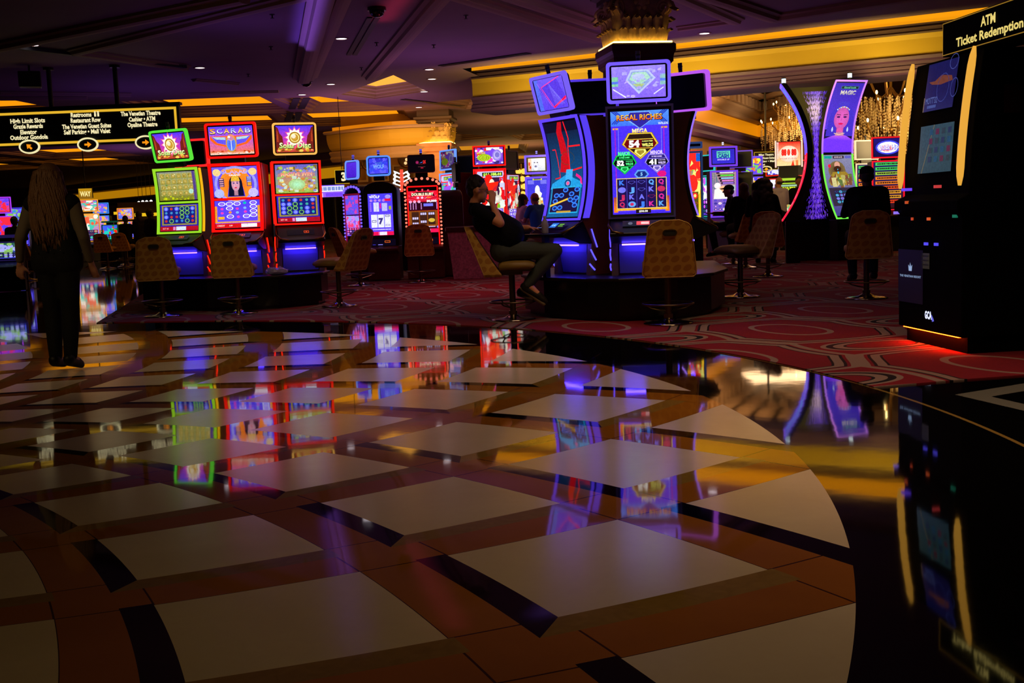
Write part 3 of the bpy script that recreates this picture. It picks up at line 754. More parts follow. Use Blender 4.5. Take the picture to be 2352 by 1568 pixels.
for i, tt in enumerate((3, 9)):
    p_ = pts[tt]; o = area('drum_wash', (p_.x-.2, p_.y-1.3, 2.9), 1.5, AMB, 17, sizey=.5)
    o.rotation_euler = (Vector((p_.x, p_.y, 3.6))-o.location).to_track_quat('-Z', 'Y').to_euler()
# moulded panels and round wall medallions on the wall behind the small machines
k = MB()
for a in range(6):
    x0 = xat(806+a*48, 36.6, 370); x1 = xat(806+a*48+40, 36.6, 370)
    k.add(ring_prism([(x0, 2.35), (x1, 2.35), (x1, 2.86), (x0, 2.86)], [(x0+.06, 2.41), (x1-.06, 2.41), (x1-.06, 2.80), (x0+.06, 2.80)], 36.3, 36.62, 'y'))
tag(k.build('trim_panels', PLAS), kind='structure')
me0 = None
for px, py, lab in ((849, 372, 'round bronze medallion on the ochre wall between the two blue-lit machine toppers'), (934, 365, 'round bronze medallion on the ochre wall beside the red machine topper')):
    p_ = aty(px, py, 36.2)
    if me0 is None:
        me0 = empty('wall_medallion', p_); MB().add(tube([(.26*math.cos(2*PI*i/20), 0, .26*math.sin(2*PI*i/20)) for i in range(20)], .035, 6, True)).build('rim', BRS(), me0)
        MB().add(cyl((0, .03, 0), (0, .06, 0), .25)).build('plate', mat('bronze_dark', (60, 40, 26), .4, .6), me0)
        k = MB(); [k.add(ball((x, -.02, z), .05, 8, 6)) for x, z in ((-.08, .12), (.06, .10), (.0, -.02), (.09, -.05), (-.04, -.13))]
        k.build('crystals', em((255, 205, 140), 1.1), me0); o = me0
    else: o = copy_tree(me0); o.location = p_
    tag(o, lab, 'medallion', 'wall medallions')
for x, y, z, e, s_ in ((-2.6, 33, 3.0, 30, 2.5), (2.5, 38, 3.4, 60, 3), (0.6, 31, 3.5, 28, 2)):
    area('wall_wash', (x, y, z), s_, (1, .55, .16), e, (R(75), 0, 0))  # added lamps warming the far walls, no fixtures there
# ballroom cornice: frieze of gold with dentils, seen under the beam
bc = empty('trim_ballroom', kind='structure')
Cn = V2(1743, 40); An = V2(1560, 29.5); Bn = V2(1900, 34)
for a, b in ((An, Cn), (Cn, Bn)):
    MB().add(sweep([(0, 3.50), (0, 3.92), (-.4, 3.92), (-.4, 3.50)], a, b)).build('frieze', em((214, 128, 6), .8, 'frieze_glow'), bc)  # glow put into the frieze itself in place of light on gold
    MB().add(sweep([(-.4, 3.93), (.10, 3.93), (.16, 4.0), (.12, 4.08), (.3, 4.2), (.3, 4.28), (-.4, 4.28)], a, b)).build('cornice', PLAS, bc)
    MB().add(sweep([(-.4, 3.10), (.05, 3.10), (.12, 3.18), (.06, 3.28), (.14, 3.40), (.10, 3.49), (-.4, 3.49)], a, b)).build('lower_moulding', MAUV, bc)
    MB().add(sweep([(-.4, 2.2), (-.1, 2.2), (-.1, 3.09), (-.4, 3.09)], a, b)).build('wall_face', WALL, bc)
    k = MB(); d_ = (b-a); n_ = int(d_.length/.62)
    for i in range(n_):
        c = a+d_*((i+.5)/n_); ang = math.atan2(d_.y, d_.x)
        M = Matrix.Translation((c.x, c.y, 4.29)) @ Matrix.Rotation(ang, 4, 'Z')
        k.add(box(-.16, .16, -.42, .0, 0, .30), M=M)
    k.build('dentils', PLAS, bc)
    for j in range(4):
        MB().add(sweep([(.3+j*.5, 4.62+j*.16), (.62+j*.5, 4.62+j*.16), (.70+j*.5, 4.72+j*.16), (.3+j*.5, 4.78+j*.16)], a, b)).build('ceiling_moulding', PLAS, bc)
tag(MB().add(([(2, 24, 5.6), (24, 20, 5.6), (24, 52, 5.6), (2, 52, 5.6)], [(0, 1, 2, 3)])).build('ceiling_ballroom', PLAS, recalc=False), kind='structure')
area('ballroom_fill', (7.5, 31, 3.4), 3.0, (1, .55, .18), 130, (PI, 0, 0))  # added unseen lamps warming the ballroom and its cornice
area('ballroom_fill_low', (8.0, 33, 4.0), 2.0, (1, .6, .3), 60, (0, 0, 0))
area('ballroom_fill_front', (6.0, 30.0, 3.2), 1.6, (1, .5, .12), 50, (R(115), 0, 0))

# ================================================================== SLOT MACHINES
VIOL = (96, 62, 255); REDL = (255, 22, 16)
def concave(sag, zb, zt, lean=0.0):
    zm = (zb+zt)/2; hh = (zt-zb)/2
    return lambda z: sag*(1-((z-zm)/hh)**2)+lean*(z-zb)
def curve_bar(x0, x1, z0, z1, yf, t, n=14, back=0.0):
    """solid strip between x0,x1 following yf from z0 to z1; front at yf-t, back at yf+back"""
    vs = []; fs = []
    for i in range(n+1):
        z = z0+(z1-z0)*i/n; y = yf(z); vs += [(x0, y-t, z), (x1, y-t, z), (x1, y+back, z), (x0, y+back, z)]
    for i in range(n): fs += [(i*4+j, i*4+(j+1) % 4, i*4+4+(j+1) % 4, i*4+4+j) for j in range(4)]
    return vs, fs+[(3, 2, 1, 0), (n*4, n*4+1, n*4+2, n*4+3)]
def art_on(art, parent, yf, z0, name='screen', off=.004, x0=0, cuts=0, dz=.0007):
    return art.build(name, parent, lambda x, z, o: Vector((x+x0, yf(z+z0)-off-o, z+z0)), cuts=cuts, dz=dz)
def topper(par, z0, z1, w_, art, led, lean=.12, y=0.02, beacon=True, beacon_c=None, black_back=True, led_t=.035, k=1.0, rad=.04, yaw=0, depth=.07):
    t = bpy.data.objects.new('topper', None); COL.objects.link(t); t.parent = par; t.location = (0, y, z0); t.rotation_euler = (-lean if lean else 0, 0, yaw); t.empty_display_size = .1
    h = z1-z0; O = rrect(w_, h, rad, cy=h/2); I = rrect(w_-2*led_t, h-2*led_t, rad*.6, cy=h/2)
    MB().add(prism(I, -.005, depth, 'y')).build('housing', BLK(), t)
    MB().add(ring_prism(O, I, -.02, .03, 'y')).build('light_frame', em(led, k) if led else BLK(), t)
    if art: art.build('screen', t, lambda x, z, o: Vector((x, -.008-o, z+(h-art.H)/2)))
    MB().add(box(-w_*.22, w_*.22, .01, depth, -.08, .01)).build('neck', BLK(), t)
    if beacon:
        MB().add(cyl((0, .03, h), (0, .03, h+.03), .022)).add(cyl((0, .03, h+.055), (0, .03, h+.065), .028)).build('beacon_base', BLK(), t)
        MB().add(cyl((0, .03, h+.03), (0, .03, h+.055), .024)).add(cyl((0, .03, h+.065), (0, .03, h+.10), .024)).build('beacon_light', em(beacon_c, 1) if beacon_c else mat('frosted_grey', (70, 66, 90), .4), t)
    return t
def slot(label, loc, yaw, w=.68, sag=.12, zb=.62, zt=1.74, screens=(), led=VIOL, ledk=1.0, led_t=.035, top=None, side=None, belly=VIOL, group=None,
         deckz=.47, dep=.44, slashes=None, plain=False, name='slot_machine', cab=None, deck=True, lean=0.0, frame_top=True, sidew=.05, deckart=None, floor_z=0.0, bell_m=None, ticket=(255, 80, 20)):
    t = empty(name, loc, yaw, label, 'slot machine', group)
    yf = concave(sag, zb, zt, lean); hw = w/2; cab = cab or CAB()
    # cabinet body in side profile
    pr = [(dep, 0), (dep, zt-.02)]
    for i in range(9):
        z = zt-(zt-zb)*i/8; pr.append((yf(z)+.035, z))
    pr += [(.06, zb-.04), (.16, deckz-.12), (.20, 0)]
    MB().add(prism(pr, -hw+.012, hw-.012, 'x')).build('cabinet', cab, t, bevel=.006)
    MB().add(curve_bar(-hw+.004, hw-.004, zb, zt, yf, 0, back=.036)).build('bezel', BLK(), t)
    # luminous edging
    if led:
        k = MB(); k.add(curve_bar(-hw, -hw+led_t, zb, zt, yf, .02)); k.add(curve_bar(hw-led_t, hw, zb, zt, yf, .02))
        if frame_top: k.add(curve_bar(-hw+led_t, hw-led_t, zt-led_t, zt, yf, .02, 2))
        k.add(curve_bar(-hw+led_t, hw-led_t, zb, zb+led_t*.8, yf, .02, 2))
        k.build('light_frame', em(led, ledk), t)
    if side:
        for sx, c in side:
            MB().add(curve_bar(sx*hw-.008 if sx < 0 else hw-.012+.0, sx*hw+.012 if sx < 0 else hw+.008, zb+.02, zt-.01, yf, -.03, back=.03+sidew)).build('side_light', em(c, .9), t)
    for z0, z1, art, wd in screens:
        art_on(art, t, yf, z0, cuts=10 if sag > .02 else 0)
        if led and len(screens) > 1 and z1 < zt-.1:
            MB().add(curve_bar(-hw+led_t, hw-led_t, z1+.004, z1+.004+led_t*.8, yf, .018, 2)).build('light_divider', em(led, ledk), t)
    if deck:
        k = MB(); dk = [(.10, zb-.02), (.02, zb), (-.16, deckz+.02), (-.22, deckz-.02), (-.20, deckz-.05), (.0, deckz-.12), (.16, deckz-.13)]
        k.add(prism(dk, -hw+.02, hw-.02, 'x')); d_ = k.build('button_deck', BLK(), t, bevel=.008)
        for sx in (-1, 1): MB().add(tube([(sx*(hw-.015), .03, zb-.01), (sx*(hw-.005), -.08, deckz+.06), (sx*(hw-.05), -.20, deckz+.0), (sx*(hw-.16), -.225, deckz-.02)], .014, 8)).build('deck_rail', BRS(), d_, smooth=True)
        if not plain:
            da = deckart
            if da is None:
                da = Art(w*.55, .10, (10, 8, 12)); da.lay().frame(.62, .35, .80, .75, .012, ticket); da.lay().text('OK', .71, .55, .2, ticket, w=.08)
            u = Vector((0, -.16, deckz+.02-zb-.0)).normalized(); nrm = Vector((0, u.z, -u.y)).normalized()
            if nrm.z < 0: nrm = -nrm
            base = Vector((0, -.13, deckz+.045))
            da.build('deck_display', d_, lambda x, z, o: base + Vector((x, 0, 0)) - u*z + nrm*(.006+o))
    if belly:
        MB().add(prism([(.185, .02), (.145, .25), (.150, deckz-.14), (.20, deckz-.14), (.21, .02)], -hw*.72, hw*.72, 'x')).build('belly_panel', bell_m or mat('belly_grey', (120, 118, 140), .45), t)
        MB().add(box(-hw*.62, hw*.62, .03, .07, deckz-.15, deckz-.135)).build('belly_light', em(belly, 26), t)
        for sx in (-1, 1): MB().add(prism([(.12, 0), (.15, deckz-.13), (.30, deckz-.13), (.30, 0)], sx*hw*.86-.035, sx*hw*.86+.035, 'x')).build('leg_trim', mat('bronze_paint', (120, 92, 50), .45, .3), t)
    if slashes:
        for sx in (-1, 1):
            for j, (z_, l_) in enumerate(((.40, .20), (.22, .12), (.09, .07))):
                MB().add(tube([(sx*(hw-.005), .22-j*.02, z_-l_/2), (sx*(hw+.0), .18-j*.02, z_), (sx*(hw-.005), .15-j*.02, z_+l_/2)], .009, 6)).build('side_glow', em(slashes, 1.6), t)
    if top: topper(t, **top)
    return t

# ---------------------------------------------------------------- pictures shown on the machines
def art_solar(W, H):
    a = Art(W, H, (235, 60, 60), (72, 52, 235), 1.0)
    a.rect(0, 0, 1, .30, (120, 60, 10), (255, 96, 20)); a.lay()
    a.star(.5, .56, .30, .19, 12, (255, 225, 190), (235, 60, 150)); a.lay(); a.star(.5, .56, .24, .18, 12, (250, 240, 225)); a.lay()
    a.ell(.5, .55, .155, None, (215, 165, 60), (160, 110, 20), 20); a.lay(); a.ring(.5, .55, .12, None, .2, (250, 225, 140)); a.ell(.47, .60, .06, None, (235, 220, 190)); a.lay()
    a.poly([(0, .1), (0, .98), (.06, .92), (.10, .72), (.17, .60), (.20, .25), (.12, .1)], (110, 30, 24)); a.poly([(1, .1), (1, .98), (.94, .92), (.90, .74), (.84, .62), (.80, .25), (.88, .1)], (110, 30, 24)); a.lay()
    a.poly([(.02, .4), (.03, .88), (.06, .7), (.07, .4)], (170, 60, 30)); a.poly([(.98, .4), (.97, .88), (.94, .7), (.93, .4)], (170, 60, 30)); a.lay()
    a.mess(.05, .04, .95, .16, [(200, 140, 30), (120, 70, 10), (230, 190, 80)], 26, 3, .09); a.lay()
    a.text('Solar Disc', .505, .245, .20, (40, 60, 20), w=.86, bold=.06); a.lay(); a.text('Solar Disc', .5, .26, .20, (245, 250, 200), w=.84, bold=.03, c2=(190, 220, 120))
    return a
def art_scarab(W, H):
    a = Art(W, H, (240, 110, 10), (86, 62, 255), 1.0)
    a.lay(); a.poly([(.02, .66), (.98, .66), (.97, .52), (.86, .36), (.6, .26), (.4, .26), (.14, .36), (.03, .52)], (255, 96, 24)); a.lay()
    a.poly([(.05, .64), (.38, .62), (.38, .34), (.18, .42)], (96, 80, 235)); a.poly([(.95, .64), (.62, .62), (.62, .34), (.82, .42)], (96, 80, 235)); a.lay()
    a.poly([(.08, .64), (.37, .61), (.37, .52), (.16, .55)], (170, 205, 210)); a.poly([(.92, .64), (.63, .61), (.63, .52), (.84, .55)], (170, 205, 210)); a.lay()
    a.rect(0, 0, 1, .12, (250, 210, 190), (220, 90, 20)); a.mess(.03, .02, .97, .13, [(220, 130, 40), (255, 220, 210), (190, 60, 20)], 40, 4, .05); a.lay()
    a.ell(.5, .40, .125, .32, (225, 200, 120), (190, 140, 40), 22); a.lay(); a.ell(.5, .37, .10, .25, (70, 80, 225), (90, 130, 240), 20); a.ell(.5, .60, .085, .12, (205, 100, 160), (230, 150, 60)); a.lay()
    a.line((.5, .14), (.5, .50), .012, (200, 215, 255)); a.ell(.46, .62, .03, .04, (235, 235, 235)); a.lay()
    x = .10
    for i, ch in enumerate('SCARAB'):
        a.text(ch, x+i*.16, .83, .19, (40, 20, 60), w=.15, bold=.05)
    a.lay()
    for i, ch in enumerate('SCARAB'):
        a.text(ch, x+i*.16, .84, .17, (250, 150, 30) if i in (0, 2, 4) else (140, 150, 245), w=.13, bold=.02, c2=(255, 210, 120) if i in (0, 2, 4) else (220, 220, 255))
    return a
def face(a, cx, cy, w, h, skin, hair, lip=(200, 40, 70), eye=(40, 40, 120)):
    """simple front portrait: hair mass, neck, face, brows, eyes, nose, mouth"""
    a.ell(cx, cy+.02*h, w*.75, h*.72, hair, None, 22); a.poly([(cx-w*.75, cy), (cx+w*.75, cy), (cx+w*.85, cy-h*1.0), (cx-w*.85, cy-h*1.0)], hair); a.lay()
    a.rect(cx-w*.22, cy-h*.95, cx+w*.22, cy-h*.35, tuple(int(v*.75) for v in skin)); a.lay()
    a.ell(cx, cy, w*.46, h*.60, skin, tuple(int(v*.86) for v in skin), 22); a.lay()
    for s_ in (-1, 1):
        a.ell(cx+s_*w*.2, cy+h*.08, w*.11, h*.055, eye, None, 10); a.poly([(cx+s_*w*.08, cy+h*.17), (cx+s_*w*.34, cy+h*.20), (cx+s_*w*.34, cy+h*.24), (cx+s_*w*.08, cy+h*.21)], tuple(int(v*.4) for v in skin))
    a.poly([(cx-w*.03, cy+h*.06), (cx+w*.03, cy+h*.06), (cx+w*.06, cy-h*.13), (cx-w*.06, cy-h*.13)], tuple(int(v*.9) for v in skin)); a.ell(cx, cy-h*.30, w*.15, h*.055, lip); a.lay()
    return a
def art_queen(W, H):
    a = Art(W, H, (96, 70, 250), (110, 84, 255)); a.lay()
    a.ring(.5, .42, .47, .60, .12, (150, 150, 255), 30); a.ell(.5, .40, .36, .55, (235, 90, 16), (250, 140, 40), 24); a.lay()
    a.ell(.10, .82, .09, .12, (235, 200, 130)); a.ell(.90, .82, .09, .12, (235, 200, 130)); a.ell(.12, .12, .11, .15, (170, 180, 250)); a.ell(.88, .12, .11, .15, (190, 180, 250)); a.lay()
    a.poly([(.30, 0), (.36, .45), (.42, .62), (.58, .62), (.64, .45), (.70, 0)], (60, 50, 190)); a.lay()
    face(a, .5, .42, .20, .40, (225, 160, 185), (10, 14, 40)); a.poly([(.40, .52), (.60, .52), (.58, .66), (.5, .74), (.42, .66)], (225, 175, 50)); a.lay()
    a.rect(.13, .34, .25, .62, (40, 30, 90)); a.rect(.75, .34, .87, .66, (60, 50, 140)); a.lay()
    for y in (.38, .45, .52, .59): a.rect(.145, y-.02, .235, y+.015, (220, 160, 170))
    for y in (.50, .57, .63): a.rect(.765, y-.02, .855, y+.02, (160, 170, 240))
    a.rect(.765, .36, .855, .47, (220, 150, 40)); a.lay()
    a.text('SCARAB', .5, .84, .15, (250, 150, 40), w=.56, bold=.03, c2=(170, 170, 255)); a.text('GRAND', .5, .72, .05, (250, 250, 255), w=.26)
    return a
def art_reel_ovals(W, H):
    a = Art(W, H, (96, 70, 255), (80, 60, 235)); a.lay(); a.rect(0, .2, .05, .8, (230, 150, 40)); a.rect(.95, .2, 1, .8, (230, 150, 40)); a.rect(0, .19, 1, .24, (235, 160, 50)); a.lay()
    a.rect(0, 0, 1, .17, (210, 20, 24)); a.lay(); a.rect(.58, .02, .93, .15, (225, 225, 235)); a.text('CREDIT', .13, .09, .06, (250, 200, 190)); a.text('5.00', .35, .09, .05, (250, 200, 190)); a.lay()
    col = [(.16, .88, 1), (.33, .88, 1), (.50, .88, 1), (.67, .90, 0), (.86, .90, 1), (.33, .72, 1), (.86, .76, 1), (.86, .60, 1), (.86, .45, 1), (.34, .42, 1), (.70, .42, 1), (.16, .70, 2), (.16, .55, 2), (.50, .70, 2), (.67, .72, 3), (.34, .57, 4), (.50, .56, 3), (.68, .58, 2), (.52, .40, 2), (.14, .37, 5)]
    for x, y, t_ in col:
        if t_ == 1: a.ring(x, y, .082, .075, .26, (245, 245, 255), 16)
        elif t_ == 5: a.rect(x-.07, y-.05, x+.07, y+.05, (235, 170, 40))
        else: a.ell(x, y, .035, .045, {0: (0, 190, 170), 2: (225, 60, 180), 3: (120, 170, 240), 4: (245, 140, 60)}[t_])
    a.lay()
    for x, y, t_ in col:
        if t_ == 1: a.ell(x, y, .045, .03, (150, 110, 250))
    return a
def art_greengrid(W, H, pale=False):
    a = Art(W, H, (120, 120, 20), (132, 138, 120)); a.lay()
    for i in range(6):
        for j in range(4):
            x0 = .06+i*.148; y0 = .16+j*.20; a.rect(x0, y0, x0+.138, y0+.185, (150, 145, 60), (170, 165, 95))
    a.lay()
    for i in range(6):
        for j in range(4):
            x0 = .06+i*.148; y0 = .16+j*.20; a.ell(x0+.07, y0+.09, .05, .075, (205, 185, 100), (150, 125, 40), 12)
    a.lay(); a.mess(.06, .14, .95, .96, [(110, 100, 20), (225, 215, 160), (90, 130, 50)], 60, 9, .035); a.mess(.05, .02, .95, .14, [(190, 200, 20), (140, 150, 10)], 30, 5, .05); a.ell(.86, .30, .06, .09, (170, 215, 190)); a.rect(.93, 0, 1, 1, (80, 60, 130))
    return a
def art_pale(W, H):
    a = Art(W, H, (150, 175, 60), (100, 90, 190)); a.lay(); a.rect(.06, .08, .94, .70, (190, 150, 50), (170, 120, 130)); a.lay()
    a.mess(.05, .06, .95, .94, [(220, 190, 90), (150, 190, 90), (200, 130, 60), (140, 130, 200), (190, 210, 190), (120, 100, 40)], 120, 11, .09); a.ell(.5, .30, .2, .2, (170, 235, 190), (160, 190, 120), 20); a.lay()
    a.text('MASSIVE WIN', .5, .66, .13, (230, 120, 110), w=.74, bold=.03, c2=(240, 190, 140))
    return a
def art_coins(W, H, sd=1):
    a = Art(W, H, (40, 30, 150), (50, 36, 190)); a.lay(); a.rect(.04, .22, .96, .97, (150, 135, 50)); a.lay(); a.rect(.08, .27, .92, .93, (22, 26, 120)); a.lay()
    rn = random.Random(sd); g = {(3, 0), (3, 1), (3, 2), (4, 1), (4, 3), (1, 3), (4, 0)} if sd == 1 else {(2, 1), (1, 2), (2, 2), (1, 3), (3, 3)}
    late = []
    for i in range(6):
        for j in range(4):
            x = .15+i*.14; y = .84-j*.155
            if (i, j) in g: a.ring(x, y, .062, .085, .3, (120, 190, 70), 12); late.append((x, y, (20, 60, 30)))
            elif rn.random() < .45: a.ell(x, y, .062, .08, (110, 120, 255), (70, 80, 240)); late.append((x, y, (170, 180, 255)))
            else: a.ell(x, y, .036, .05, rn.choice([(60, 130, 190), (190, 50, 50), (60, 160, 150)]))
    a.lay()
    for x, y, c in late: a.ring(x, y, .03, .045, .4, c, 10)
    a.lay(); a.rect(0, .0, 1, .17, (170, 14, 34)); a.lay(); a.rect(.42, .02, .68, .16, (200, 215, 235)); a.text('BET 88', .14, .09, .06, (240, 150, 150)); a.rect(.34, .03, .40, .15, (215, 130, 200))
    return a
def art_regal(W, H):
    a = Art(W, H, (66, 40, 225), (72, 48, 245)); a.lay(); a.rect(0, .86, 1, 1, (60, 110, 240), (80, 140, 250)); a.lay()
    for d in range(3):
        o = d*.035; a.path([(.02+o, .88), (.14+o, .945), (.02+o, 1.0)][:], .010, (30, 50, 170)); a.path([(.98-o, .88), (.86-o, .945), (.98-o, 1.0)], .010, (30, 50, 170))
    a.poly([(.34, .985), (.66, .985), (.74, .93), (.5, .835), (.26, .93)], (44, 34, 150)); a.path([(.26, .93), (.34, .985), (.66, .985), (.74, .93), (.5, .835), (.26, .93)], .012, (120, 170, 255)); a.lay()
    a.text('REGAL RICHES', .5, .935, .052, (60, 30, 10), w=.80, bold=.05); a.lay(); a.text('REGAL RICHES', .495, .939, .050, (235, 190, 70), w=.78, bold=.02, c2=(255, 110, 20)); a.text('WILDS', .90, .872, .022, (220, 225, 255), w=.17)
    for x in (.06, .90): a.rect(x, .28, x+.02, .84, (150, 30, 190))
    for x in (.12, .86): a.rect(x, .5, x+.012, .84, (110, 110, 255))
    a.rect(.03, .826, .13, .842, (220, 160, 40)); a.rect(.87, .826, .97, .842, (220, 160, 40)); a.lay()
    a.text('MEGA', .5, .805, .046, (255, 240, 170), w=.27, bold=.04, c2=(230, 180, 40)); a.text('IN FREE GAMES', .5, .772, .014, (240, 200, 60), w=.26, bold=.03)
    def hexgem(cx, cy, w_, h_, ec, fc, num, cap=None):
        P = lambda s_: [(cx-w_*s_, cy+h_*.06*s_), (cx-w_*.64*s_, cy+h_*s_), (cx+w_*.64*s_, cy+h_*s_), (cx+w_*s_, cy+h_*.06*s_), (cx, cy-h_*1.24*s_)]
        big = num == '54'; lt_ = tuple(min(255, v+60) for v in ec)
        a.poly(P(.52), tuple(int(v*.5) for v in ec)); a.lay(); a.poly(P(.5), ec); a.lay(); a.poly(P(.455), (40, 22, 14) if big else fc); a.lay()
        a.poly([(cx-w_*.45, cy+h_*.03), (cx-w_*.38, cy+h_*.22), (cx+w_*.38, cy+h_*.22), (cx+w_*.45, cy+h_*.03), (cx+w_*.37, cy-h_*.14), (cx-w_*.37, cy-h_*.14)], (110, 8, 12) if big else (6, 10, 16)); a.lay()
        a.rect(cx+w_*.04, cy-h_*.12, cx+w_*.36, cy+h_*.20, (16, 8, 12)); a.rect(cx-w_*.36, cy+h_*.22, cx+w_*.36, cy+h_*.25, ec); a.rect(cx-w_*.36, cy-h_*.17, cx+w_*.36, cy-h_*.14, ec)
        a.poly([(cx-w_*.14, cy-h_*.20), (cx+w_*.14, cy-h_*.20), (cx+w_*.17, cy-h_*.32), (cx, cy-h_*.54), (cx-w_*.17, cy-h_*.32)], lt_); a.lay(); a.poly([(cx-w_*.09, cy-h_*.24), (cx+w_*.09, cy-h_*.24), (cx+w_*.11, cy-h_*.33), (cx, cy-h_*.46), (cx-w_*.11, cy-h_*.33)], tuple(int(v*.7) for v in ec))
        a.text(num, cx-w_*.17, cy+h_*.04, h_*.27, (255, 250, 245), w=w_*.30, bold=.06); a.text('WILDS', cx+w_*.20, cy-h_*.02, h_*.13, lt_, w=w_*.31, bold=.04); a.text('GUARANTEED', cx+w_*.20, cy+h_*.14, h_*.05, lt_, w=w_*.30, bold=.03)
        if cap: a.text(cap, cx, cy+h_*.60, h_*.20, lt_, w=w_*.52, bold=.05); a.text('IN FREE GAMES', cx, cy+h_*.36, h_*.08, lt_, w=w_*.42, bold=.03)
        a.lay()
    hexgem(.5, .675, .62, .225, (225, 190, 60), (60, 40, 10), '54'); hexgem(.22, .495, .42, .165, (20, 205, 80), (6, 60, 30), '52', 'MAJOR'); hexgem(.78, .495, .42, .165, (150, 130, 255), (40, 30, 110), '41', 'MINOR')
    a.poly([(.38, .385), (.44, .43), (.58, .43), (.64, .385), (.58, .345), (.44, .345)], (90, 150, 230)); a.lay(); a.poly([(.41, .385), (.455, .415), (.565, .415), (.61, .385), (.565, .36), (.455, .36)], (20, 40, 120)); a.lay(); a.text('5', .51, .387, .03, (140, 200, 255), bold=.04)
    a.rect(.02, .02, .09, .17, (250, 130, 10), (150, 60, 60)); a.rect(.91, .02, .98, .17, (250, 130, 10), (150, 60, 60)); a.ell(.86, .385, .08, .03, (210, 20, 120)); a.lay()
    a.reels(.08, .06, .93, .345, 5, 4, (24, 14, 74), [(60, 120, 235), (110, 110, 250), (210, 40, 150), (90, 160, 240), (190, 40, 90)], 5, (90, 80, 220), 'AKQJ')
    a.rect(.755, .06, .768, .345, (240, 190, 40)); a.frame(.07, .052, .94, .352, .012, (235, 200, 90)); a.lay(); a.rect(.06, .035, .95, .052, (235, 170, 40)); a.rect(.40, .006, .66, .045, (30, 16, 20)); a.lay(); a.text('$30.00', .53, .025, .018, (255, 255, 240), w=.15, bold=.03)
    return a
def art_regal_top(W, H):
    a = Art(W, H, (128, 96, 240), (150, 130, 245)); a.rect(0, .38, .12, .68, (120, 210, 120)); a.rect(.90, .38, 1, .72, (130, 220, 120)); a.lay(); a.rect(0, .46, .12, .54, (90, 120, 240)); a.rect(.90, .5, 1, .58, (90, 120, 240))
    a.poly([(.26, .56), (.36, .88), (.68, .88), (.82, .60), (.5, .12)], (180, 190, 240)); a.lay(); a.poly([(.30, .56), (.38, .83), (.66, .83), (.77, .60), (.5, .20)], (140, 160, 215)); a.lay()
    a.poly([(.33, .58), (.40, .80), (.64, .80), (.72, .62), (.52, .40)], (165, 210, 190)); a.lay(); a.poly([(.38, .44), (.62, .44), (.52, .28)], (170, 190, 130)); a.ell(.5, .66, .12, .10, (180, 190, 245)); a.lay()
    a.line((.02, .30), (.26, .03), .012, (220, 220, 255)); a.line((.78, .10), (.96, .30), .010, (220, 220, 255))
    a.mess(.1, .05, .95, .95, [(190, 170, 250), (170, 160, 250)], 18, 2, .08); return a
def art_red_lines(W, H):
    a = Art(W, H, (16, 90, 150), (14, 12, 40)); a.rect(0, .50, 1, 1, (16, 14, 30), (10, 12, 34)); a.lay()
    a.poly([(.30, .48), (.36, .66), (.33, .9), (.44, 1), (.56, 1), (.50, .9), (.56, .70), (.64, .46)], (190, 10, 24)); a.lay()
    a.path([(.62, 1), (.66, .82), (.60, .72), (.60, .48), (.98, .51)], .016, (255, 24, 30)); a.path([(.60, .74), (.98, .74)], .016, (255, 24, 30)); a.path([(.10, .72), (.20, .72), (.30, .42), (.14, .41)], .012, (230, 20, 30)); a.lay()
    a.ring(.55, .62, .22, .07, .06, (60, 60, 40)); a.lay(); a.poly([(.05, .36), (.5, .45), (.98, .36), (1, .30), (0, .30)], (30, 150, 215)); a.poly([(.45, .36), (.50, .50), (.70, .50), (.68, .36)], (60, 170, 235)); a.path([(.80, .44), (.95, .40), (.98, .33)], .03, (240, 30, 130)); a.lay()
    a.ring(.55, .355, .10, .04, .3, (20, 30, 90)); a.ell(.55, .355, .05, .02, (240, 90, 150)); a.rect(.06, .05, .95, .31, (26, 16, 60), (20, 12, 44)); a.lay(); a.frame(.05, .04, .96, .32, .02, (40, 170, 220)); a.lay()
    for x, y in ((.22, .23), (.38, .23), (.70, .24), (.5, .285), (.86, .285), (.20, .17), (.68, .18), (.86, .195), (.80, .165), (.22, .095), (.38, .10), (.84, .12)):
        a.ell(x, y, .085, .026, (50, 120, 235)); 
    a.lay()
    for x, y in ((.22, .23), (.38, .23), (.70, .24), (.5, .285), (.86, .285), (.20, .17), (.68, .18), (.86, .195), (.80, .165), (.22, .095), (.38, .10), (.84, .12)):
        a.ell(x, y, .05, .014, (16, 30, 110))
    a.line((.05, .12), (.60, .19), .02, (235, 190, 60)); a.rect(.3, .045, .75, .065, (190, 150, 50)); return a
def art_lasers(W, H):
    a = Art(W, H, (86, 60, 225), (110, 84, 240)); a.rect(0, 0, .14, 1, (70, 110, 225)); a.lay(); a.poly([(.12, .72), (.8, .96), (.98, .3), (.5, .05)], (84, 56, 215)); a.lay()
    a.path([(.9, .99), (.22, .74), (.52, .04)], .01, (235, 60, 150)); a.path([(.52, .06), (.99, .34)], .02, (250, 20, 70)); a.path([(.1, .9), (.45, .1)], .006, (190, 90, 220)); a.path([(.55, .10), (.99, .28)], .008, (255, 60, 120))
    for i in range(7): a.path([(.5+i*.03, .85-i*.06), (.60+i*.05, .12)], .004, (140, 130, 250))
    return a
def art_wolf_top(W, H):
    a = Art(W, H, (70, 66, 250), (40, 40, 190)); a.mess(.03, .03, .97, .97, [(60, 60, 235), (50, 70, 220), (90, 90, 255)], 40, 3, .2); a.lay()
    a.text('DOUBLE', .5, .68, .09, (70, 120, 190), w=.36); a.text('WOLF', .5, .45, .24, (120, 170, 245), w=.58, bold=.03); return a
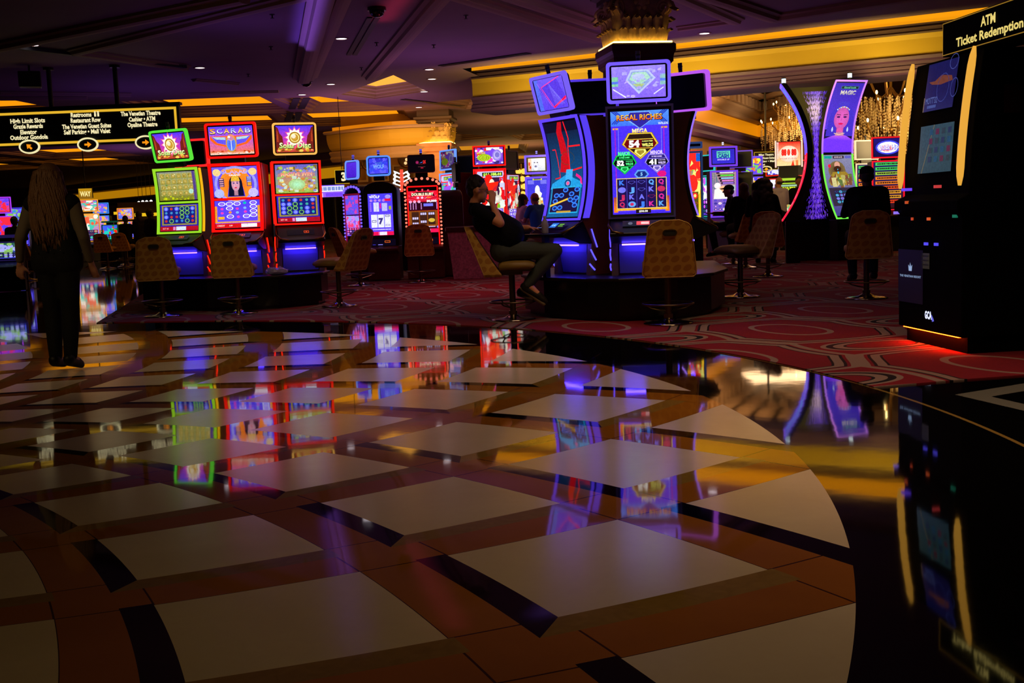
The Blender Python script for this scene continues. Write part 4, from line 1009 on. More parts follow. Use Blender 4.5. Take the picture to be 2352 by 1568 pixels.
def art_wolf(W, H):
    a = Art(W, H, (86, 60, 255), (70, 56, 240)); a.lay(); a.text('DOUBLE', .24, .93, .045, (240, 230, 190), w=.2); a.text('WOLF', .27, .84, .12, (240, 240, 255), w=.44, bold=.04); a.ell(.82, .84, .12, .10, (150, 140, 255)); a.lay()
    for i in range(4): a.ell(.13+i*.17, .66, .065, .075, (200, 130, 200), (140, 110, 240))
    a.rect(.66, .62, .93, .74, (215, 20, 60)); a.rect(.22, .10, .44, .56, (215, 215, 255)); a.rect(.56, .12, .78, .52, (190, 190, 255)); a.rect(.47, .26, .53, .52, (215, 30, 150)); a.rect(.84, .18, .94, .36, (150, 160, 40)); a.lay()
    for i in range(6): a.rect(.22, .14+i*.07, .44, .15+i*.07, (90, 80, 220)); a.rect(.56, .15+i*.065, .78, .16+i*.065, (110, 70, 220)); a.ell(.10, .14+i*.075, .04, .02, (170, 120, 240))
    a.rect(.33, .10, .335, .56, (90, 80, 220)); return a
def art_three_reels(W, H, bg=(86, 60, 255), rc=(222, 222, 240), mode=0):
    a = Art(W, H, bg); a.lay(); 
    if mode: a.rect(.0, .28, 1, 1, (140, 70, 16)); a.lay()
    for i in range(3): a.rect(.10+i*.275, .36, .35+i*.275, .95, rc)
    a.rect(0, 0, 1, .17, (235, 20, 80)); a.lay(); a.rect(.42, .01, .72, .16, (225, 220, 240)); a.rect(.37, .02, .41, .15, (230, 90, 180))
    dk = (60, 50, 130) if not mode else (210, 200, 230)
    if not mode: a.text('7', .5, .65, .24, dk, bold=.08); a.frame(.13, .60, .31, .70, .02, dk); a.frame(.68, .84, .86, .93, .02, dk); a.frame(.68, .42, .86, .50, .02, (150, 140, 190))
    else:
        for x, y in ((.225, .66), (.225, .42), (.50, .86), (.50, .50), (.775, .86)):
            for q in range(3): a.rect(x-.1+q*.07, y-.05, x-.045+q*.07, y+.05, (200, 190, 235))
        a.ell(.775, .56, .11, .09, (205, 175, 60)); a.ell(.03, .25, .03, .05, (130, 130, 240)); a.ell(.97, .25, .03, .05, (130, 130, 240))
    a.lines_of_text(.15, .9, (.27,), .04, (230, 220, 250), 4); return a
def art_ruby(W, H):
    a = Art(W, H, (120, 8, 30), (235, 20, 50)); a.lay()
    for i in range(9):
        an = PI*(i+.5)/9; a.poly([(.5, .5), (.5+.6*math.cos(an-.05), .5+.6*math.sin(an-.05)), (.5+.6*math.cos(an+.05), .5+.6*math.sin(an+.05))], (250, 60, 90))
    a.lay(); a.poly([(.08, .70), (.14, .86), (.32, .96), (.68, .96), (.86, .86), (.92, .70), (.70, .80), (.30, .80)], (60, 4, 10)); a.lay()
    a.text('DOUBLE RUBY', .5, .83, .13, (250, 240, 200), w=.74, bold=.04); a.rect(0, .02, 1, .44, (40, 4, 20)); a.lay()
    for x in (.34, .48): a.ell(x, .66, .045, .055, (230, 90, 190), (255, 220, 240))
    for x in (.08, .22, .37): a.ell(x, .46, .05, .065, (230, 80, 180), (255, 210, 240))
    a.poly([(.56, .62), (.66, .70), (.60, .62)], (110, 170, 255)); a.rect(.62, .64, .78, .69, (255, 120, 30)); a.text('50,000', .80, .48, .10, (250, 240, 255), w=.34, bold=.05)
    for i in range(5):
        for x in (.08, .17, .26, .44): a.rect(x-.02, .08+i*.065, x+.02, .12+i*.065, (200, 130, 200))
        a.rect(.95, .08+i*.07, .985, .13+i*.07, (190, 120, 200))
    a.rect(.52, .22, .84, .36, (110, 110, 235)); return a
def art_ruby_top(W, H):
    a = Art(W, H, (6, 3, 8)); a.lay(); a.ring(.35, .58, .06, None, .3, (150, 30, 80)); a.ell(.35, .58, .03, None, (170, 40, 110)); a.poly([(.44, .54), (.56, .62), (.54, .56)], (90, 130, 240)); a.text('2X', .63, .60, .18, (230, 40, 40), w=.12, bold=.05)
    a.lines_of_text(.40, .66, (.47,), .03, (90, 30, 40), 2); a.text('DOUBLE RUBY', .52, .30, .04, (110, 60, 60), w=.28); a.rect(.48, .20, .58, .26, (170, 20, 50)); return a
def art_gold_top(W, H, dim=1.0):
    D = lambda c: tuple(int(v*dim) for v in c)
    a = Art(W, H, D((110, 70, 210)), D((150, 60, 200))); a.lay(); a.mess(.02, .02, .98, .98, [D(c) for c in ((230, 50, 40), (240, 220, 220), (120, 70, 230), (230, 60, 200), (250, 250, 250), (60, 40, 120))], 46, 8, .22); a.lay()
    a.ell(.78, .52, .17, .34, D((225, 225, 245)), D((130, 90, 220)), 16); a.lay(); a.ell(.79, .54, .08, .16, D((120, 110, 200))); a.ell(.32, .40, .25, .22, D((150, 185, 20))); a.lay()
    a.text('MORE', .22, .68, .12, D((220, 190, 60)), w=.3, bold=.04); a.text('GOLD', .32, .38, .26, D((215, 235, 60)), w=.42, bold=.06); a.lay(); a.text('GOLD', .32, .38, .24, D((60, 110, 0)), w=.38, bold=.0); return a
def art_gold(W, H, k=1.0, alt=False):
    a = Art(W, H, (225, 26, 26), (235, 30, 36), k); a.lay(); a.poly([(.04, .90), (.08, .975), (.96, .975), (.98, .92), (.94, .86), (.10, .86)], (190, 190, 235)); a.lay(); a.rect(.24, .885, .93, .955, (26, 40, 16)); a.lay()
    a.text('$11,188.44', .59, .92, .045, (200, 240, 90), w=.62, bold=.06); a.rect(.06, .80, .94, .835, (150, 150, 240)); a.lay(); a.lines_of_text(.10, .9, (.818,), .014, (40, 40, 130), 5)
    pal = [(250, 250, 255), (240, 30, 20), (250, 90, 20), (200, 200, 235), (225, 20, 30), (60, 20, 60), (240, 230, 200)] if not alt else [(60, 70, 220), (140, 90, 255), (220, 80, 180), (200, 220, 250), (60, 190, 160), (250, 120, 30)]
    a.mess(.05, .30, .95, .78, pal, 80, 21+alt, .24); a.poly([(.2, .74), (.8, .78), (.7, .6), (.4, .56)], (245, 36, 16) if not alt else (150, 80, 240)); a.lay(); a.ell(.72, .45, .17, .08, (240, 235, 225), (190, 180, 160)); a.mess(.4, .30, .95, .42, [(120, 190, 40), (220, 240, 220)], 16, 3, .1)
    a.lay(); a.reels(.08, .05, .92, .27, 3, 3, (110, 80, 230), [(240, 230, 255), (170, 140, 255), (60, 40, 160)], 4, (250, 230, 170)); a.frame(.06, .04, .94, .28, .02, (220, 210, 150)); return a
def art_blue_top(W, H):
    a = Art(W, H, (190, 200, 215), (235, 235, 245)); a.rect(0, 0, .20, 1, (240, 130, 30), (250, 170, 60)); a.lay(); a.ell(.07, .55, .05, .16, (220, 30, 20)); a.ell(.13, .28, .06, .12, (200, 40, 20)); a.ell(.45, .56, .16, .34, (250, 250, 255), (190, 200, 235)); a.lay()
    a.ell(.38, .66, .05, .05, (60, 70, 110)); a.ell(.54, .66, .05, .05, (60, 70, 110)); a.ell(.44, .36, .07, .08, (90, 90, 140)); a.poly([(.30, .28), (.45, .20), (.60, .28), (.50, .02), (.40, .02)], (235, 235, 250)); return a
def art_blue(W, H):
    a = Art(W, H, (70, 60, 235), (50, 50, 200)); a.lay(); a.rect(.28, .92, .74, .98, (190, 200, 60)); a.rect(.04, .82, .34, .92, (110, 110, 230)); a.rect(.66, .82, .96, .92, (110, 110, 230)); a.lay(); a.rect(.34, .935, .68, .965, (40, 50, 30))
    a.ell(.50, .66, .12, .13, (240, 240, 245)); a.poly([(.30, .56), (.5, .70), (.72, .58), (.66, .48), (.36, .48)], (235, 235, 230)); a.lay(); a.poly([(.22, .10), (.28, .48), (.74, .48), (.82, .10)], (210, 195, 120)); a.lay()
    for i in range(5):
        for j in range(3): a.ell(.30+j*.20, .16+i*.07, .06, .026, ((250, 250, 240), (70, 60, 90), (240, 150, 60))[(i+j) % 3])
    a.rect(.10, .02, .9, .07, (150, 170, 235)); return a
def art_cash_top(W, H):
    a = Art(W, H, (50, 40, 200), (44, 34, 180)); a.lay(); a.rect(.20, .40, .80, .88, (90, 205, 170)); a.lay(); a.text('MIGHTY', .5, .76, .13, (40, 60, 150), w=.5, bold=.04); a.text('CASH', .5, .54, .24, (30, 60, 150), w=.48, bold=.06); a.lay(); a.text('DOUBLE UP', .5, .28, .10, (200, 190, 250), w=.54, bold=.03); return a
def art_cash(W, H):
    a = Art(W, H, (120, 80, 210), (180, 140, 130)); a.poly([(0, 1), (.12, 1), (.36, .62), (.2, .45), (0, .5)], (10, 110, 120)); a.lay()
    for i, (c, y) in enumerate((((235, 225, 230), .955), ((90, 220, 60), .89), ((140, 190, 240), .825), ((220, 120, 200), .77), ((150, 110, 230), .715))): a.rect(.18+i*.05, y-.024, .93, y+.024, (34, 20, 30)); a.lay(); a.rect(.32+i*.03, y-.015, .90, y+.015, c)
    a.ell(.22, .66, .14, .07, (250, 245, 240), (235, 215, 220), 14); a.ell(.46, .58, .17, .08, (245, 160, 110), (250, 190, 150), 14); a.lay(); a.poly([(.05, .34), (.10, .58), (.3, .60), (.45, .50), (.66, .42), (.6, .32)], (250, 240, 225)); a.rect(.66, .54, .95, .66, (170, 200, 180)); a.lay(); a.text('CASH', .80, .60, .06, (60, 130, 130), w=.24, bold=.04)
    a.reels(.04, .09, .96, .36, 5, 4, (120, 90, 190), [(245, 235, 220), (90, 70, 190), (230, 160, 210), (60, 50, 150)], 12); a.rect(0, 0, 1, .075, (235, 40, 90)); return a
def art_magic_top(W, H):
    a = Art(W, H, (96, 60, 225), (50, 30, 170)); a.lay(); a.rect(0, .12, 1, .34, (20, 14, 60)); a.lay()
    a.poly([(.06, .30), (.30, .60), (.34, .74), (.68, .74), (.80, .60), (1.0, .30), (.8, .28), (.25, .28)], (66, 50, 190)); a.lay()
    face(a, .54, .50, .56, .26, (222, 92, 190), (62, 44, 190), (214, 18, 90), (60, 20, 90))
    a.rect(.44, .22, .64, .36, (214, 80, 160)); a.lay(); a.poly([(.0, 0), (.0, .20), (.30, .245), (.44, .26), (.64, .26), (.78, .245), (1, .19), (1, 0)], (140, 70, 240), [(110, 50, 240)]*2+[(170, 80, 230)]*4+[(110, 50, 240)]*2); a.lay()
    a.poly([(.38, .245), (.70, .245), (.66, .30), (.42, .30)], (190, 120, 160)); a.lay()
    for i in range(13): a.ell(.36+i*.028, .262+.01*abs(i-6)/3, .012, .007, (235, 205, 150))
    for i in range(9): a.ell(.34+i*.05, .665-.006*(i-4)**2*.4, .022, .010, (225, 170, 80) if i % 2 else (210, 210, 240))
    for x in (.27, .80): a.ell(x, .335, .03, .03, (190, 200, 250)); a.ell(x, .36, .012, .016, (240, 240, 255))
    a.lay(); a.rect(.24, .915, .84, .955, (40, 110, 120)); a.lay(); a.rect(.26, .92, .82, .95, (16, 20, 50)); a.lay(); a.text('Good Luck', .54, .935, .020, (110, 210, 160), w=.42, bold=.03); a.text('MAGIC', .53, .865, .055, (225, 215, 190), w=.52, bold=.04, c2=(160, 150, 160)); return a
def art_magic(W, H):
    a = Art(W, H, (60, 50, 130), (130, 130, 160)); a.lay(); a.rect(.04, .94, .30, .985, (20, 150, 140)); a.rect(.34, .94, .72, .985, (40, 14, 40)); a.rect(.76, .94, .97, .985, (90, 90, 180)); a.lay(); a.text('GOOD LUCK', .53, .962, .022, (230, 210, 220), w=.3)
    a.ell(.45, .74, .30, .16, (70, 40, 26), (120, 100, 60), 16); a.lay(); a.poly([(.1, .58), (.3, .72), (.75, .72), (.95, .62), (.9, .50), (.15, .50)], (150, 120, 40)); a.ell(.47, .83, .10, .06, (210, 150, 130)); a.lay(); a.ell(.47, .77, .13, .05, (60, 30, 20)); a.poly([(.3, .68), (.5, .62), (.85, .66), (.7, .60), (.4, .58)], (190, 200, 30)); a.ell(.48, .73, .03, .045, (40, 190, 230)); a.ell(.2, .82, .05, .03, (225, 30, 60)); a.lay()
    a.mess(.1, .50, .9, .64, [(170, 160, 90), (200, 190, 130), (120, 70, 50), (90, 110, 60)], 30, 6, .12); a.lay()
    a.rect(.05, .16, .95, .46, (50, 40, 60)); a.reels(.20, .20, .93, .42, 5, 4, (22, 22, 60), [(40, 170, 200), (120, 120, 220), (170, 190, 240), (120, 70, 170)], 31); a.text('Good Luck', .7, .10, .015, (180, 180, 220), w=.2); return a
def art_88(W, H):
    a = Art(W, H, (250, 215, 150), (225, 20, 16)); a.rect(0, .3, .08, 1, (255, 230, 225)); a.lay(); a.ell(.5, .50, .42, .34, (255, 245, 235), (255, 200, 170), 24); a.lay(); a.text('88', .30, .56, .24, (225, 30, 24), w=.22, bold=.08); a.text('88', .72, .56, .24, (225, 30, 24), w=.22, bold=.08); a.ell(.5, .56, .07, .14, (240, 60, 40)); a.lay()
    a.text('FORTUNE', .5, .30, .05, (190, 120, 110), w=.7); a.poly([(.6, 0), (.68, .24), (.74, 0)], (240, 50, 30)); a.rect(.80, 0, .9, .22, (235, 120, 60)); return a
def art_green(W, H):
    a = Art(W, H, (90, 150, 90), (150, 190, 160)); a.lay(); a.rect(.04, .84, .96, .95, (60, 70, 20)); a.lay(); a.text('$10,703.17', .5, .895, .07, (215, 235, 40), w=.8, bold=.05)
    for i, c in enumerate(((30, 170, 90), (220, 60, 70), (120, 110, 230), (90, 160, 220), (230, 120, 50), (60, 180, 60))): a.ell(.28+.45*(i % 2), .72-.13*(i//2), .2, .05, c)
    a.lay(); a.mess(.05, .05, .95, .40, [(230, 230, 200), (200, 170, 80), (240, 110, 60), (100, 190, 120), (60, 80, 200)], 40, 5, .14); return a
def art_quick(W, H):
    a = Art(W, H, (16, 10, 60), (30, 16, 110)); a.lay(); a.ell(.5, .5, .44, .40, (80, 110, 250), (60, 60, 220), 24); a.lay(); a.ell(.5, .5, .38, .32, (250, 240, 255)); a.ell(.46, .46, .24, .20, (240, 90, 20), (230, 30, 20)); a.lay(); a.text('Quick Hit', .5, .50, .26, (60, 70, 230), w=.72, bold=.05); a.lay(); a.text('Quick Hit', .495, .51, .24, (245, 245, 255), w=.69, bold=.01); return a
def art_paylines(W, H, pal=((60, 200, 90), (150, 190, 60), (230, 120, 30), (230, 80, 20), (220, 150, 40), (240, 60, 20))):
    a = Art(W, H, (50, 16, 20), (30, 30, 90)); a.lay()
    for i in range(9):
        y = .94-i*.10; a.rect(.06, y-.034, .94, y+.03, pal[min(len(pal)-1, i*len(pal)//9)])
    a.lay(); a.lines_of_text(.12, .9, [.94-i*.10 for i in range(9)], .03, (30, 14, 20), 3); return a
def art_generic(W, H, bg, bg2, pal, seed, word=None, wc=(250, 240, 220), reels=True):
    a = Art(W, H, bg, bg2); a.lay(); a.mess(.03, .42 if reels else .03, .97, .96, list(pal), 46, seed, .22); a.lay()
    if reels: a.reels(.06, .05, .94, .40, 5, 3, tuple(int(v*.35) for v in bg), list(pal), seed)
    if word: a.lay(); a.text(word, .5, .82 if reels else .5, .14 if reels else .3, tuple(int(v*.2) for v in wc), w=.84, bold=.07); a.lay(); a.text(word, .5, .825 if reels else .51, .13 if reels else .28, wc, w=.80, bold=.03)
    return a

def art_lcd(W, H):
    a = Art(W, H, (10, 8, 14)); a.lay(); a.rect(.32, .15, .62, .95, (40, 110, 210)); a.rect(.70, .65, .92, .78, (120, 200, 40)); a.rect(.70, .35, .92, .48, (120, 200, 40)); a.lay(); a.text('8.40', .47, .55, .3, (150, 220, 255)); return a
def art_ticket(W, H):
    a = Art(W, H, (14, 10, 14)); a.lay(); a.rect(.36, .2, .70, .85, (230, 70, 80)); a.lay(); a.rect(.48, .32, .68, .72, (240, 190, 190)); a.ell(.2, .5, .06, None, (90, 90, 110)); return a
# ---------------------------------------------------------------- island of three on the left
PLZ = .455
BASEM = mat('gloss_black_base', (9, 8, 10), .28); EDGE = mat('walnut_edge', (18, 10, 9), .4)
def platform(label, pts, z=PLZ, group=None):
    c = sum((Vector((p[0], p[1], 0)) for p in pts), Vector((0, 0, 0)))/len(pts)
    t = empty('machine_platform', (c.x, c.y, 0), 0, label, 'platform', group)
    P = [Vector((p[0], p[1], 0))-c for p in pts]
    def sc(k_, d): 
        out = []
        for p in P: out.append(((p.x*(1-d/p.length)), (p.y*(1-d/p.length))))
        return out
    MB().add(prism(sc(1, .10), 0.009, .06, 'z')).build('plinth', BASEM, t)
    MB().add(prism(sc(1, .04), .06, z-.035, 'z')).build('body', BASEM, t)
    MB().add(prism(sc(1, 0), z-.035, z, 'z')).build('top_slab', EDGE, t, bevel=.012)
    return t
def P2(px, Y): return (xat(px, Y, 620), Y)
platform('black platform carrying the scarab machine and its two neighbours', [P2(318, 15.9), P2(340, 15.45), P2(470, 14.85), P2(640, 14.85), P2(742, 15.35), P2(758, 15.9), (xat(700, 17.6), 17.6), (xat(400, 17.6), 17.6)])
def at_px(px, Y, z=PLZ): return (xat(px, Y, 480), Y, z)
def T(w_, H_, art, led, z0, **k): d = dict(z0=z0, z1=z0+H_, w_=w_, art=art, led=led); d.update(k); return d
s1 = slot('curved double screen slot machine with green light edging and a solar disc topper', at_px(408, 15.55), R(-14), w=.68, sag=.05, zb=.60, zt=1.50, led=(150, 215, 40), ledk=1.1, led_t=.035,
     screens=[(.64, 1.01, art_coins(.58, .36, 1), 0), (1.06, 1.455, art_greengrid(.58, .39), 0)], side=[(1, (255, 190, 10))], slashes=(255, 30, 10), belly=(60, 40, 255),
     top=T(.66, .44, art_solar(.56, .35), (90, 230, 60), 1.585, lean=-.22, y=.0, yaw=R(-12), led_t=.028))
s2 = slot('slot machine with scarab topper and glowing red frame between the two solar disc machines', at_px(543, 15.2), R(-4), w=.715, sag=.05, zb=.60, zt=1.52, led=(255, 16, 12), ledk=1.1, led_t=.04,
     screens=[(.65, 1.02, art_reel_ovals(.62, .37), 0), (1.07, 1.47, art_queen(.62, .40), 0)], side=[(1, (150, 10, 10))], slashes=(255, 30, 10), belly=(60, 40, 255),
     top=T(.70, .47, art_scarab(.60, .37), (255, 20, 14), 1.585, lean=-.10, y=.0, led_t=.03))
s3 = slot('slot machine with red side glow, gold topper frame and solar disc picture', at_px(686, 15.65), R(16), w=.68, sag=.05, zb=.66, zt=1.54, led=(255, 28, 16), ledk=1.1, led_t=.03,
     screens=[(.70, 1.06, art_coins(.58, .36, 2), 0), (1.10, 1.50, art_pale(.58, .39), 0)], side=[(-1, (255, 20, 10))], slashes=(255, 30, 10), belly=(60, 40, 255),
     top=T(.60, .44, art_solar(.51, .36), (255, 190, 90), 1.62, lean=-.14, y=.0, led_t=.025))
s3b = slot('dark back of a slot machine with a red edged topper behind the green framed one', at_px(450, 17.1), R(165), w=.66, sag=.05, zb=.62, zt=1.5, led=(120, 10, 10), ledk=.6, plain=True, deck=False, belly=None,
     top=T(.60, .42, None, (255, 40, 40), 1.58, beacon=False, lean=.05))
# ---------------------------------------------------------------- hero carousel
platform('black faceted platform carrying the tall regal riches machine', [P2(1196, 12.85), P2(1240, 12.1), P2(1345, 11.55), P2(1420, 11.35), P2(1560, 11.35), P2(1640, 11.75), P2(1672, 12.5), (xat(1640, 14.4), 14.4), (xat(1290, 14.6), 14.6)])
LAV = (118, 92, 255)
h2 = slot('tall slot machine with one big regal riches screen and lavender topper', at_px(1474, 11.72), R(-8), w=.70, sag=.07, zb=.60, zt=1.76, led=(40, 26, 60), ledk=.5, led_t=.022, belly=(70, 50, 255), slashes=(90, 70, 255), deckart=art_ticket(.40, .10),
     screens=[(.645, 1.725, art_regal(.60, 1.06), 0)], top=T(.66, .42, art_regal_top(.55, .32), LAV, 1.785, lean=-.10, y=.0, led_t=.034))
h1 = slot('concave slot machine seen from the side with red neon lines on its screen', at_px(1288, 12.35), R(-58), w=.72, sag=.10, zb=.60, zt=1.72, led=(96, 66, 255), ledk=1.1, led_t=.03, deckart=art_lcd(.40, .10), belly=(60, 44, 255), slashes=(90, 80, 255),
     side=[(1, (92, 66, 255))], sidew=.08, screens=[(.64, 1.68, art_red_lines(.60, 1.03), 0)], top=T(.66, .42, art_lasers(.54, .34), (120, 96, 245), 1.77, lean=-.26, y=-.02, led_t=.034))
h3 = slot('slot machine seen edge on with a violet curved light strip beside the regal riches one', at_px(1597, 12.6), R(84), w=.70, sag=.10, zb=.60, zt=1.72, led=(150, 110, 255), ledk=1.1, led_t=.04, belly=(60, 44, 255), slashes=(170, 120, 255),
     screens=[(.64, 1.68, art_generic(.60, 1.03, (120, 60, 220), (60, 40, 200), ((230, 60, 200), (90, 220, 250), (250, 200, 60)), 3), 0)], top=T(.66, .44, art_lasers(.54, .36), (190, 90, 240), 1.74, lean=.10, y=.10, yaw=R(60)))
h4 = slot('dark back of a slot machine with a violet edged topper left of the near column', at_px(1364, 13.35), R(174), w=.68, sag=.1, zb=.60, zt=1.72, led=(60, 40, 160), ledk=.6, plain=True, deck=False, belly=None, top=T(.66, .44, None, (84, 56, 220), 1.79, lean=-.05))
# ---------------------------------------------------------------- bank with the bulb-framed arch
def arch_slot(label, loc, yaw, w, zt, arts, bulbs, frame, top, body=None, bz=(.75, 1.16, 1.20, 1.56), arch=.16, group=None):
    t = empty('slot_machine', loc, yaw, label, 'slot machine', group); hw = w/2
    out = [(-hw, .62), (-hw, zt-arch)]+[(-hw*math.cos(PI*i/12), zt-arch+arch*math.sin(PI*i/12)) for i in range(1, 12)]+[(hw, zt-arch), (hw, .62)]
    MB().add(prism(out, .0, .50, 'y')).build('cabinet', body or BLK(), t, bevel=.012)
    MB().add(prism([(.5, 0), (.5, .62), (-.02, .62), (-.12, .58), (-.12, .54), (.05, .48), (.08, 0)], -hw+.01, hw-.01, 'x')).build('lower_body', CAB() if body is None else body, t, bevel=.008)
    if frame:
        k = MB(); f0 = hw-.075; k.add(box(-f0-.012, -f0+.012, -.02, .0, .60, zt-arch-.02)).add(box(f0-.012, f0+.012, -.02, .0, .60, zt-arch-.02)).add(box(-f0, f0, -.02, .0, zt-arch-.03, zt-arch-.006)); k.build('neon_frame', em(frame, 1.3), t)
    if bulbs:
        pts = []
        n = 17
        for i in range(n): z = .56+i*(zt-arch-.56)/n; pts += [(-hw+.03, z), (hw-.03, z)]
        for i in range(9): a_ = PI*(i+.5)/9; pts.append((-(hw-.04)*math.cos(a_), zt-arch+(arch-.035)*math.sin(a_)+.0))
        for x, z in pts: MB().add(ball((x, -.012, z), .020 if z < zt-arch else .026, 8, 6)).build('bulb', em(bulbs, 1.6), t)
    for (z0, z1), art in zip((bz[:2], bz[2:]), arts): art.build('screen', t, flat(-.006, z0))
    a = Art(.5, .12, (6, 4, 20)); a.lay(); a.frame(.60, .45, .80, .75, .012, (255, 110, 20)); a.rect(.35, .12, .52, .2, (150, 140, 255)); a.rect(.15, .14, .26, .2, (60, 50, 200)); a.build('deck_display', t, flat(-.006, .63))
    if top: topper(t, **top)
    return t
SZ = .03
arch_slot('arched slot machine outlined by red bulbs with a double ruby screen', at_px(972, 20.6, SZ), R(2), .70, 1.86, [art_three_reels(.54, .40, (60, 6, 30), (60, 30, 20), 1), art_ruby(.54, .36)], (255, 120, 96), (255, 20, 20),
     T(.50, .33, art_ruby_top(.47, .29), (40, 8, 10), 1.93, led_t=.012, lean=.05, beacon_c=(90, 80, 200)), bz=(.84, 1.22, 1.24, 1.60))
arch_slot('dark arched slot machine with a blue wolf picture and light blue topper frame', at_px(874, 20.6, SZ), R(-2), .62, 1.80, [art_three_reels(.45, .40), art_wolf(.45, .36)], None, None,
     T(.44, .37, art_wolf_top(.35, .28), (90, 150, 255), 1.90, led_t=.03, lean=.05, rad=.06, beacon_c=(90, 80, 200)), bz=(.82, 1.20, 1.22, 1.58))
arch_slot('narrow slot machine turned left with violet bulbs and a plain violet topper', at_px(810, 21.3, SZ), R(-48), .62, 1.78, [art_generic(.46, .38, (120, 70, 230), (140, 90, 240), ((200, 120, 220), (230, 60, 120), (150, 150, 250)), 4), art_generic(.46, .36, (110, 60, 220), (120, 70, 240), ((200, 60, 160), (90, 80, 220)), 5, reels=False)],
     (110, 84, 255), (110, 10, 40), T(.42, .36, Art(.34, .28, (66, 26, 190), (80, 40, 210)), (110, 150, 255), 1.88, led_t=.03, lean=.05, rad=.06, yaw=0, beacon_c=(90, 80, 200)), bz=(.82, 1.20, 1.22, 1.58))
arch_slot('brown side of a slot machine with a black topper back beside the red bulbs', at_px(1056, 21.6, SZ), R(104), .66, 1.62, [art_generic(.5, .38, (60, 40, 200), (60, 40, 200), ((200, 200, 250),), 6), art_wolf(.5, .36)], None, None,
     T(.44, .40, None, None, 1.74, beacon_c=(30, 30, 50), lean=.0), body=CAB(), bz=(.75, 1.13, 1.16, 1.52))
platform('low black plinth under the arched slot machines', [(xat(815, 20.2), 20.2), (xat(1015, 20.2), 20.2), (xat(1060, 20.7), 20.7), (xat(1060, 22), 22), (xat(790, 22), 22), (xat(780, 20.8), 20.8)], z=.03) if 0 else None
# column-like decor sign behind: white and red glowing fountain
fs_ = empty('fountain_sign', aty(924, 430, 24.5), 0, 'white and red glowing sculpted sign between the blue and the red topper', 'sign')
k = MB(); k.add(tube([(0, 0, -.1), (0, 0, .38)], [.05, .035], 10)); k.build('core', em((255, 70, 50), 1.6), fs_)
k = MB()
for i in range(5):
    z = -.05+i*.085; rr = .20-.01*i
    for s_ in (-1, 1):
        for q in (0, 1): k.add(tube([(s_*.04, -.03, z), (s_*rr*.6, -.05, z+.03), (s_*rr, -.03, z+.06-q*.07), (s_*rr*.8, -.02, z+.0-q*.03)], .016, 6))
k.build('scrolls', em((235, 245, 250), 1.5), fs_)
MB().add(cyl((0, 0, -fs_.location.z+.01), (0, 0, -.1), .12, .06)).build('post', BLK(), fs_)
# ---------------------------------------------------------------- tall flat screen machines beyond the seated man
MAR = mat('maroon_side', (92, 22, 26), .4)
def tall(label, px, Y, yaw, w, zb, zt, art, led, top_art, tz, th, tw=None, cab=None, k=1.1, group=None, sag=.0, lt=.03, **kw):
    return slot(label, at_px(px, Y, 0.012), yaw, w=w, sag=sag, zb=zb, zt=zt, screens=[(zb+lt+.02, zt, art, 0)], led=led, ledk=k, led_t=lt, belly=None, plain=True, deckz=zb-.10, cab=cab or BLK(), group=group,
        top=T(tw or w, th, top_art, led, tz, led_t=lt, lean=.03, rad=.015, **kw))
tall('red framed slot machine with a jackpot of $11,188.44 behind the seated man', 1128, 23.2, R(-2), .68, .92, 2.08, art_gold(.60, 1.08), (255, 24, 20), art_gold_top(.58, .34), 2.13, .42, cab=MAR)
tall('slot machine edged in rainbow light turned left, partly behind the black topper', 1031, 23.6, R(-58), .66, .92, 2.04, art_gold(.58, 1.04, 1, True), (110, 160, 255), art_gold_top(.56, .34, .5), 2.10, .42, cab=MAR)
tall('dark side and topper back of a slot machine right of the jackpot one', 1180, 24.3, R(62), .66, .92, 2.0, art_gold(.58, 1.02, .8), (30, 10, 12), None, 2.08, .42, cab=MAR, k=.4)
tall('dark topper back between the rainbow edged and the jackpot slot machines', 1074, 25.2, R(165), .62, .9, 1.98, art_gold(.54, 1.0, .8, True), (20, 8, 10), None, 2.05, .42, cab=MAR, k=.4, beacon=False)
tall('violet slot machine with a crouching white figure on its screen beside the bald man', 1236, 27.5, R(-8), .60, .98, 2.02, art_blue(.50, .96), (110, 76, 255), art_blue_top(.42, .30), 2.08, .46, k=1.0, lt=.05, cab=mat('violet_cab', (60, 40, 130), .4), beacon_c=(150, 140, 255))
tall('violet slot machine mostly hidden behind the concave machine', 1284, 28.5, R(14), .60, .98, 2.02, art_blue(.50, .96), (100, 70, 250), art_blue_top(.42, .30), 2.08, .46, k=.9, lt=.05, cab=mat('violet_cab', (60, 40, 130), .4), beacon_c=(150, 140, 255))
# ---------------------------------------------------------------- right-hand side
tall('violet framed slot machine with a mighty cash topper', 1664, 27.0, R(2), .68, .86, 1.98, art_cash(.58, 1.05), (118, 62, 235), art_cash_top(.54, .34), 2.07, .48, k=1.0, lt=.045, cab=mat('violet_cab', (60, 40, 130), .4), beacon_c=(225, 225, 255))
tall('dark backed slot machine with a violet edged topper beside the mighty cash one', 1702, 28.4, R(165), .62, .86, 1.96, art_cash(.52, 1.0), (96, 52, 200), None, 2.06, .44, k=.6, cab=BLK())
tall('yellow and red screened slot machine mostly hidden behind the violet edge-on one', 1566, 17.2, R(-8), .66, .90, 1.98, art_generic(.58, 1.04, (250, 220, 40), (235, 30, 30), ((240, 40, 30), (90, 200, 60), (250, 240, 120), (20, 90, 200)), 14), (40, 60, 110), None, 2.02, .10, beacon=False, k=.7, cab=BLK())
tall('teal lit machine seen edge on just left of the mighty cash one', 1624, 30.0, R(-60), .62, .86, 1.96, art_generic(.5, 1.0, (90, 60, 210), (40, 30, 120), ((60, 200, 190), (200, 80, 240), (250, 240, 250)), 15), (40, 190, 190), None, 2.06, .44, k=.8)
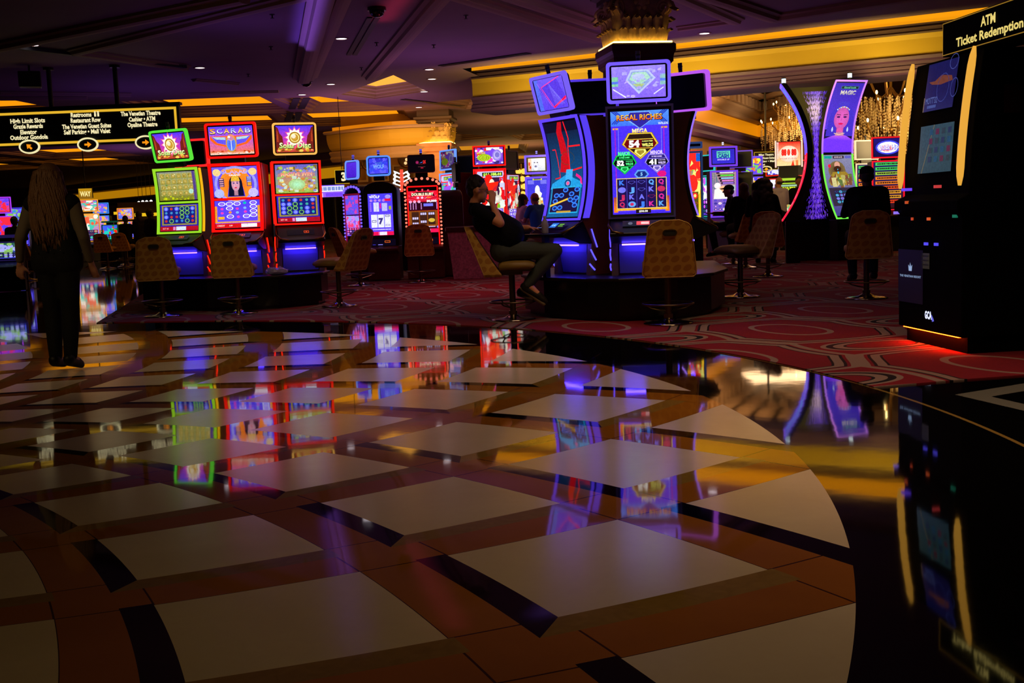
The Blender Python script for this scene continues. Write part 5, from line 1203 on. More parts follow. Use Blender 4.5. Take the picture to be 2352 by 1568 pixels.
tall('violet slot machine with a yellow sunburst sign right of the mighty cash one', 1729, 31.0, R(-6), .58, .80, 1.90, art_generic(.50, 1.02, (90, 90, 240), (80, 60, 230), ((245, 240, 255), (230, 120, 60), (60, 60, 220), (230, 180, 60)), 17), (110, 76, 240), art_generic(.50, .44, (90, 60, 225), (70, 50, 220), ((235, 220, 60), (230, 110, 50), (110, 200, 90)), 18, reels=False), 1.96, .50, k=.9)
tall('small red framed slot machine under the distant hanging sign', 1758, 33.5, R(4), .60, .80, 1.72, art_generic(.52, .84, (160, 60, 210), (220, 60, 120), ((60, 200, 110), (240, 60, 60), (240, 180, 60)), 19), (240, 40, 20), None, 1.8, .08, beacon=False, k=1.0)
tall('red slot machine turned left with a blue white screen beside the glowing red sign', 1782, 32.0, R(-40), .62, .85, 1.85, art_generic(.54, .92, (90, 80, 230), (120, 120, 240), ((230, 230, 255), (230, 60, 90)), 20), (235, 40, 24), art_generic(.5, .30, (60, 50, 200), (120, 100, 230), ((220, 220, 255),), 21, reels=False), 1.92, .38, k=1.0)
tall('green framed slot machine under the glowing red sign', 1818, 29.0, R(0), .68, .70, 1.66, art_green(.60, .86), (170, 215, 50), None, 1.72, .06, beacon=False, k=1.0)
rs = empty('sign_machine', aty(1812, 382, 29.75), R(-2), 'glowing red and white sign with two figures of eighty-eight over the green framed machine', 'sign')
MB().add(box(-.34, .34, .02, .14, 0, .66)).build('housing', BLK(), rs); art_88(.62, .62).build('screen', rs, flat(.012, .02))
for s_ in (-1, 1): MB().add(cyl((s_*.345, 0, -.02), (s_*.345, 0, .68), .02)).build('light_tube', em((255, 190, 170), 1.5), rs)
MB().add(box(-.25, .25, .04, .12, -rs.location.z+.01, 0)).build('stem', BLK(), rs)
tall('slot machine with a cream framed topper half hidden by the curved tower', 1846, 30.5, R(0), .6, .8, 1.7, art_generic(.5, .8, (220, 90, 150), (230, 160, 190), ((230, 230, 250), (240, 60, 80)), 23), (230, 60, 50), None, 1.85, .44, k=1.0)
tall('quick hit slot machine with a red framed topper', 2040, 24.5, R(-4), .70, .90, 1.98, art_paylines(.62, 1.02), (235, 20, 40), art_quick(.60, .38), 2.03, .46, k=1.1, cab=BLK())
tall('slot machine with a bright white and red frame behind the man in black', 1992, 26.5, R(20), .66, .92, 2.0, art_paylines(.56, 1.0), (255, 210, 170), None, 2.08, .46, k=1.0)
# the tall hourglass tower: two curved screens with a fibre light panel between
TY = 21.6
def tower_slot(label, px, yaw, sag, arts, leds, wd=.74, zt=3.42):
    t = empty('slot_machine', at_px(px, TY, .009), yaw, label, 'slot machine'); zb = .80; yf = concave(sag, zb, zt); hw = wd/2
    MB().add(curve_bar(-hw, hw, zb, zt, yf, 0, 24, back=.10)).build('housing', BLK(), t)
    zc_ = 2.06
    for z0, z1, c in ((zb, zc_, leds[0]), (zc_, zt, leds[1])):
        k = MB(); k.add(curve_bar(-hw-.010, -hw+.014, z0, z1, yf, .025, 14)).add(curve_bar(hw-.014, hw+.010, z0, z1, yf, .025, 14))
        if z0 == zb: k.add(curve_bar(-hw, hw, zb, zb+.03, yf, .025, 2))
        else: k.add(curve_bar(-hw, hw, zt-.03, zt, yf, .025, 2))
        k.build('light_edge', em(c, 1.2), t)
    art_on(arts[0], t, yf, .86, cuts=12); art_on(arts[1], t, yf, 2.09, cuts=12)
    MB().add(box(-hw*.8, hw*.8, .05, .32, 0, .80)).build('base', BLK(), t, bevel=.02)
    MB().add(cyl((0, .05, zt), (0, .05, zt+.05), .035)).add(cyl((0, .05, zt+.13), (0, .05, zt+.15), .045)).build('beacon_base', BLK(), t)
    MB().add(cyl((0, .05, zt+.05), (0, .05, zt+.13), .04)).build('beacon_light', em((200, 225, 255), 1.5), t)
    return t
tower_slot('tall curved slot tower with a magic title and a veiled woman on its screen', 1957, R(24), .42, (art_magic(.70, 1.18), art_magic_top(.70, 1.28)), ((110, 230, 70), (170, 110, 250)))
tower_slot('tall curved slot tower seen edge on with violet and red light edges', 1797, R(-103), .46, (art_generic(.70, 1.18, (60, 50, 160), (90, 80, 200), ((200, 60, 120), (90, 90, 220), (220, 220, 250)), 26), art_generic(.70, 1.28, (70, 60, 220), (40, 60, 200), ((90, 90, 240), (60, 150, 220)), 27, reels=False)), ((255, 30, 60), (120, 84, 250)), zt=3.36)
dp = empty('fibre_light_panel', at_px(1876, TY+.42, .009), R(-6), 'black hourglass panel with a violet fibre light fountain between the curved towers', 'panel')
def hgl(z, a, b, zc=2.1, hh=1.25): u = (z-zc)/hh; return a+(b-a)*u*u
vs = []; fs = []; n = 24
for i in range(n+1):
    z = .70+(3.36-.70)*i/n; xl = -hgl(z, .14, .62); xr = hgl(z, .16, .44)
    vs += [(xl, 0, z), (xr, 0, z), (xr, .3, z), (xl, .3, z)]
for i in range(n): fs += [(i*4+j, i*4+(j+1) % 4, i*4+4+(j+1) % 4, i*4+4+j) for j in range(4)]
MB().add((vs, fs+[(3, 2, 1, 0), (n*4, n*4+1, n*4+2, n*4+3)])).build('panel', mat('matt_black', (8, 7, 10), .8), dp)
rn = random.Random(7); fa = Art(1.0, 2.5); fa.k = .75
for i in range(130):
    s_ = rn.gauss(0, 1); pts = []
    for j in range(26):
        v = j/25; u = abs(v-.5)*2; sp_ = .028+.13*u**1.6
        pts.append((.5+s_*sp_*.62+rn.gauss(0, .004+.006*u), min(.97, v+rn.uniform(0, .03))))
    for j in range(25):
        if rn.random() < .8: fa.line(pts[j], (pts[j][0]*.5+pts[j+1][0]*.5, pts[j][1]+.02), .0042, rn.choice([(110, 50, 255), (90, 40, 235), (170, 110, 255), (70, 24, 190)]))
    if i % 26 == 0: fa.lay()
fa.build('fibre_lights', dp, flat(-.006, .80))
MB().add(box(-.55, .42, .0, .5, 0, .70)).build('base', BLK(), dp, bevel=.02)
# ---------------------------------------------------------------- far machines on the left
FL = [(196, 41, R(36), .95, .62, 1.74, (255, 170, 60), ((120, 90, 230), (230, 160, 60), ((230, 90, 60), (60, 190, 170), (250, 240, 220))), 'orange framed slot machine just right of the walking woman', True),
      (231, 45, R(4), .62, .62, 1.70, (60, 140, 240), ((70, 90, 240), (80, 130, 250), ((230, 170, 60), (130, 90, 240))), 'pale blue slot machine between the orange framed and the green one', True),
      (249, 42, R(0), .62, .60, 1.32, (10, 60, 40), ((10, 90, 60), (10, 150, 70), ((60, 90, 230), (230, 40, 20), (30, 200, 170))), 'green screened slot machine far down the left aisle', False),
      (286, 43, R(-10), .66, .66, 1.42, (250, 150, 50), ((110, 100, 240), (80, 110, 250), ((220, 190, 60), (230, 120, 80), (160, 150, 255))), 'blue screened slot machine with an orange edge far down the left aisle', True),
      (34, 36, R(10), .72, .62, 1.44, (60, 50, 200), ((96, 80, 250), (60, 60, 160), ((150, 140, 255), (60, 130, 210), (130, 190, 70))), 'violet screened slot machine left of the walking woman', True),
      (-2, 30, R(30), .62, .62, 1.60, (180, 60, 250), ((120, 60, 240), (230, 50, 30), ((240, 40, 60), (90, 60, 230))), 'slot machine cut by the left edge of the picture with a red top screen', True),
      (4, 22, R(16), .60, .50, .98, (30, 20, 70), ((60, 60, 200), (40, 90, 50), ((130, 180, 90), (160, 160, 250))), 'low slot machine at the left edge of the picture with small blue panels', False)]
for i, (px, Y, yaw, w_, zb, zt, led, (b1, b2, pal), lab, tp) in enumerate(FL):
    tall(lab, px, Y, yaw, w_, zb+.1, zt, art_generic(w_-.08, zt-zb-.18, b1, b2, pal, 40+i), led, art_generic(w_-.1, .36, b2, b1, pal, 60+i, reels=False) if tp else None, zt+.07, .44 if tp else .06, k=.9, beacon=False)

# ================================================================== STOOLS
def fabric_material():
    m = bpy.data.materials.new('dotted_tan_fabric'); m.use_nodes = True; N = NT(m); _mats['fabric'] = m
    tc = N.n('ShaderNodeTexCoord'); sp = N.n('ShaderNodeSeparateXYZ'); N.nt.links.new(tc.outputs['Object'], sp.inputs[0])
    row = N.m('FLOOR', N.m('MULTIPLY', sp.outputs[2], 11.5)); half = N.m('MULTIPLY', N.m('MODULO', N.m('ABSOLUTE', row), 2.0), .5)
    u = N.m('SUBTRACT', N.m('FRACT', N.m('ADD', N.m('MULTIPLY', N.m('ADD', N.m('ADD', sp.outputs[0], sp.outputs[1]), 5.0), 10.0), half)), .5)
    v = N.m('SUBTRACT', N.m('FRACT', N.m('MULTIPLY', N.m('ADD', sp.outputs[2], 10.0), 11.5)), .5)
    d = N.m('SQRT', N.m('ADD', N.m('MULTIPLY', u, u), N.m('MULTIPLY', v, v)))
    nz = N.noise(tc.outputs['Object'], 7, 3, 1.0); dd = N.m('ADD', d, N.m('MULTIPLY', nz, .12))
    dot = N.lt(dd, .44)
    col = N.mix(dot, s2l((204, 156, 70)), s2l((178, 122, 52)))
    N.nt.links.new(col, N.b.inputs['Base Color']); N.b.inputs['Roughness'].default_value = .8; N.b.inputs['Specular IOR Level'].default_value = .2
    bp = N.n('ShaderNodeBump'); bp.inputs['Strength'].default_value = .2; bp.inputs['Distance'].default_value = .002
    N.nt.links.new(N.noise(tc.outputs['Object'], 220, 2), bp.inputs['Height']); N.nt.links.new(bp.outputs[0], N.b.inputs['Normal'])
    return m
FAB = fabric_material(); SEATM = mat('olive_vinyl', (150, 118, 50), .5, noise=.1); STEEL = mat('aged_brass', (110, 92, 66), .28, .9)
DKH = mat('dark_recess', (16, 12, 10), .7)
def make_stool():
    """front of the seat towards +Y, pole at the origin"""
    t = empty('casino_stool', (0, 0, 0))
    def yb(z): # back face
        s_ = (z-.48)/.54; return -.29-.20*s_
    def yfr(z):
        s_ = (z-.50)/.55; return -.10-.345*s_**.9 if s_ > 0 else -.10
    def hw(z):
        s_ = (z-.48)/.54
        w_ = .262-.068*s_
        if s_ > .86: w_ -= .085*((s_-.86)/.14)**2.2
        if s_ < .08: w_ -= .02*((.08-s_)/.08)**2
        return w_
    vs = []; fs = []; n = 20; prev = None
    for i in range(n+1):
        z = .48+.54*i/n; h = hw(z); a = yb(z); b = max(yfr(z), a+.035); e = .02 if 0 < i < n else .035
        b = min(b, -.10)
        if i == n: b -= .008
        ring_ = [(-h+e, a), (h-e, a), (h-.004, a+e*.5), (h, (a+b)/2), (h-.004, b-e*.5), (h-e, b), (-h+e, b), (-h+.004, b-e*.5), (-h, (a+b)/2), (-h+.004, a+e*.5)]
        vs += [(x, y, z) for x, y in ring_]
    m_ = 10
    for i in range(n): fs += [(i*m_+j, i*m_+(j+1) % m_, (i+1)*m_+(j+1) % m_, (i+1)*m_+j) for j in range(m_)]
    fs += [tuple(range(m_-1, -1, -1)), tuple(range(n*m_, n*m_+m_))]
    bk = MB().add((vs, fs)).build('backrest', FAB, t, bevel=.006)
    pts = []
    for i in range(1, n): z = .48+.54*i/n; pts.append((-hw(z)-.002, yb(z)+.006, z))
    h = hw(1.02); pts += [(-h+.02, yb(1.02)+.004, 1.023), (h-.02, yb(1.02)+.004, 1.023)]
    for i in range(n-1, 0, -1): z = .48+.54*i/n; pts.append((hw(z)+.002, yb(z)+.006, z))
    pts += [(hw(.49)-.02, -.288, .478), (-hw(.49)+.02, -.288, .478)]
    MB().add(tube(pts, .006, 6, True)).build('piping', mat('tan_piping', (206, 160, 84), .6), bk)
    k = MB(); k.add(ring_prism(rrect(.135, .062, .03, cy=.905), rrect(.105, .034, .016, cy=.905), -.010, .012, 'y'), M=Matrix.Translation((0, yb(.905)-.002, 0))); k.build('handle', STEEL, bk)
    MB().add(prism(rrect(.107, .036, .017, cy=.905), -.004, .004, 'y'), M=Matrix.Translation((0, yb(.905)-.004, 0))).build('handle_slot', DKH, bk)
    # seat
    prof = [(-.14, .55), (-.14, .615), (-.10, .65), (.05, .655), (.18, .65), (.25, .625), (.265, .595), (.25, .565), (.20, .55)]
    k = MB(); vs = []; fs = []; n = 8
    for i in range(n+1):
        x = -1+2*i/n; sh = 1-.10*abs(x)**3; vs += [(x*.235, y*sh+.0, .55+(z-.55)*(1-.35*abs(x)**4)) for y, z in prof]
    q = len(prof)
    for i in range(n): fs += [(i*q+j, (i+1)*q+j, (i+1)*q+(j+1) % q, i*q+(j+1) % q) for j in range(q)]
    fs += [tuple(range(q)), tuple(range((n+1)*q-1, n*q-1, -1))]
    MB().add((vs, fs)).build('seat', SEATM, t, smooth=True)
    MB().add(box(-.20, .20, -.13, .22, .53, .552)).add(box(-.09, .09, -.12, .12, .49, .53)).build('seat_plate', STEEL, t, bevel=.005)
    MB().add(cyl((0, 0, .03), (0, 0, .50), .033, n=20)).add(cyl((0, 0, .03), (0, 0, .10), .045, n=20)).build('pole', STEEL, t, smooth=False)
    MB().add(lathe([(.24, 0), (.245, .008), (.20, .018), (.10, .028), (.06, .05), (.045, .06)], 36)).build('base', mat('polished_steel', (170, 160, 150), .15, 1.), t, smooth=True)
    f_ = MB().add(tube([(.25*math.cos(2*PI*i/32), .25*math.sin(2*PI*i/32), .20) for i in range(32)], .010, 8, True)).build('footring', STEEL, t, smooth=True)
    for a in (R(90), R(210), R(330)):
        MB().add(tube([(.03*math.cos(a), .03*math.sin(a), .13), (.12*math.cos(a), .12*math.sin(a), .15), (.20*math.cos(a), .20*math.sin(a), .17), (.247*math.cos(a), .247*math.sin(a), .197)], .008, 6)).build('spoke', STEEL, f_)
    return t
stool0 = make_stool(); _first = [True]
def stool(label, x, y, rz, z=.010):
    o = stool0 if _first[0] else copy_tree(stool0); _first[0] = False
    o.location = (x, y, z); o.rotation_euler = (0, 0, rz); return tag(o, label, 'stool', 'casino stools with dotted tan backs')
def SX(px, Y): return xat(px, Y, 600)
stool('dotted tan stool directly in front of the regal riches machine, its back to us', SX(1532, 11.0), 11.0, R(-4))
stool('tan stool under the seated man in the black shirt, seen from its side', SX(1174, 12.05), 12.05, R(-90))
stool('dotted tan stool in front of the scarab machine', SX(541, 14.35), 14.35, R(4))
stool('dotted tan stool in front of the green framed machine, leftmost of the near ones', SX(366, 14.35), 14.35, R(10))
stool('tan stool turned left at the end of the three machine platform, seen from its side', SX(775, 14.9), 14.9, R(62))
stool('small distant tan stool turned right behind the side-on one near the wolf machine', SX(826, 19.4), 19.4, R(-62))
stool('tan stool in front of the machine with the red bulbs', SX(966, 19.7), 19.7, R(2))
stool('stool seen from its front side right of the regal riches platform, violet light on it', SX(1700, 13.9), 13.9, R(112))
stool('stool in front of the curly haired player, violet light on its left edge', SX(1764, 17.6), 17.6, R(-14))
stool('tan stool under the man in black at the right', SX(1990, 13.0), 13.0, R(-12))
stool('dark reddish stool far down the left aisle below the green screen', SX(247, 33), 33, R(0))
stool('dark reddish stool far down the left aisle below the blue screen', SX(288, 34), 34, R(0))
stool('stool back at the far left edge behind the walking woman', SX(60, 27), 27, R(0))

# ================================================================== ATM KIOSK
kx, ky = 3.208, 8.54
K = empty('ticket_kiosk', (kx, ky, .009), R(6), 'tall black ATM and ticket redemption kiosk with two glowing yellow curved tubes', 'kiosk')
GB = mat('kiosk_black', (2, 2, 3), .8, spec=.05)
def kxo(z): # set-back of the front face with height
    return .0 if z < 1.15 else .115*((z-1.15)/1.1)**1.8
hy0, hy1 = -.52, .50
prf = [(0, .12), (0, 1.0), (-.04, 1.05), (-.04, 1.12), (.05, 1.16)]+[(kxo(z)+.05, z) for z in (1.3, 1.5, 1.7, 1.9, 2.1, 2.18)]+[(1.4, 2.18), (1.4, .12)]
MB().add(prism(prf, hy0, hy1, 'y')).build('body', GB, K, bevel=.01)
MB().add(box(.06, 1.4, hy0+.03, hy1-.03, 0, .12)).build('plinth', GB, K)
MB().add(box(.015, .055, hy0+.08, hy1-.06, .113, .119)).build('foot_light', em((255, 60, 8), 40), K)
for y_, nm in ((hy1-.04, 'far'), (hy0+.04, 'near')):
    pts = [(kxo(z)+.0-.005, y_, z) for z in [1.22+i*.065 for i in range(16)]]
    MB().add(tube(pts, [.012, .024]+[.028]*12+[.024, .012], 14)).build('light_tube', em((232, 168, 62), 1.0), K, smooth=True)
def kart(art, z0, y0, off=.012, name='screen', tilt=True):
    # art x runs along -Y (left to right as seen), normal towards -X
    return art.build(name, K, lambda x, z, o: Vector(((kxo(z+z0)+.05 if z0 > 1.15 else 0)-off-o, y0-x, z+z0)))
a = Art(.46, .36, (26, 26, 96), (30, 34, 110), .4); a.lay(); a.poly([(.10, .62), (.3, .62), (.5, .72), (.85, .66), (.9, .56), (.5, .52), (.2, .56)], (150, 80, 60)); a.ring(.86, .94, .14, .16, .1, (90, 100, 190)); a.ring(.6, .45, .20, .30, .06, (70, 80, 170)); a.ring(.98, .4, .12, .2, .1, (80, 90, 180)); a.lay()
a.text("MOTT'32", .26, .22, .13, (120, 140, 220), w=.40, bold=.0); a.rect(.14, .06, .44, .12, (80, 100, 180)); a.rect(0, 0, .03, .3, (150, 120, 100))
kart(a, 1.80, .03)
a = Art(.52, .36, (50, 86, 92), (54, 92, 96), .4); a.lay()
for i in range(4):
    for j in range(4): a.rect(.30+i*.18, .22+j*.19, .40+i*.18, .34+j*.19, ((40, 60, 90), (30, 90, 120), (110, 40, 60), (50, 70, 70))[(i+j*3) % 4])
a.lay(); a.line((.12, 0), (.42, 1), .012, (130, 120, 90)); kart(a, 1.33, -.0)
for y_, z_, c, wd in ((.30, 1.20, (110, 70, 255), .07), (.46, 1.02, (150, 120, 255), .03), (.26, 1.10, (200, 80, 30), .03), (-.20, 1.21, (200, 60, 60), .015), (.25, .97, (200, 70, 30), .02), (-.02, .97, (220, 90, 30), .04), (.02, .78, (90, 80, 255), .05), (-.14, .78, (90, 80, 255), .05), (-.42, .99, (20, 110, 80), .06)):
    MB().add(box(-.055 if z_ > 1.0 else -.012, -.0, y_-wd/2, y_+wd/2, z_, z_+.022)).build('indicator_light', em(c, .9), K)
a = Art(.13, .12, (52, 46, 32), None, .5); a.lay(); [a.rect(.1, .2+i*.28, .9, .30+i*.28, (30, 26, 20)) for i in range(3)]; kart(a, .60, .03, .006, 'notice_plate')
a = Art(.42, .42, (4, 4, 12), (4, 4, 12), .8); a.lay(); a.text('THE VENETIAN RESORT', .5, .50, .042, (150, 175, 215), w=.86, bold=.01)
a.ell(.5, .64, .035, .03, (150, 175, 215)); a.poly([(.44, .60), (.56, .60), (.58, .72), (.53, .68), (.5, .76), (.47, .68), (.42, .72)], (150, 175, 215)); kart(a, .32, .28, .006, 'logo_panel')
a = Art(.18, .10, None); a.k = 1.2; a.text('GCA', .42, .55, .55, (215, 220, 255), w=.62, bold=.05); 
for i in range(4): a.line((.78+i*.045, .10+i*.02), (.72+i*.04, .62-i*.08), .007, (90, 90, 200))
kart(a, .19, -.03, .004, 'maker_logo')
MB().add(box(.30, .42, hy0-.012, hy0, 1.72, 1.92)).build('side_sticker', mat('dim_red', (60, 6, 16), .5), K)
sgn = empty('hanging_sign', (3.344, 8.62, 2.20), R(6), 'black illuminated sign reading ATM Ticket Redemption above the kiosk', 'sign')
MB().add(box(0, .30, -1.7, 0, 0, .255)).build('box', GB, sgn, bevel=.004)
def sart(art, name): return art.build(name, sgn, lambda x, z, o: Vector((-.006-o, -.85-x, z)))
a = Art(1.7, .255); a.k = .85; a.frame(.005, .03, .995, .97, .004, (150, 110, 30)); a.lay(); a.text('ATM', .385, .66, .26, (240, 215, 120), bold=.03); a.text('Ticket Redemption', .385, .30, .24, (240, 215, 120), w=.52, bold=.03); sart(a, 'lettering')

# ================================================================== HANGING DIRECTION SIGNS
SGY = 23.0
zb_ = aty(300, 325, SGY).z; 
xs0, xs1 = xat(-260, SGY, 290), xat(412, SGY, 290); sw = xs1-xs0
p_top = aty(412, 238, SGY-.9); 
HZ = 2.80
hs = empty('hanging_sign', (-6.28, 22.0, HZ), R(.3), 'long black hanging sign listing High Limit Slots, Restrooms and The Venetian Theatre', 'sign')
SH = .70; SW = 5.9
MB().add(box(-SW, 0, 0, .14, 0, SH)).build('box', mat('sign_black', (8, 8, 9), .5), hs, bevel=.01)
MB().add(box(-SW, .03, -.02, .16, SH, SH+.05)).build('top_cap', BLK(), hs)
for x_ in (-1.20, -2.48, -4.8): MB().add(cyl((x_, .07, SH+.04), (x_, .07, 4.28-HZ), .045, n=14)).add(cyl((x_, .07, 4.28-HZ-.03), (x_, .07, 4.29-HZ), .10, n=14)).build('hanging_pole', BLK(), hs)
a = Art(SW, SH); a.k = .95; AMBER = (226, 176, 44); a.frame(.004, .05, .992, .945, .008, AMBER); a.lay()
TXC = (246, 232, 180)
def tl(s, xm, zm, w_): a.text(s, 1-xm/SW, zm/SH, 0.082/SH, TXC, w=w_/SW, bold=.035)
for s, xm, zm, w_ in (('High Limit Slots', 2.93, .50, .67), ('Grazie Rewards', 2.93, .395, .57), ('Elevator', 2.93, .285, .32), ('Outdoor Gondola', 2.93, .185, .73),
                      ('Restrooms', 1.89, .575, .40), ('Restaurant Row', 1.81, .47, .58), ('The Venetian Guest Suites', 1.80, .355, .95), ('Self Parking \u2022 Mall Valet', 1.80, .25, .90),
                      ('The Venetian Theatre', .74, .56, .77), ('Cashier \u2022 ATM', .72, .45, .51), ('Opaline Theatre', .72, .345, .58)): tl(s, xm, zm, w_)
for dx in (0, .06): a.ell(1-(1.62-dx)/SW, .615/SH, .020/SW, .016/SH, TXC); a.rect(1-(1.637-dx)/SW, .53/SH, 1-(1.602-dx)/SW, .597/SH, TXC)
a.build('lettering', hs, lambda x, z, o: Vector((x-SW/2, -.012-o, z)))
for xm, kind in ((2.93, 'up'), (1.80, 'r'), (.68, 'r')):
    d = MB().add(ring_prism([(.20*math.cos(2*PI*i/32)-xm, .135*math.sin(2*PI*i/32)+.0) for i in range(32)], [(.175*math.cos(2*PI*i/32)-xm, .105*math.sin(2*PI*i/32)+.0) for i in range(32)], -.05, .0, 'y')).build('arrow_ring', em((250, 238, 180), .95), hs)
    MB().add(prism([(.176*math.cos(2*PI*i/32)-xm, .106*math.sin(2*PI*i/32)+.0) for i in range(32)], -.03, -.002, 'y')).build('plate', mat('sign_black', (8, 8, 9), .5), d)
    P = [(-.06, -.018), (.0, -.018), (.0, -.055), (.07, .0), (.0, .055), (.0, .018), (-.06, .018)]
    an = 0 if kind == 'r' else R(135)
    P = [(x*math.cos(an)-z*math.sin(an)-xm, x*math.sin(an)+z*math.cos(an)+.0) for x, z in P]
    MB().add(prism(P, -.045, -.03, 'y')).build('arrow', em((255, 150, 20), 1.0), d)
# distant hanging sign on the right
h2s = empty('hanging_sign', aty(1760, 390, 31.5), R(3), 'small distant hanging sign with cream lettering and an amber eye shaped badge', 'sign')
MB().add(box(-.34, .34, 0, .1, 0, .50)).build('box', mat('sign_black', (8, 8, 9), .5), h2s); MB().add(cyl((0, .05, .5), (0, .05, 4.29-h2s.location.z), .03)).build('hanging_pole', BLK(), h2s)
a = Art(.68, .50); a.frame(.0, .0, 1, 1, .02, (200, 160, 30)); a.lay(); a.text('Milan Theatre', .5, .84, .11, TXC, w=.62, bold=.03); a.text('Main Guest Suites', .5, .66, .11, TXC, w=.74, bold=.03); a.text('Parking \u2022 Mall', .5, .48, .11, TXC, w=.74, bold=.03); a.text('Valet', .3, .30, .11, TXC, w=.3, bold=.03)
a.build('lettering', h2s, flat(-.006, 0))
MB().add(ring_prism([(.16*math.cos(2*PI*i/24), .09*math.sin(2*PI*i/24)+.02) for i in range(24)], [(.13*math.cos(2*PI*i/24), .06*math.sin(2*PI*i/24)+.02) for i in range(24)], -.03, .0, 'y')).build('badge_ring', em((240, 225, 160), .9), h2s)
MB().add(cyl((0, -.02, .02), (0, -.01, .02), .04)).build('badge_arrow', em((255, 170, 20), 1), h2s)
h3s = empty('number_sign', aty(786, 422, 29), 0, 'small black hanging sign with a large cream figure three', 'sign')
MB().add(box(-.18, .24, 0, .1, 0, .36)).build('box', mat('sign_black', (8, 8, 9), .5), h3s); MB().add(cyl((0, .05, .36), (0, .05, 4.29-h3s.location.z), .008)).build('hanging_pole', BLK(), h3s)
a = Art(.42, .36); a.frame(0, 0, 1, 1, .035, (200, 160, 30)); a.lay(); a.text('3', .55, .5, .56, TXC, bold=.05); a.build('lettering', h3s, lambda x, z, o: Vector((x+.03, -.006-o, z)))
h4s = empty('number_sign', aty(197, 455, 40), R(8), 'small amber sign with cream letters above the orange framed machine', 'sign')
MB().add(box(-.24, .24, 0, .1, 0, .36)).add(cyl((0, .05, .36), (0, .05, 4.29-h4s.location.z), .02)).build('box', BLK(), h4s); a = Art(.46, .34, (130, 90, 20), (190, 140, 20)); a.lay(); a.text('WAY', .5, .45, .5, (250, 230, 150), w=.8, bold=.04); a.build('lettering', h4s, flat(-.006, 0))
# band of bright signs seen far behind, between the red framed machine and the violet arch
fb = empty('bar_sign', aty(768, 452, 40), 0, 'distant bright white and violet sign band behind the bank of arched machines', 'sign')
a = Art(2.0, .42, (150, 90, 230), (120, 90, 240)); a.lay(); a.rect(.02, .45, .98, .92, (225, 225, 245)); a.lay(); a.lines_of_text(.05, .95, (.70,), .3, (120, 140, 200), 4); a.rect(.35, .05, .8, .35, (110, 60, 230)); a.rect(.0, .0, .3, .35, (225, 210, 235))
a.build('screen', fb, flat(-.01, 0)); MB().add(box(-1.02, 1.02, 0, .15, -.02, .44)).add(cyl((0, .08, -fb.location.z+.01), (0, .08, 0), .06)).build('housing', BLK(), fb)
# globes of the far bar, left
gl = None
for i, (px, py) in enumerate(((319, 465), (328, 463), (337, 463), (347, 462))):
    p = aty(px, py, 50)
    if gl is None:
        gl = empty('globe_lamp', p); MB().add(ball((0, 0, 0), .065, 12, 8)).build('globe', em((255, 250, 240), 1.6), gl, smooth=True); MB().add(cyl((0, 0, .07), (0, 0, 4.29-p.z), .01)).build('cord', BLK(), gl); o = gl
    else: o = copy_tree(gl); o.location = p
    tag(o, 'small white globe lamp hanging over the far bar at the left', 'lamp', 'globe lamps over the far bar')
bar = empty('bar_counter', (xat(320, 49, 490), 49, 0), 0, 'distant bar with a yellow lit counter edge left of the green framed machine', 'bar')
MB().add(box(-1.0, 1.0, 0, .8, 0.009, 1.35)).build('counter', mat('bar_brown', (40, 18, 12), .5), bar); MB().add(box(-.2, .8, -.05, .0, 1.66, 1.80)).add(box(-1.1, -.3, -.05, .0, 1.78, 1.90)).build('shelf_light', em((235, 190, 30), 1.0), bar)
MB().add(box(-1.1, 1.0, .5, .6, 1.35, 2.3)).build('back_shelf', mat('bar_brown', (40, 18, 12), .5), bar)
# wall sconce with gold globes between the maroon machine and the violet one
scn = empty('globe_chandelier', aty(1200, 455, 33), 0, 'cluster of warm yellow globes between the maroon machine and the violet one', 'lamp')
for i in range(3):
    for j in range(4): MB().add(ball((-.14+.16*i+(j % 2)*.05, .02*j, .12+.22*j), .085, 12, 8)).build('globe', em((255, 205, 80), 1.2), scn, smooth=True)
MB().add(cyl((0, .1, -scn.location.z+.012), (0, .1, 1.0), .03)).build('stem', BRS(), scn)
# ================================================================== SMALL THINGS
cb = empty('service_cabinet', (xat(1086, 20.2, 600), 20.2, .009), R(-4), 'pinkish stone patterned cabinet behind the seated man, with a dark top', 'cabinet')
MB().add(prism([(-.36, 0), (.44, 0), (.44, .86), (-.44, .86)], -.02, .5, 'y')).build('body', mat('pink_granite', (178, 104, 118), .5, noise=.35, nscale=30), cb, bevel=.01)
MB().add(box(-.47, .47, -.05, .53, .86, .95)).build('top', mat('dark_red_top', (70, 24, 34), .3), cb, bevel=.015)
MB().add(box(-.35, .43, .0, .48, -.0, .03)).build('kick', DKH, cb)
bot = empty('drink_bottle', (xat(1251, 12.15, 530), 12.0, .455+.47), 0, 'clear plastic bottle and cap standing by the concave machine', 'bottle')
MB().add(lathe([(.034, 0), (.037, .01), (.037, .10), (.030, .13), (.014, .16), (.014, .17)], 20)).build('body', mat('cloudy_plastic', (170, 160, 190), .2), bot, smooth=True); MB().add(cyl((0, 0, .17), (0, 0, .19), .017)).build('cap', mat('white_cap', (210, 210, 220), .4), bot)
led_ = empty('machine_shelf', (xat(1236, 12.15, 530), 12.08, .455+.45), R(-58), 'dark drink ledge beside the concave machine', 'shelf')
MB().add(box(-.24, .24, -.12, .14, -.0, .018)).build('top', BLK(), led_, bevel=.006); MB().add(box(-.03, .03, .06, .12, -.45, .0)).build('bracket', BLK(), led_)
clo = empty('crumpled_bag', (xat(636, 15.0, 620), 15.0, .456), 0, 'crumpled pale bag lying on the platform between two machines', 'bag')
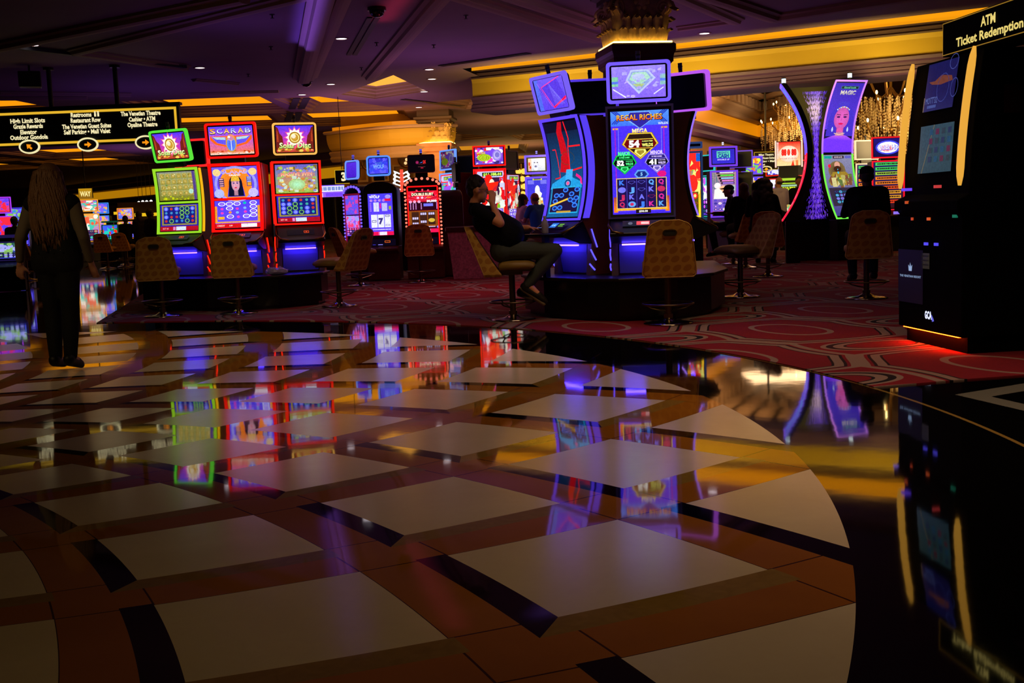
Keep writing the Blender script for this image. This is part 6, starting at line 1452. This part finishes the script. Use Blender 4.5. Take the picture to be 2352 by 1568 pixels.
rn = random.Random(5); v, f = ball((0, 0, .045), (.155, .09, .05), 18, 10); v = [Vector((p[0]*(1+rn.uniform(-.12, .12)), p[1]*(1+rn.uniform(-.15, .15)), max(.0, p[2]*(1+rn.uniform(-.25, .3))))) for p in v]
MB().add((v, f)).build('bag', mat('pale_plastic_bag', (190, 180, 235), .35), clo)
lb = Art(.15, .24, None)
# ================================================================== CHANDELIER
def chandelier(label, px, py, Y, s_, nb=14):
    p = aty(px, py, Y); t = empty('chandelier', p, 0, label, 'chandelier', 'crystal chandeliers')
    G = mat('gilt_bronze', (150, 108, 48), .35, .8); CR = mat('crystal', (235, 205, 150), .08, spec=1.0)
    MB().add(cyl((0, 0, -.9*s_), (0, 0, 5.5-p.z), .035)).add(ball((0, 0, -.3*s_), .12*s_, 12, 8)).add(ball((0, 0, -.8*s_), .16*s_, 12, 8)).build('stem', G, t, smooth=True)
    rn = random.Random(int(px)); cr = MB()
    for tier, (r_, z_, n_) in enumerate(((1.25, -.45, nb), (.85, .10, nb-4), (.45, .55, nb-7))):
        r_ *= s_; z_ *= s_
        for i in range(n_):
            a_ = 2*PI*i/n_+tier*.3; c, s2 = math.cos(a_), math.sin(a_)
            pts = [(r_*u*c, r_*u*s2, z_-.25*s_*math.sin(u*PI)+.15*s_*u*u) for u in (0, .2, .4, .6, .8, 1)]
            arm = MB().add(tube(pts, .014*s_+.004, 5)).add(cyl((pts[-1][0], pts[-1][1], pts[-1][2]-.02), (pts[-1][0], pts[-1][1], pts[-1][2]+.08*s_), .02*s_, n=8)).build('arm', G, t)
            MB().add(ball((pts[-1][0], pts[-1][1], pts[-1][2]+.13*s_), (.022*s_, .022*s_, .04*s_), 8, 6)).build('bulb', em((255, 214, 130), 12), arm)
    for i in range(800):
        a_ = rn.uniform(0, 2*PI); rr = rn.choice((1.2, .95, .8, .55, .4))*s_*rn.uniform(.85, 1.05); z0 = {True: -.5, False: .1}[rr > .75*s_]*s_+rn.uniform(-.2, .25)*s_; L = rn.uniform(.15, .55)*s_
        x, y = rr*math.cos(a_), rr*math.sin(a_)
        for j in range(int(L/(.06*s_))):
            zz = z0-j*.06*s_; q = .016*s_*rn.uniform(.7, 1.3)
            cr.add(([(x, y, zz+q*1.6), (x+q, y, zz), (x, y+q, zz), (x-q, y, zz), (x, y-q, zz), (x, y, zz-q*1.6)], [(0, 1, 2), (0, 2, 3), (0, 3, 4), (0, 4, 1), (5, 2, 1), (5, 3, 2), (5, 4, 3), (5, 1, 4)]))
    o = cr.build('crystals', CR, t, recalc=False); o['kind'] = 'stuff'
    area('chandelier_fill', (p.x, p.y-2.2*s_, p.z-.6), 1.0, (1, .68, .3), 80, (R(100), 0, 0))  # added lamp set before the chandelier to brighten its crystals
    return t
chandelier('large crystal chandelier between the curved slot tower and the kiosk', 2046, 262, 28.5, 1.25)
chandelier('crystal chandelier mostly hidden behind the violet curved tower', 1838, 262, 36, 1.0, 12)

for lab, px, Y, rz in (('stool under the brown haired player', 1712, 20.35, 10), ('stool under the man in the dark cap by the mighty cash machine', 1684, 21.8, 78), ('stool under the bald man in blue', 1246, 22.25, 40),
                   ('stool under the person in the pale pink top', 1199, 23.0, -70), ('stool under the silhouetted player left of the walking woman', 36, 29.0, 10), ('stool under the silhouetted player down the left aisle', 290, 36, -10)):
    stool(lab, xat(px, Y, 560), Y, R(rz))

# ================================================================== PEOPLE
def remesh(o, vox, sm=3):
    r = o.modifiers.new('surface', 'REMESH'); r.mode = 'VOXEL'; r.voxel_size = vox; r.use_smooth_shade = True
    if sm: q = o.modifiers.new('smooth', 'SMOOTH'); q.iterations = sm; q.factor = .5
    return o
SKIN = lambda c: mat('skin_%d_%d_%d' % c, c, .5)
def cloth(c, r=.85): return mat('cloth_%d_%d_%d' % c, c, r, spec=.2, bump=.15, bscale=90)
def hand(k, wrist, d, n, side=1, s_=1.0, curl=.5):
    """palm plus four unequal fingers and a thumb; d = finger direction, n = palm normal, side = +1 thumb to d x n"""
    d = Vector(d).normalized(); n = Vector(n); n = (n-d*n.dot(d)).normalized(); l = d.cross(n)*side; w_ = Vector(wrist)
    for a in (-.022, 0, .022): k.add(capsule(w_+d*.02*s_+l*a*s_*.8, w_+d*.085*s_+l*a*s_*1.15, .016*s_, .014*s_, 10))
    for i, (off, ln) in enumerate(((.034, .070), (.012, .080), (-.012, .074), (-.034, .056))):
        b = w_+d*.095*s_+l*off*s_; c1 = b+(d*(1-.3*curl)+n*.6*curl).normalized()*ln*.5*s_; c2 = c1+(d*(1-curl)+n*1.1*curl).normalized()*ln*.5*s_
        k.add(capsule(b, c1, .0095*s_, .0088*s_, 8)); k.add(capsule(c1, c2, .0086*s_, .0072*s_, 8))
    t0 = w_+d*.03*s_+l*.034*s_; t1 = t0+(d*.6+l*.8+n*.2).normalized()*.042*s_; t2 = t1+(d*.9+l*.2+n*.3).normalized()*.032*s_
    k.add(capsule(t0, t1, .013*s_, .011*s_, 8)); k.add(capsule(t1, t2, .0105*s_, .008*s_, 8))
def head(k, c, f, s_=1.0, neck=None):
    """head at c looking along f"""
    f = Vector(f).normalized(); up = Vector((0, 0, 1)); r = f.cross(up).normalized(); up = r.cross(f)
    M = Matrix((r, f, up)).transposed(); P = lambda x, y, z: Vector(c)+M @ Vector((x, y, z))*s_
    M4 = M.to_4x4()
    k.add(ball(P(0, -.012, .025), (.076*s_, .094*s_, .095*s_), 20, 14, M4)); k.add(ball(P(0, .02, -.045), (.058*s_, .066*s_, .07*s_), 16, 12, M4))
    k.add(ball(P(0, .055, -.095), (.026*s_, .024*s_, .022*s_), 10, 8, M4))
    k.add(capsule(P(0, .086, .012), P(0, .106, -.022), .010*s_, .014*s_, 8))
    k.add(capsule(P(-.035, .080, .028), P(.035, .080, .028), .012*s_, .012*s_, 8)); k.add(capsule(P(-.018, .078, -.058), P(.018, .078, -.058), .010*s_, .010*s_, 8))
    for sx in (-1, 1):
        k.add(ball(P(sx*.078, -.008, -.005), (.012*s_, .022*s_, .033*s_), 10, 8, M4))
        k.add(ball(P(sx*.031, .074, .008), .012*s_, 8, 6))
    return P, M4
def hips_legs(k, J, add, r_th=.088, r_kn=.058, r_an=.042, fr=1.0):
    for s_ in 'LR':
        k.add(capsule(J['hip'+s_], J['kn'+s_], r_th+add, r_kn+add)); e = Vector(J['kn'+s_]).lerp(Vector(J['an'+s_]), fr)
        m = Vector(J['kn'+s_]).lerp(e, .35); k.add(capsule(J['kn'+s_], m, r_kn+add, r_kn*.98+add)); k.add(capsule(m, e, r_kn*.98+add, r_an+add))
    k.add(capsule(J['hipL'], J['hipR'], r_th+add+.024)); k.add(capsule(J['hipL'], J['bel'], r_th+add, .09+add)); k.add(capsule(J['hipR'], J['bel'], r_th+add, .09+add))
def torso(k, J, add, bel=.115, ch=.105):
    shL, shR = Vector(J['shL']), Vector(J['shR']); che = Vector(J['che']); b_ = Vector(J['bel']); ax = (shR-shL)
    k.add(capsule(shL.lerp(shR, .08), shL.lerp(shR, .92), .058+add)); 
    for q in (-.24, .24):
        c = che+ax*q*.8; k.add(capsule(c, b_+ax*q*.75, ch+add, bel+add)); k.add(capsule(shL.lerp(shR, .5+q*1.1), c, .06+add, ch+add))
        k.add(capsule(b_+ax*q*.75, Vector(J['hipL' if q < 0 else 'hipR']), bel+add, .10+add))
    k.add(capsule(che, b_, ch+add, bel+add))
def person(label, loc, rz, J, skin=(176, 120, 96), shirt=(12, 12, 16), sleeve=.45, trousers=(30, 32, 40), hair=(30, 20, 16), shoes=(14, 13, 14), face=(0, 1, 0), hair_style='short', vox=.016, bel=.115, ch=.105, hs=1.0, hands=None, rth=.088, rkn=.058, arm=1.0, tfr=.95, extra=None, sole=None, shirt_add=.016):
    t = empty('person', loc, rz, label, 'person'); hd = J['head']
    k = MB(); P, M4 = head(k, hd, face, hs); k.add(capsule(J['neck'], Vector(hd)+Vector((0, -.01, -.05)), .056, .052)); torso(k, J, -.004, bel-.012, ch-.012); hips_legs(k, J, -.005, rth, rkn)
    for s_ in 'LR':
        k.add(capsule(J['sh'+s_], J['el'+s_], .050*arm, .038*arm)); k.add(capsule(J['el'+s_], J['wr'+s_], .040*arm, .026*arm))
        d = Vector(J['wr'+s_])-Vector(J['el'+s_])
        hd_ = (hands or {}).get(s_)
        if hd_: hand(k, J['wr'+s_], hd_[0], hd_[1], hd_[2], 1.0, hd_[3])
        else: hand(k, J['wr'+s_], d, (0.0, 1, 0) if abs(d.normalized().y) < .8 else (0, 0, -1), 1 if s_ == 'L' else -1, .95, .35)
        a, b = Vector(J['an'+s_]), Vector(J['to'+s_]); k.add(capsule(a, b, .040, .030))
    remesh(k.build('body', SKIN(skin), t), min(vox, .012), 2)
    k = MB(); torso(k, J, shirt_add, bel, ch)
    for s_ in 'LR':
        a, b, c = Vector(J['sh'+s_]), Vector(J['el'+s_]), Vector(J['wr'+s_])
        if sleeve <= 1: k.add(capsule(a, a.lerp(b, sleeve), .060*arm, .056*arm))
        else: k.add(capsule(a, b, .060, .048)); k.add(capsule(b, b.lerp(c, sleeve-1), .048, .036))
    k.add(capsule(Vector(J['neck'])+Vector((0, 0, -.07)), Vector(J['neck'])+Vector((0, 0, -.02)), .075, .062))
    remesh(k.build('shirt', cloth(shirt), t), vox)
    k = MB(); hips_legs(k, J, .012, rth, rkn, fr=tfr); remesh(k.build('trousers', cloth(trousers), t), vox)
    for s_ in 'LR':
        k = MB(); a, b = Vector(J['an'+s_]), Vector(J['to'+s_]); d = (b-a); h_ = Vector((a.x, a.y, a.z))-Vector((d.x, d.y, 0)).normalized()*.04+Vector((0, 0, -.02))
        k.add(capsule(a, h_, .046, .046)); k.add(capsule(h_+Vector((0, 0, -.012)), b, .044, .038)); k.add(capsule(b-d*.3, b+d.normalized()*.03, .040, .030))
        sh_ = remesh(k.build('shoe', cloth(shoes, .5), t), min(vox, .012), 2)
        if sole:
            dn = Vector((0, -d.z, d.y)).normalized()*-.028
            if dn.z > 0: dn = -dn
            MB().add(capsule(h_+dn, b+d.normalized()*.03+dn, .030, .026)).build('sole', mat('sole_tan', sole, .6), sh_, smooth=True)
    hm = mat('hair_%d_%d_%d' % hair, hair, .6, bump=.5, bscale=120)
    k = MB()
    if hair_style == 'short':
        k.add(ball(P(0, -.026, .052), (.083*hs, .093*hs, .088*hs), 20, 12, M4)); k.add(ball(P(0, -.060, .0), (.070*hs, .052*hs, .075*hs), 16, 10, M4)); rn = random.Random(9)
        for i in range(110):
            a_ = rn.uniform(0, 2*PI); e_ = rn.uniform(-.5, 1.5); x, y, z = .083*math.cos(a_)*math.cos(e_), -.028+.092*math.sin(a_)*math.cos(e_), .05+.088*math.sin(e_)
            if y > .03 and z < .07: continue
            k.add(ball(P(x, y, z), rn.uniform(.008, .015)*hs, 6, 5))
        remesh(k.build('hair', hm, t), .010, 1)
    elif hair_style == 'curly':
        rn = random.Random(len(label))
        for i in range(90):
            a_ = rn.uniform(0, 2*PI); z_ = rn.uniform(-.26, .10); rr = .12 if z_ > -.1 else .13
            x, y = rr*math.cos(a_)*(1 if z_ < .05 else .7), rr*math.sin(a_)*.9-.045
            if y > .04 and z_ < .05: continue
            k.add(ball(P(x, y, z_), rn.uniform(.035, .06)*hs, 8, 6))
        k.add(ball(P(0, -.03, .04), .10*hs, 14, 10)); remesh(k.build('hair', hm, t), .014, 1)
    elif hair_style == 'cap':
        k.add(ball(P(0, -.055, -.01), (.072*hs, .055*hs, .07*hs), 14, 10, M4)); k.build('hair', hm, t, smooth=True)
        k = MB(); k.add(ball(P(0, -.012, .055), (.086*hs, .100*hs, .070*hs), 20, 12, M4)); k.add(ball(P(0, .10, .045), (.065*hs, .075*hs, .012*hs), 16, 8, M4)); remesh(k.build('cap', cloth((16, 14, 20)), t), .012)
    elif hair_style == 'long':
        k.add(ball(P(0, -.03, .03), (.094*hs, .103*hs, .103*hs), 20, 14, M4)); k.add(ball(P(0, -.085, -.22), (.115*hs, .05*hs, .26*hs), 20, 14, M4)); rn = random.Random(3)
        for lay, nst in ((0, 120), (1, 90)):
            for i in range(nst):
                u = (i+.5)/nst; a_ = PI*(1.02+.96*u) if lay == 0 else PI*(1.08+.84*u)
                x0 = .088*math.cos(a_); y0 = -.03+.095*math.sin(a_); L = rn.uniform(.52, .66) if lay == 0 else rn.uniform(.45, .60); ph = rn.uniform(0, 6); pts = []; rr = []
                sx = math.cos(a_)
                for j in range(13):
                    q = j/12; spread = 1+.85*math.sin(min(1, q*1.3)*PI*.5)-.35*q*q
                    pts.append(P(x0*spread+.014*math.sin(ph+q*9), y0*(1+.10*q)-.015*math.sin(q*PI)-(.02 if lay else 0)+.006*math.sin(ph+q*7), .075-.02*abs(sx)-q*L)); rr.append((.0105 if lay == 0 else .0095)*(1-.6*q**3)*hs)
                k.add(tube(pts, rr, 6))
        k.build('hair', hm, t, smooth=True)
    elif hair_style == 'shoulder':
        k.add(ball(P(0, -.03, .03), (.095*hs, .105*hs, .10*hs), 18, 12, M4)); k.add(ball(P(0, -.06, -.10), (.10*hs, .07*hs, .13*hs), 18, 12, M4)); remesh(k.build('hair', hm, t), .014)
    elif hair_style == 'thin':
        k.add(ball(P(0, -.035, .0), (.080*hs, .078*hs, .055*hs), 18, 10, M4)); remesh(k.build('hair', hm, t), .012)
    if extra: extra(t, P, M4)
    return t
def stand(h=1.74, arms='down', lean=0.0, w_=.19):
    s_ = h/1.74
    J = dict(hipL=(-.09, 0, .90), hipR=(.09, 0, .90), knL=(-.10, .02, .48), knR=(.10, .01, .48), anL=(-.11, -.01, .09), anR=(.11, -.02, .09), toL=(-.13, .13, .045), toR=(.13, .12, .045),
             bel=(0, .01, 1.06), che=(0, .0, 1.28), neck=(0, -.01, 1.50), head=(0, .01, 1.625), shL=(-w_, -.01, 1.42), shR=(w_, -.01, 1.42))
    if arms == 'down': J.update(elL=(-w_-.05, -.03, 1.14), elR=(w_+.05, -.03, 1.14), wrL=(-w_-.05, .05, .90), wrR=(w_+.05, .05, .90))
    elif arms == 'front': J.update(elL=(-w_-.04, .02, 1.14), elR=(w_+.04, .0, 1.14), wrL=(-.06, .22, 1.16), wrR=(w_-.04, .22, 1.10))
    return {k_: tuple(v*s_ for v in p) for k_, p in J.items()}
def seated(sz=.66, lean=.0, reach=.35, hz=.0):
    J = dict(hipL=(-.10, 0, sz+.09), hipR=(.10, 0, sz+.09), knL=(-.13, .42, sz+.07), knR=(.13, .42, sz+.07), anL=(-.12, .34, .26), anR=(.12, .32, .26), toL=(-.13, .47, .20), toR=(.13, .45, .20),
             bel=(0, .02+lean*.3, sz+.24), che=(0, .0+lean*.7, sz+.44), neck=(0, -.01+lean, sz+.64), head=(0, .02+lean*1.1, sz+.76), shL=(-.19, -.01+lean*.95, sz+.57), shR=(.19, -.01+lean*.95, sz+.57),
             elL=(-.25, .08+lean, sz+.32), elR=(.25, .08+lean, sz+.32), wrL=(-.16, reach, sz+.34), wrR=(.16, reach, sz+.34))
    return J
# --- the man on the stool, hand to his brow
J = dict(hipL=(-.10, -.09, .755), hipR=(.10, -.09, .755), knL=(-.14, .44, .715), knR=(.13, .47, .735), anL=(-.12, .13, .31), anR=(.12, .17, .385), toL=(-.12, .25, .245), toR=(.13, .33, .215),
         bel=(0, -.035, .925), che=(0, -.235, 1.085), neck=(0, -.37, 1.27), head=(0, -.325, 1.405), shL=(-.18, -.30, 1.19), shR=(.215, -.34, 1.19), elL=(-.22, -.05, .98), elR=(.315, -.10, 1.05), wrL=(-.10, .20, .985), wrR=(.19, -.175, 1.25))
def man_extra(t, P, M4):
    MB().add(tube([P(-.04, .092, .012), P(.04, .092, .012)], .004, 6)).add(tube([P(.075, .06, .014), P(.078, .0, .01)], .0035, 6)).build('glasses', BLK(), t)
    MB().add(box(.02, .05, -.19, -.188, 1.17, 1.19)).build('shirt_logo', mat('pale_logo', (230, 190, 200), .6), t)
mx, my = SX(1174, 12.05), 12.05
person('seated man in a black polo shirt resting his head on his hand', (mx, my, .009), R(-90), J, skin=(236, 158, 112), shirt=(10, 10, 15), sleeve=.62, trousers=(74, 80, 74), hair=(24, 15, 12), shoes=(40, 36, 30),
       face=(0, 1, -.10), vox=.011, bel=.175, ch=.145, hs=1.14, arm=1.22, rkn=.070, tfr=1.0, hands={'R': ((-.42, .02, 1), (-.9, -.1, -.1), 1, .25), 'L': ((0.1, 1, -.15), (0, -.1, -1), -1, .45)}, extra=man_extra, rth=.100, sole=(150, 134, 96))
ph = empty('phone', (mx+.33, my+.10, .985), R(20), 'small lit phone in the seated man\'s far hand', 'phone'); MB().add(box(-.035, .035, -.07, .07, -.005, .004)).build('body', BLK(), ph, bevel=.002); Art(.06, .12, (120, 150, 255)).build('screen', ph, lambda x, z, o: Vector((x, z-.06, .005+o)))
# --- the woman walking away on the left
WY = 9.17; wx = xat(140, WY, 700)
J = dict(hipL=(-.085, 0, .90), hipR=(.085, 0, .90), knL=(-.085, .03, .50), knR=(.085, -.02, .50), anL=(-.075, -.01, .12), anR=(.085, -.09, .13), toL=(-.08, .12, .055), toR=(.09, .06, .05),
         bel=(0, .01, 1.06), che=(0, .0, 1.24), neck=(0, -.01, 1.45), head=(0, .01, 1.575), shL=(-.175, -.01, 1.37), shR=(.175, -.01, 1.37), elL=(-.265, -.05, 1.11), elR=(.255, -.05, 1.10), wrL=(-.325, .03, .90), wrR=(.255, .06, .88))
def vest(t, P, M4):
    k = MB(); torso(k, J, .030, .100, .095); k.add(capsule((-.08, 0, .93), (.08, 0, .93), .115)); remesh(k.build('vest', cloth((7, 7, 9)), t), .014)
    for x in (-.10, .02, .10): MB().add(ball((x, -.155, 1.0), .006, 8, 6)).build('rivet', CHR(), t)
person('woman with long blond hair and black vest walking away on the marble', (wx, WY, .0), R(-2), J, skin=(170, 120, 96), shirt=(88, 78, 64), sleeve=1.85, trousers=(7, 7, 9), hair=(92, 60, 28), shoes=(9, 8, 9), hair_style='long', vox=.013, bel=.095, ch=.092, rth=.088, hs=1.0, extra=vest, tfr=.98)
# --- the others
def seat_person(label, px, Y, rz, sz=.66, z=.010, **k):
    lean = k.pop('lean', .05); reach = k.pop('reach', .38)
    return person(label, (xat(px, Y, 560), Y, z), rz, seated(sz, lean, reach), **k)
seat_person('man in black with a dark cap seated on the right stool, his back to us', 1996, 13.15, R(-6), shirt=(8, 8, 10), sleeve=1.9, trousers=(26, 24, 30), hair=(10, 8, 8), hair_style='cap', bel=.14, ch=.13, lean=.10, skin=(90, 60, 48), vox=.014)
seat_person('player with a mass of dark curly hair seated before the curved tower', 1752, 17.8, R(-20), shirt=(9, 8, 12), sleeve=1.9, trousers=(10, 9, 14), hair=(14, 9, 9), hair_style='curly', skin=(120, 80, 64), hs=1.0)
seat_person('player with brown hair seated between the capped man and the curly haired one', 1712, 20.4, R(10), shirt=(12, 9, 12), sleeve=1.9, trousers=(14, 12, 16), hair=(84, 40, 22), hair_style='shoulder', skin=(140, 90, 70))
seat_person('man in a dark cap seated in profile before the mighty cash machine', 1684, 21.8, R(78), shirt=(12, 10, 14), sleeve=1.9, trousers=(14, 12, 16), hair=(20, 14, 12), hair_style='cap', skin=(170, 96, 80))
person('man in a white shirt standing at the far machines, seen from behind', (xat(1790, 27.0, 500), 27.0, .009), R(20), stand(1.76, 'front'), shirt=(196, 176, 214), sleeve=1.9, trousers=(20, 18, 24), hair=(60, 36, 26), hair_style='thin', skin=(190, 120, 92), hs=1.05)
person('dark haired man in black standing with folded hands, facing us', (xat(1836, 27.4, 500), 27.4, .009), R(170), stand(1.76, 'front'), shirt=(14, 12, 16), sleeve=1.9, trousers=(14, 12, 16), hair=(14, 10, 12), skin=(160, 100, 80), hs=1.05)
seat_person('bald man in a blue shirt seated at the violet machine', 1246, 22.3, R(40), shirt=(60, 110, 190), sleeve=.6, trousers=(30, 30, 40), hair=(120, 80, 60), hair_style='thin', skin=(216, 110, 90), lean=.16)
seat_person('dark haired person in a pale pink top seated beside the bald man', 1199, 23.0, R(-70), shirt=(214, 160, 180), sleeve=.8, trousers=(30, 30, 40), hair=(24, 14, 14), hair_style='shoulder', skin=(190, 110, 90), hs=.95)
seat_person('dark silhouetted player before the violet screen left of the walking woman', 36, 29.0, R(10), shirt=(10, 9, 12), sleeve=1.9, trousers=(10, 9, 12), hair=(10, 8, 8), skin=(60, 40, 34), hs=1.05)
seat_person('dark silhouetted player before the blue screen far down the left aisle', 290, 36, R(-10), shirt=(9, 9, 12), sleeve=1.9, trousers=(10, 9, 12), hair=(10, 8, 8), skin=(60, 40, 34))
person('dark dressed person standing near the far bar, face turned sideways', (xat(318, 34, 500), 34, .009), R(60), stand(1.64, 'front'), shirt=(12, 10, 14), sleeve=1.9, trousers=(10, 9, 12), hair=(30, 14, 14), hair_style='shoulder', skin=(140, 70, 70))
person('dark silhouetted person standing partly behind the green framed machine', (xat(345, 30, 500), 30, .0), R(-40), stand(1.62, 'down'), shirt=(10, 10, 14), sleeve=1.9, trousers=(10, 9, 12), hair=(14, 10, 12), skin=(80, 50, 44))
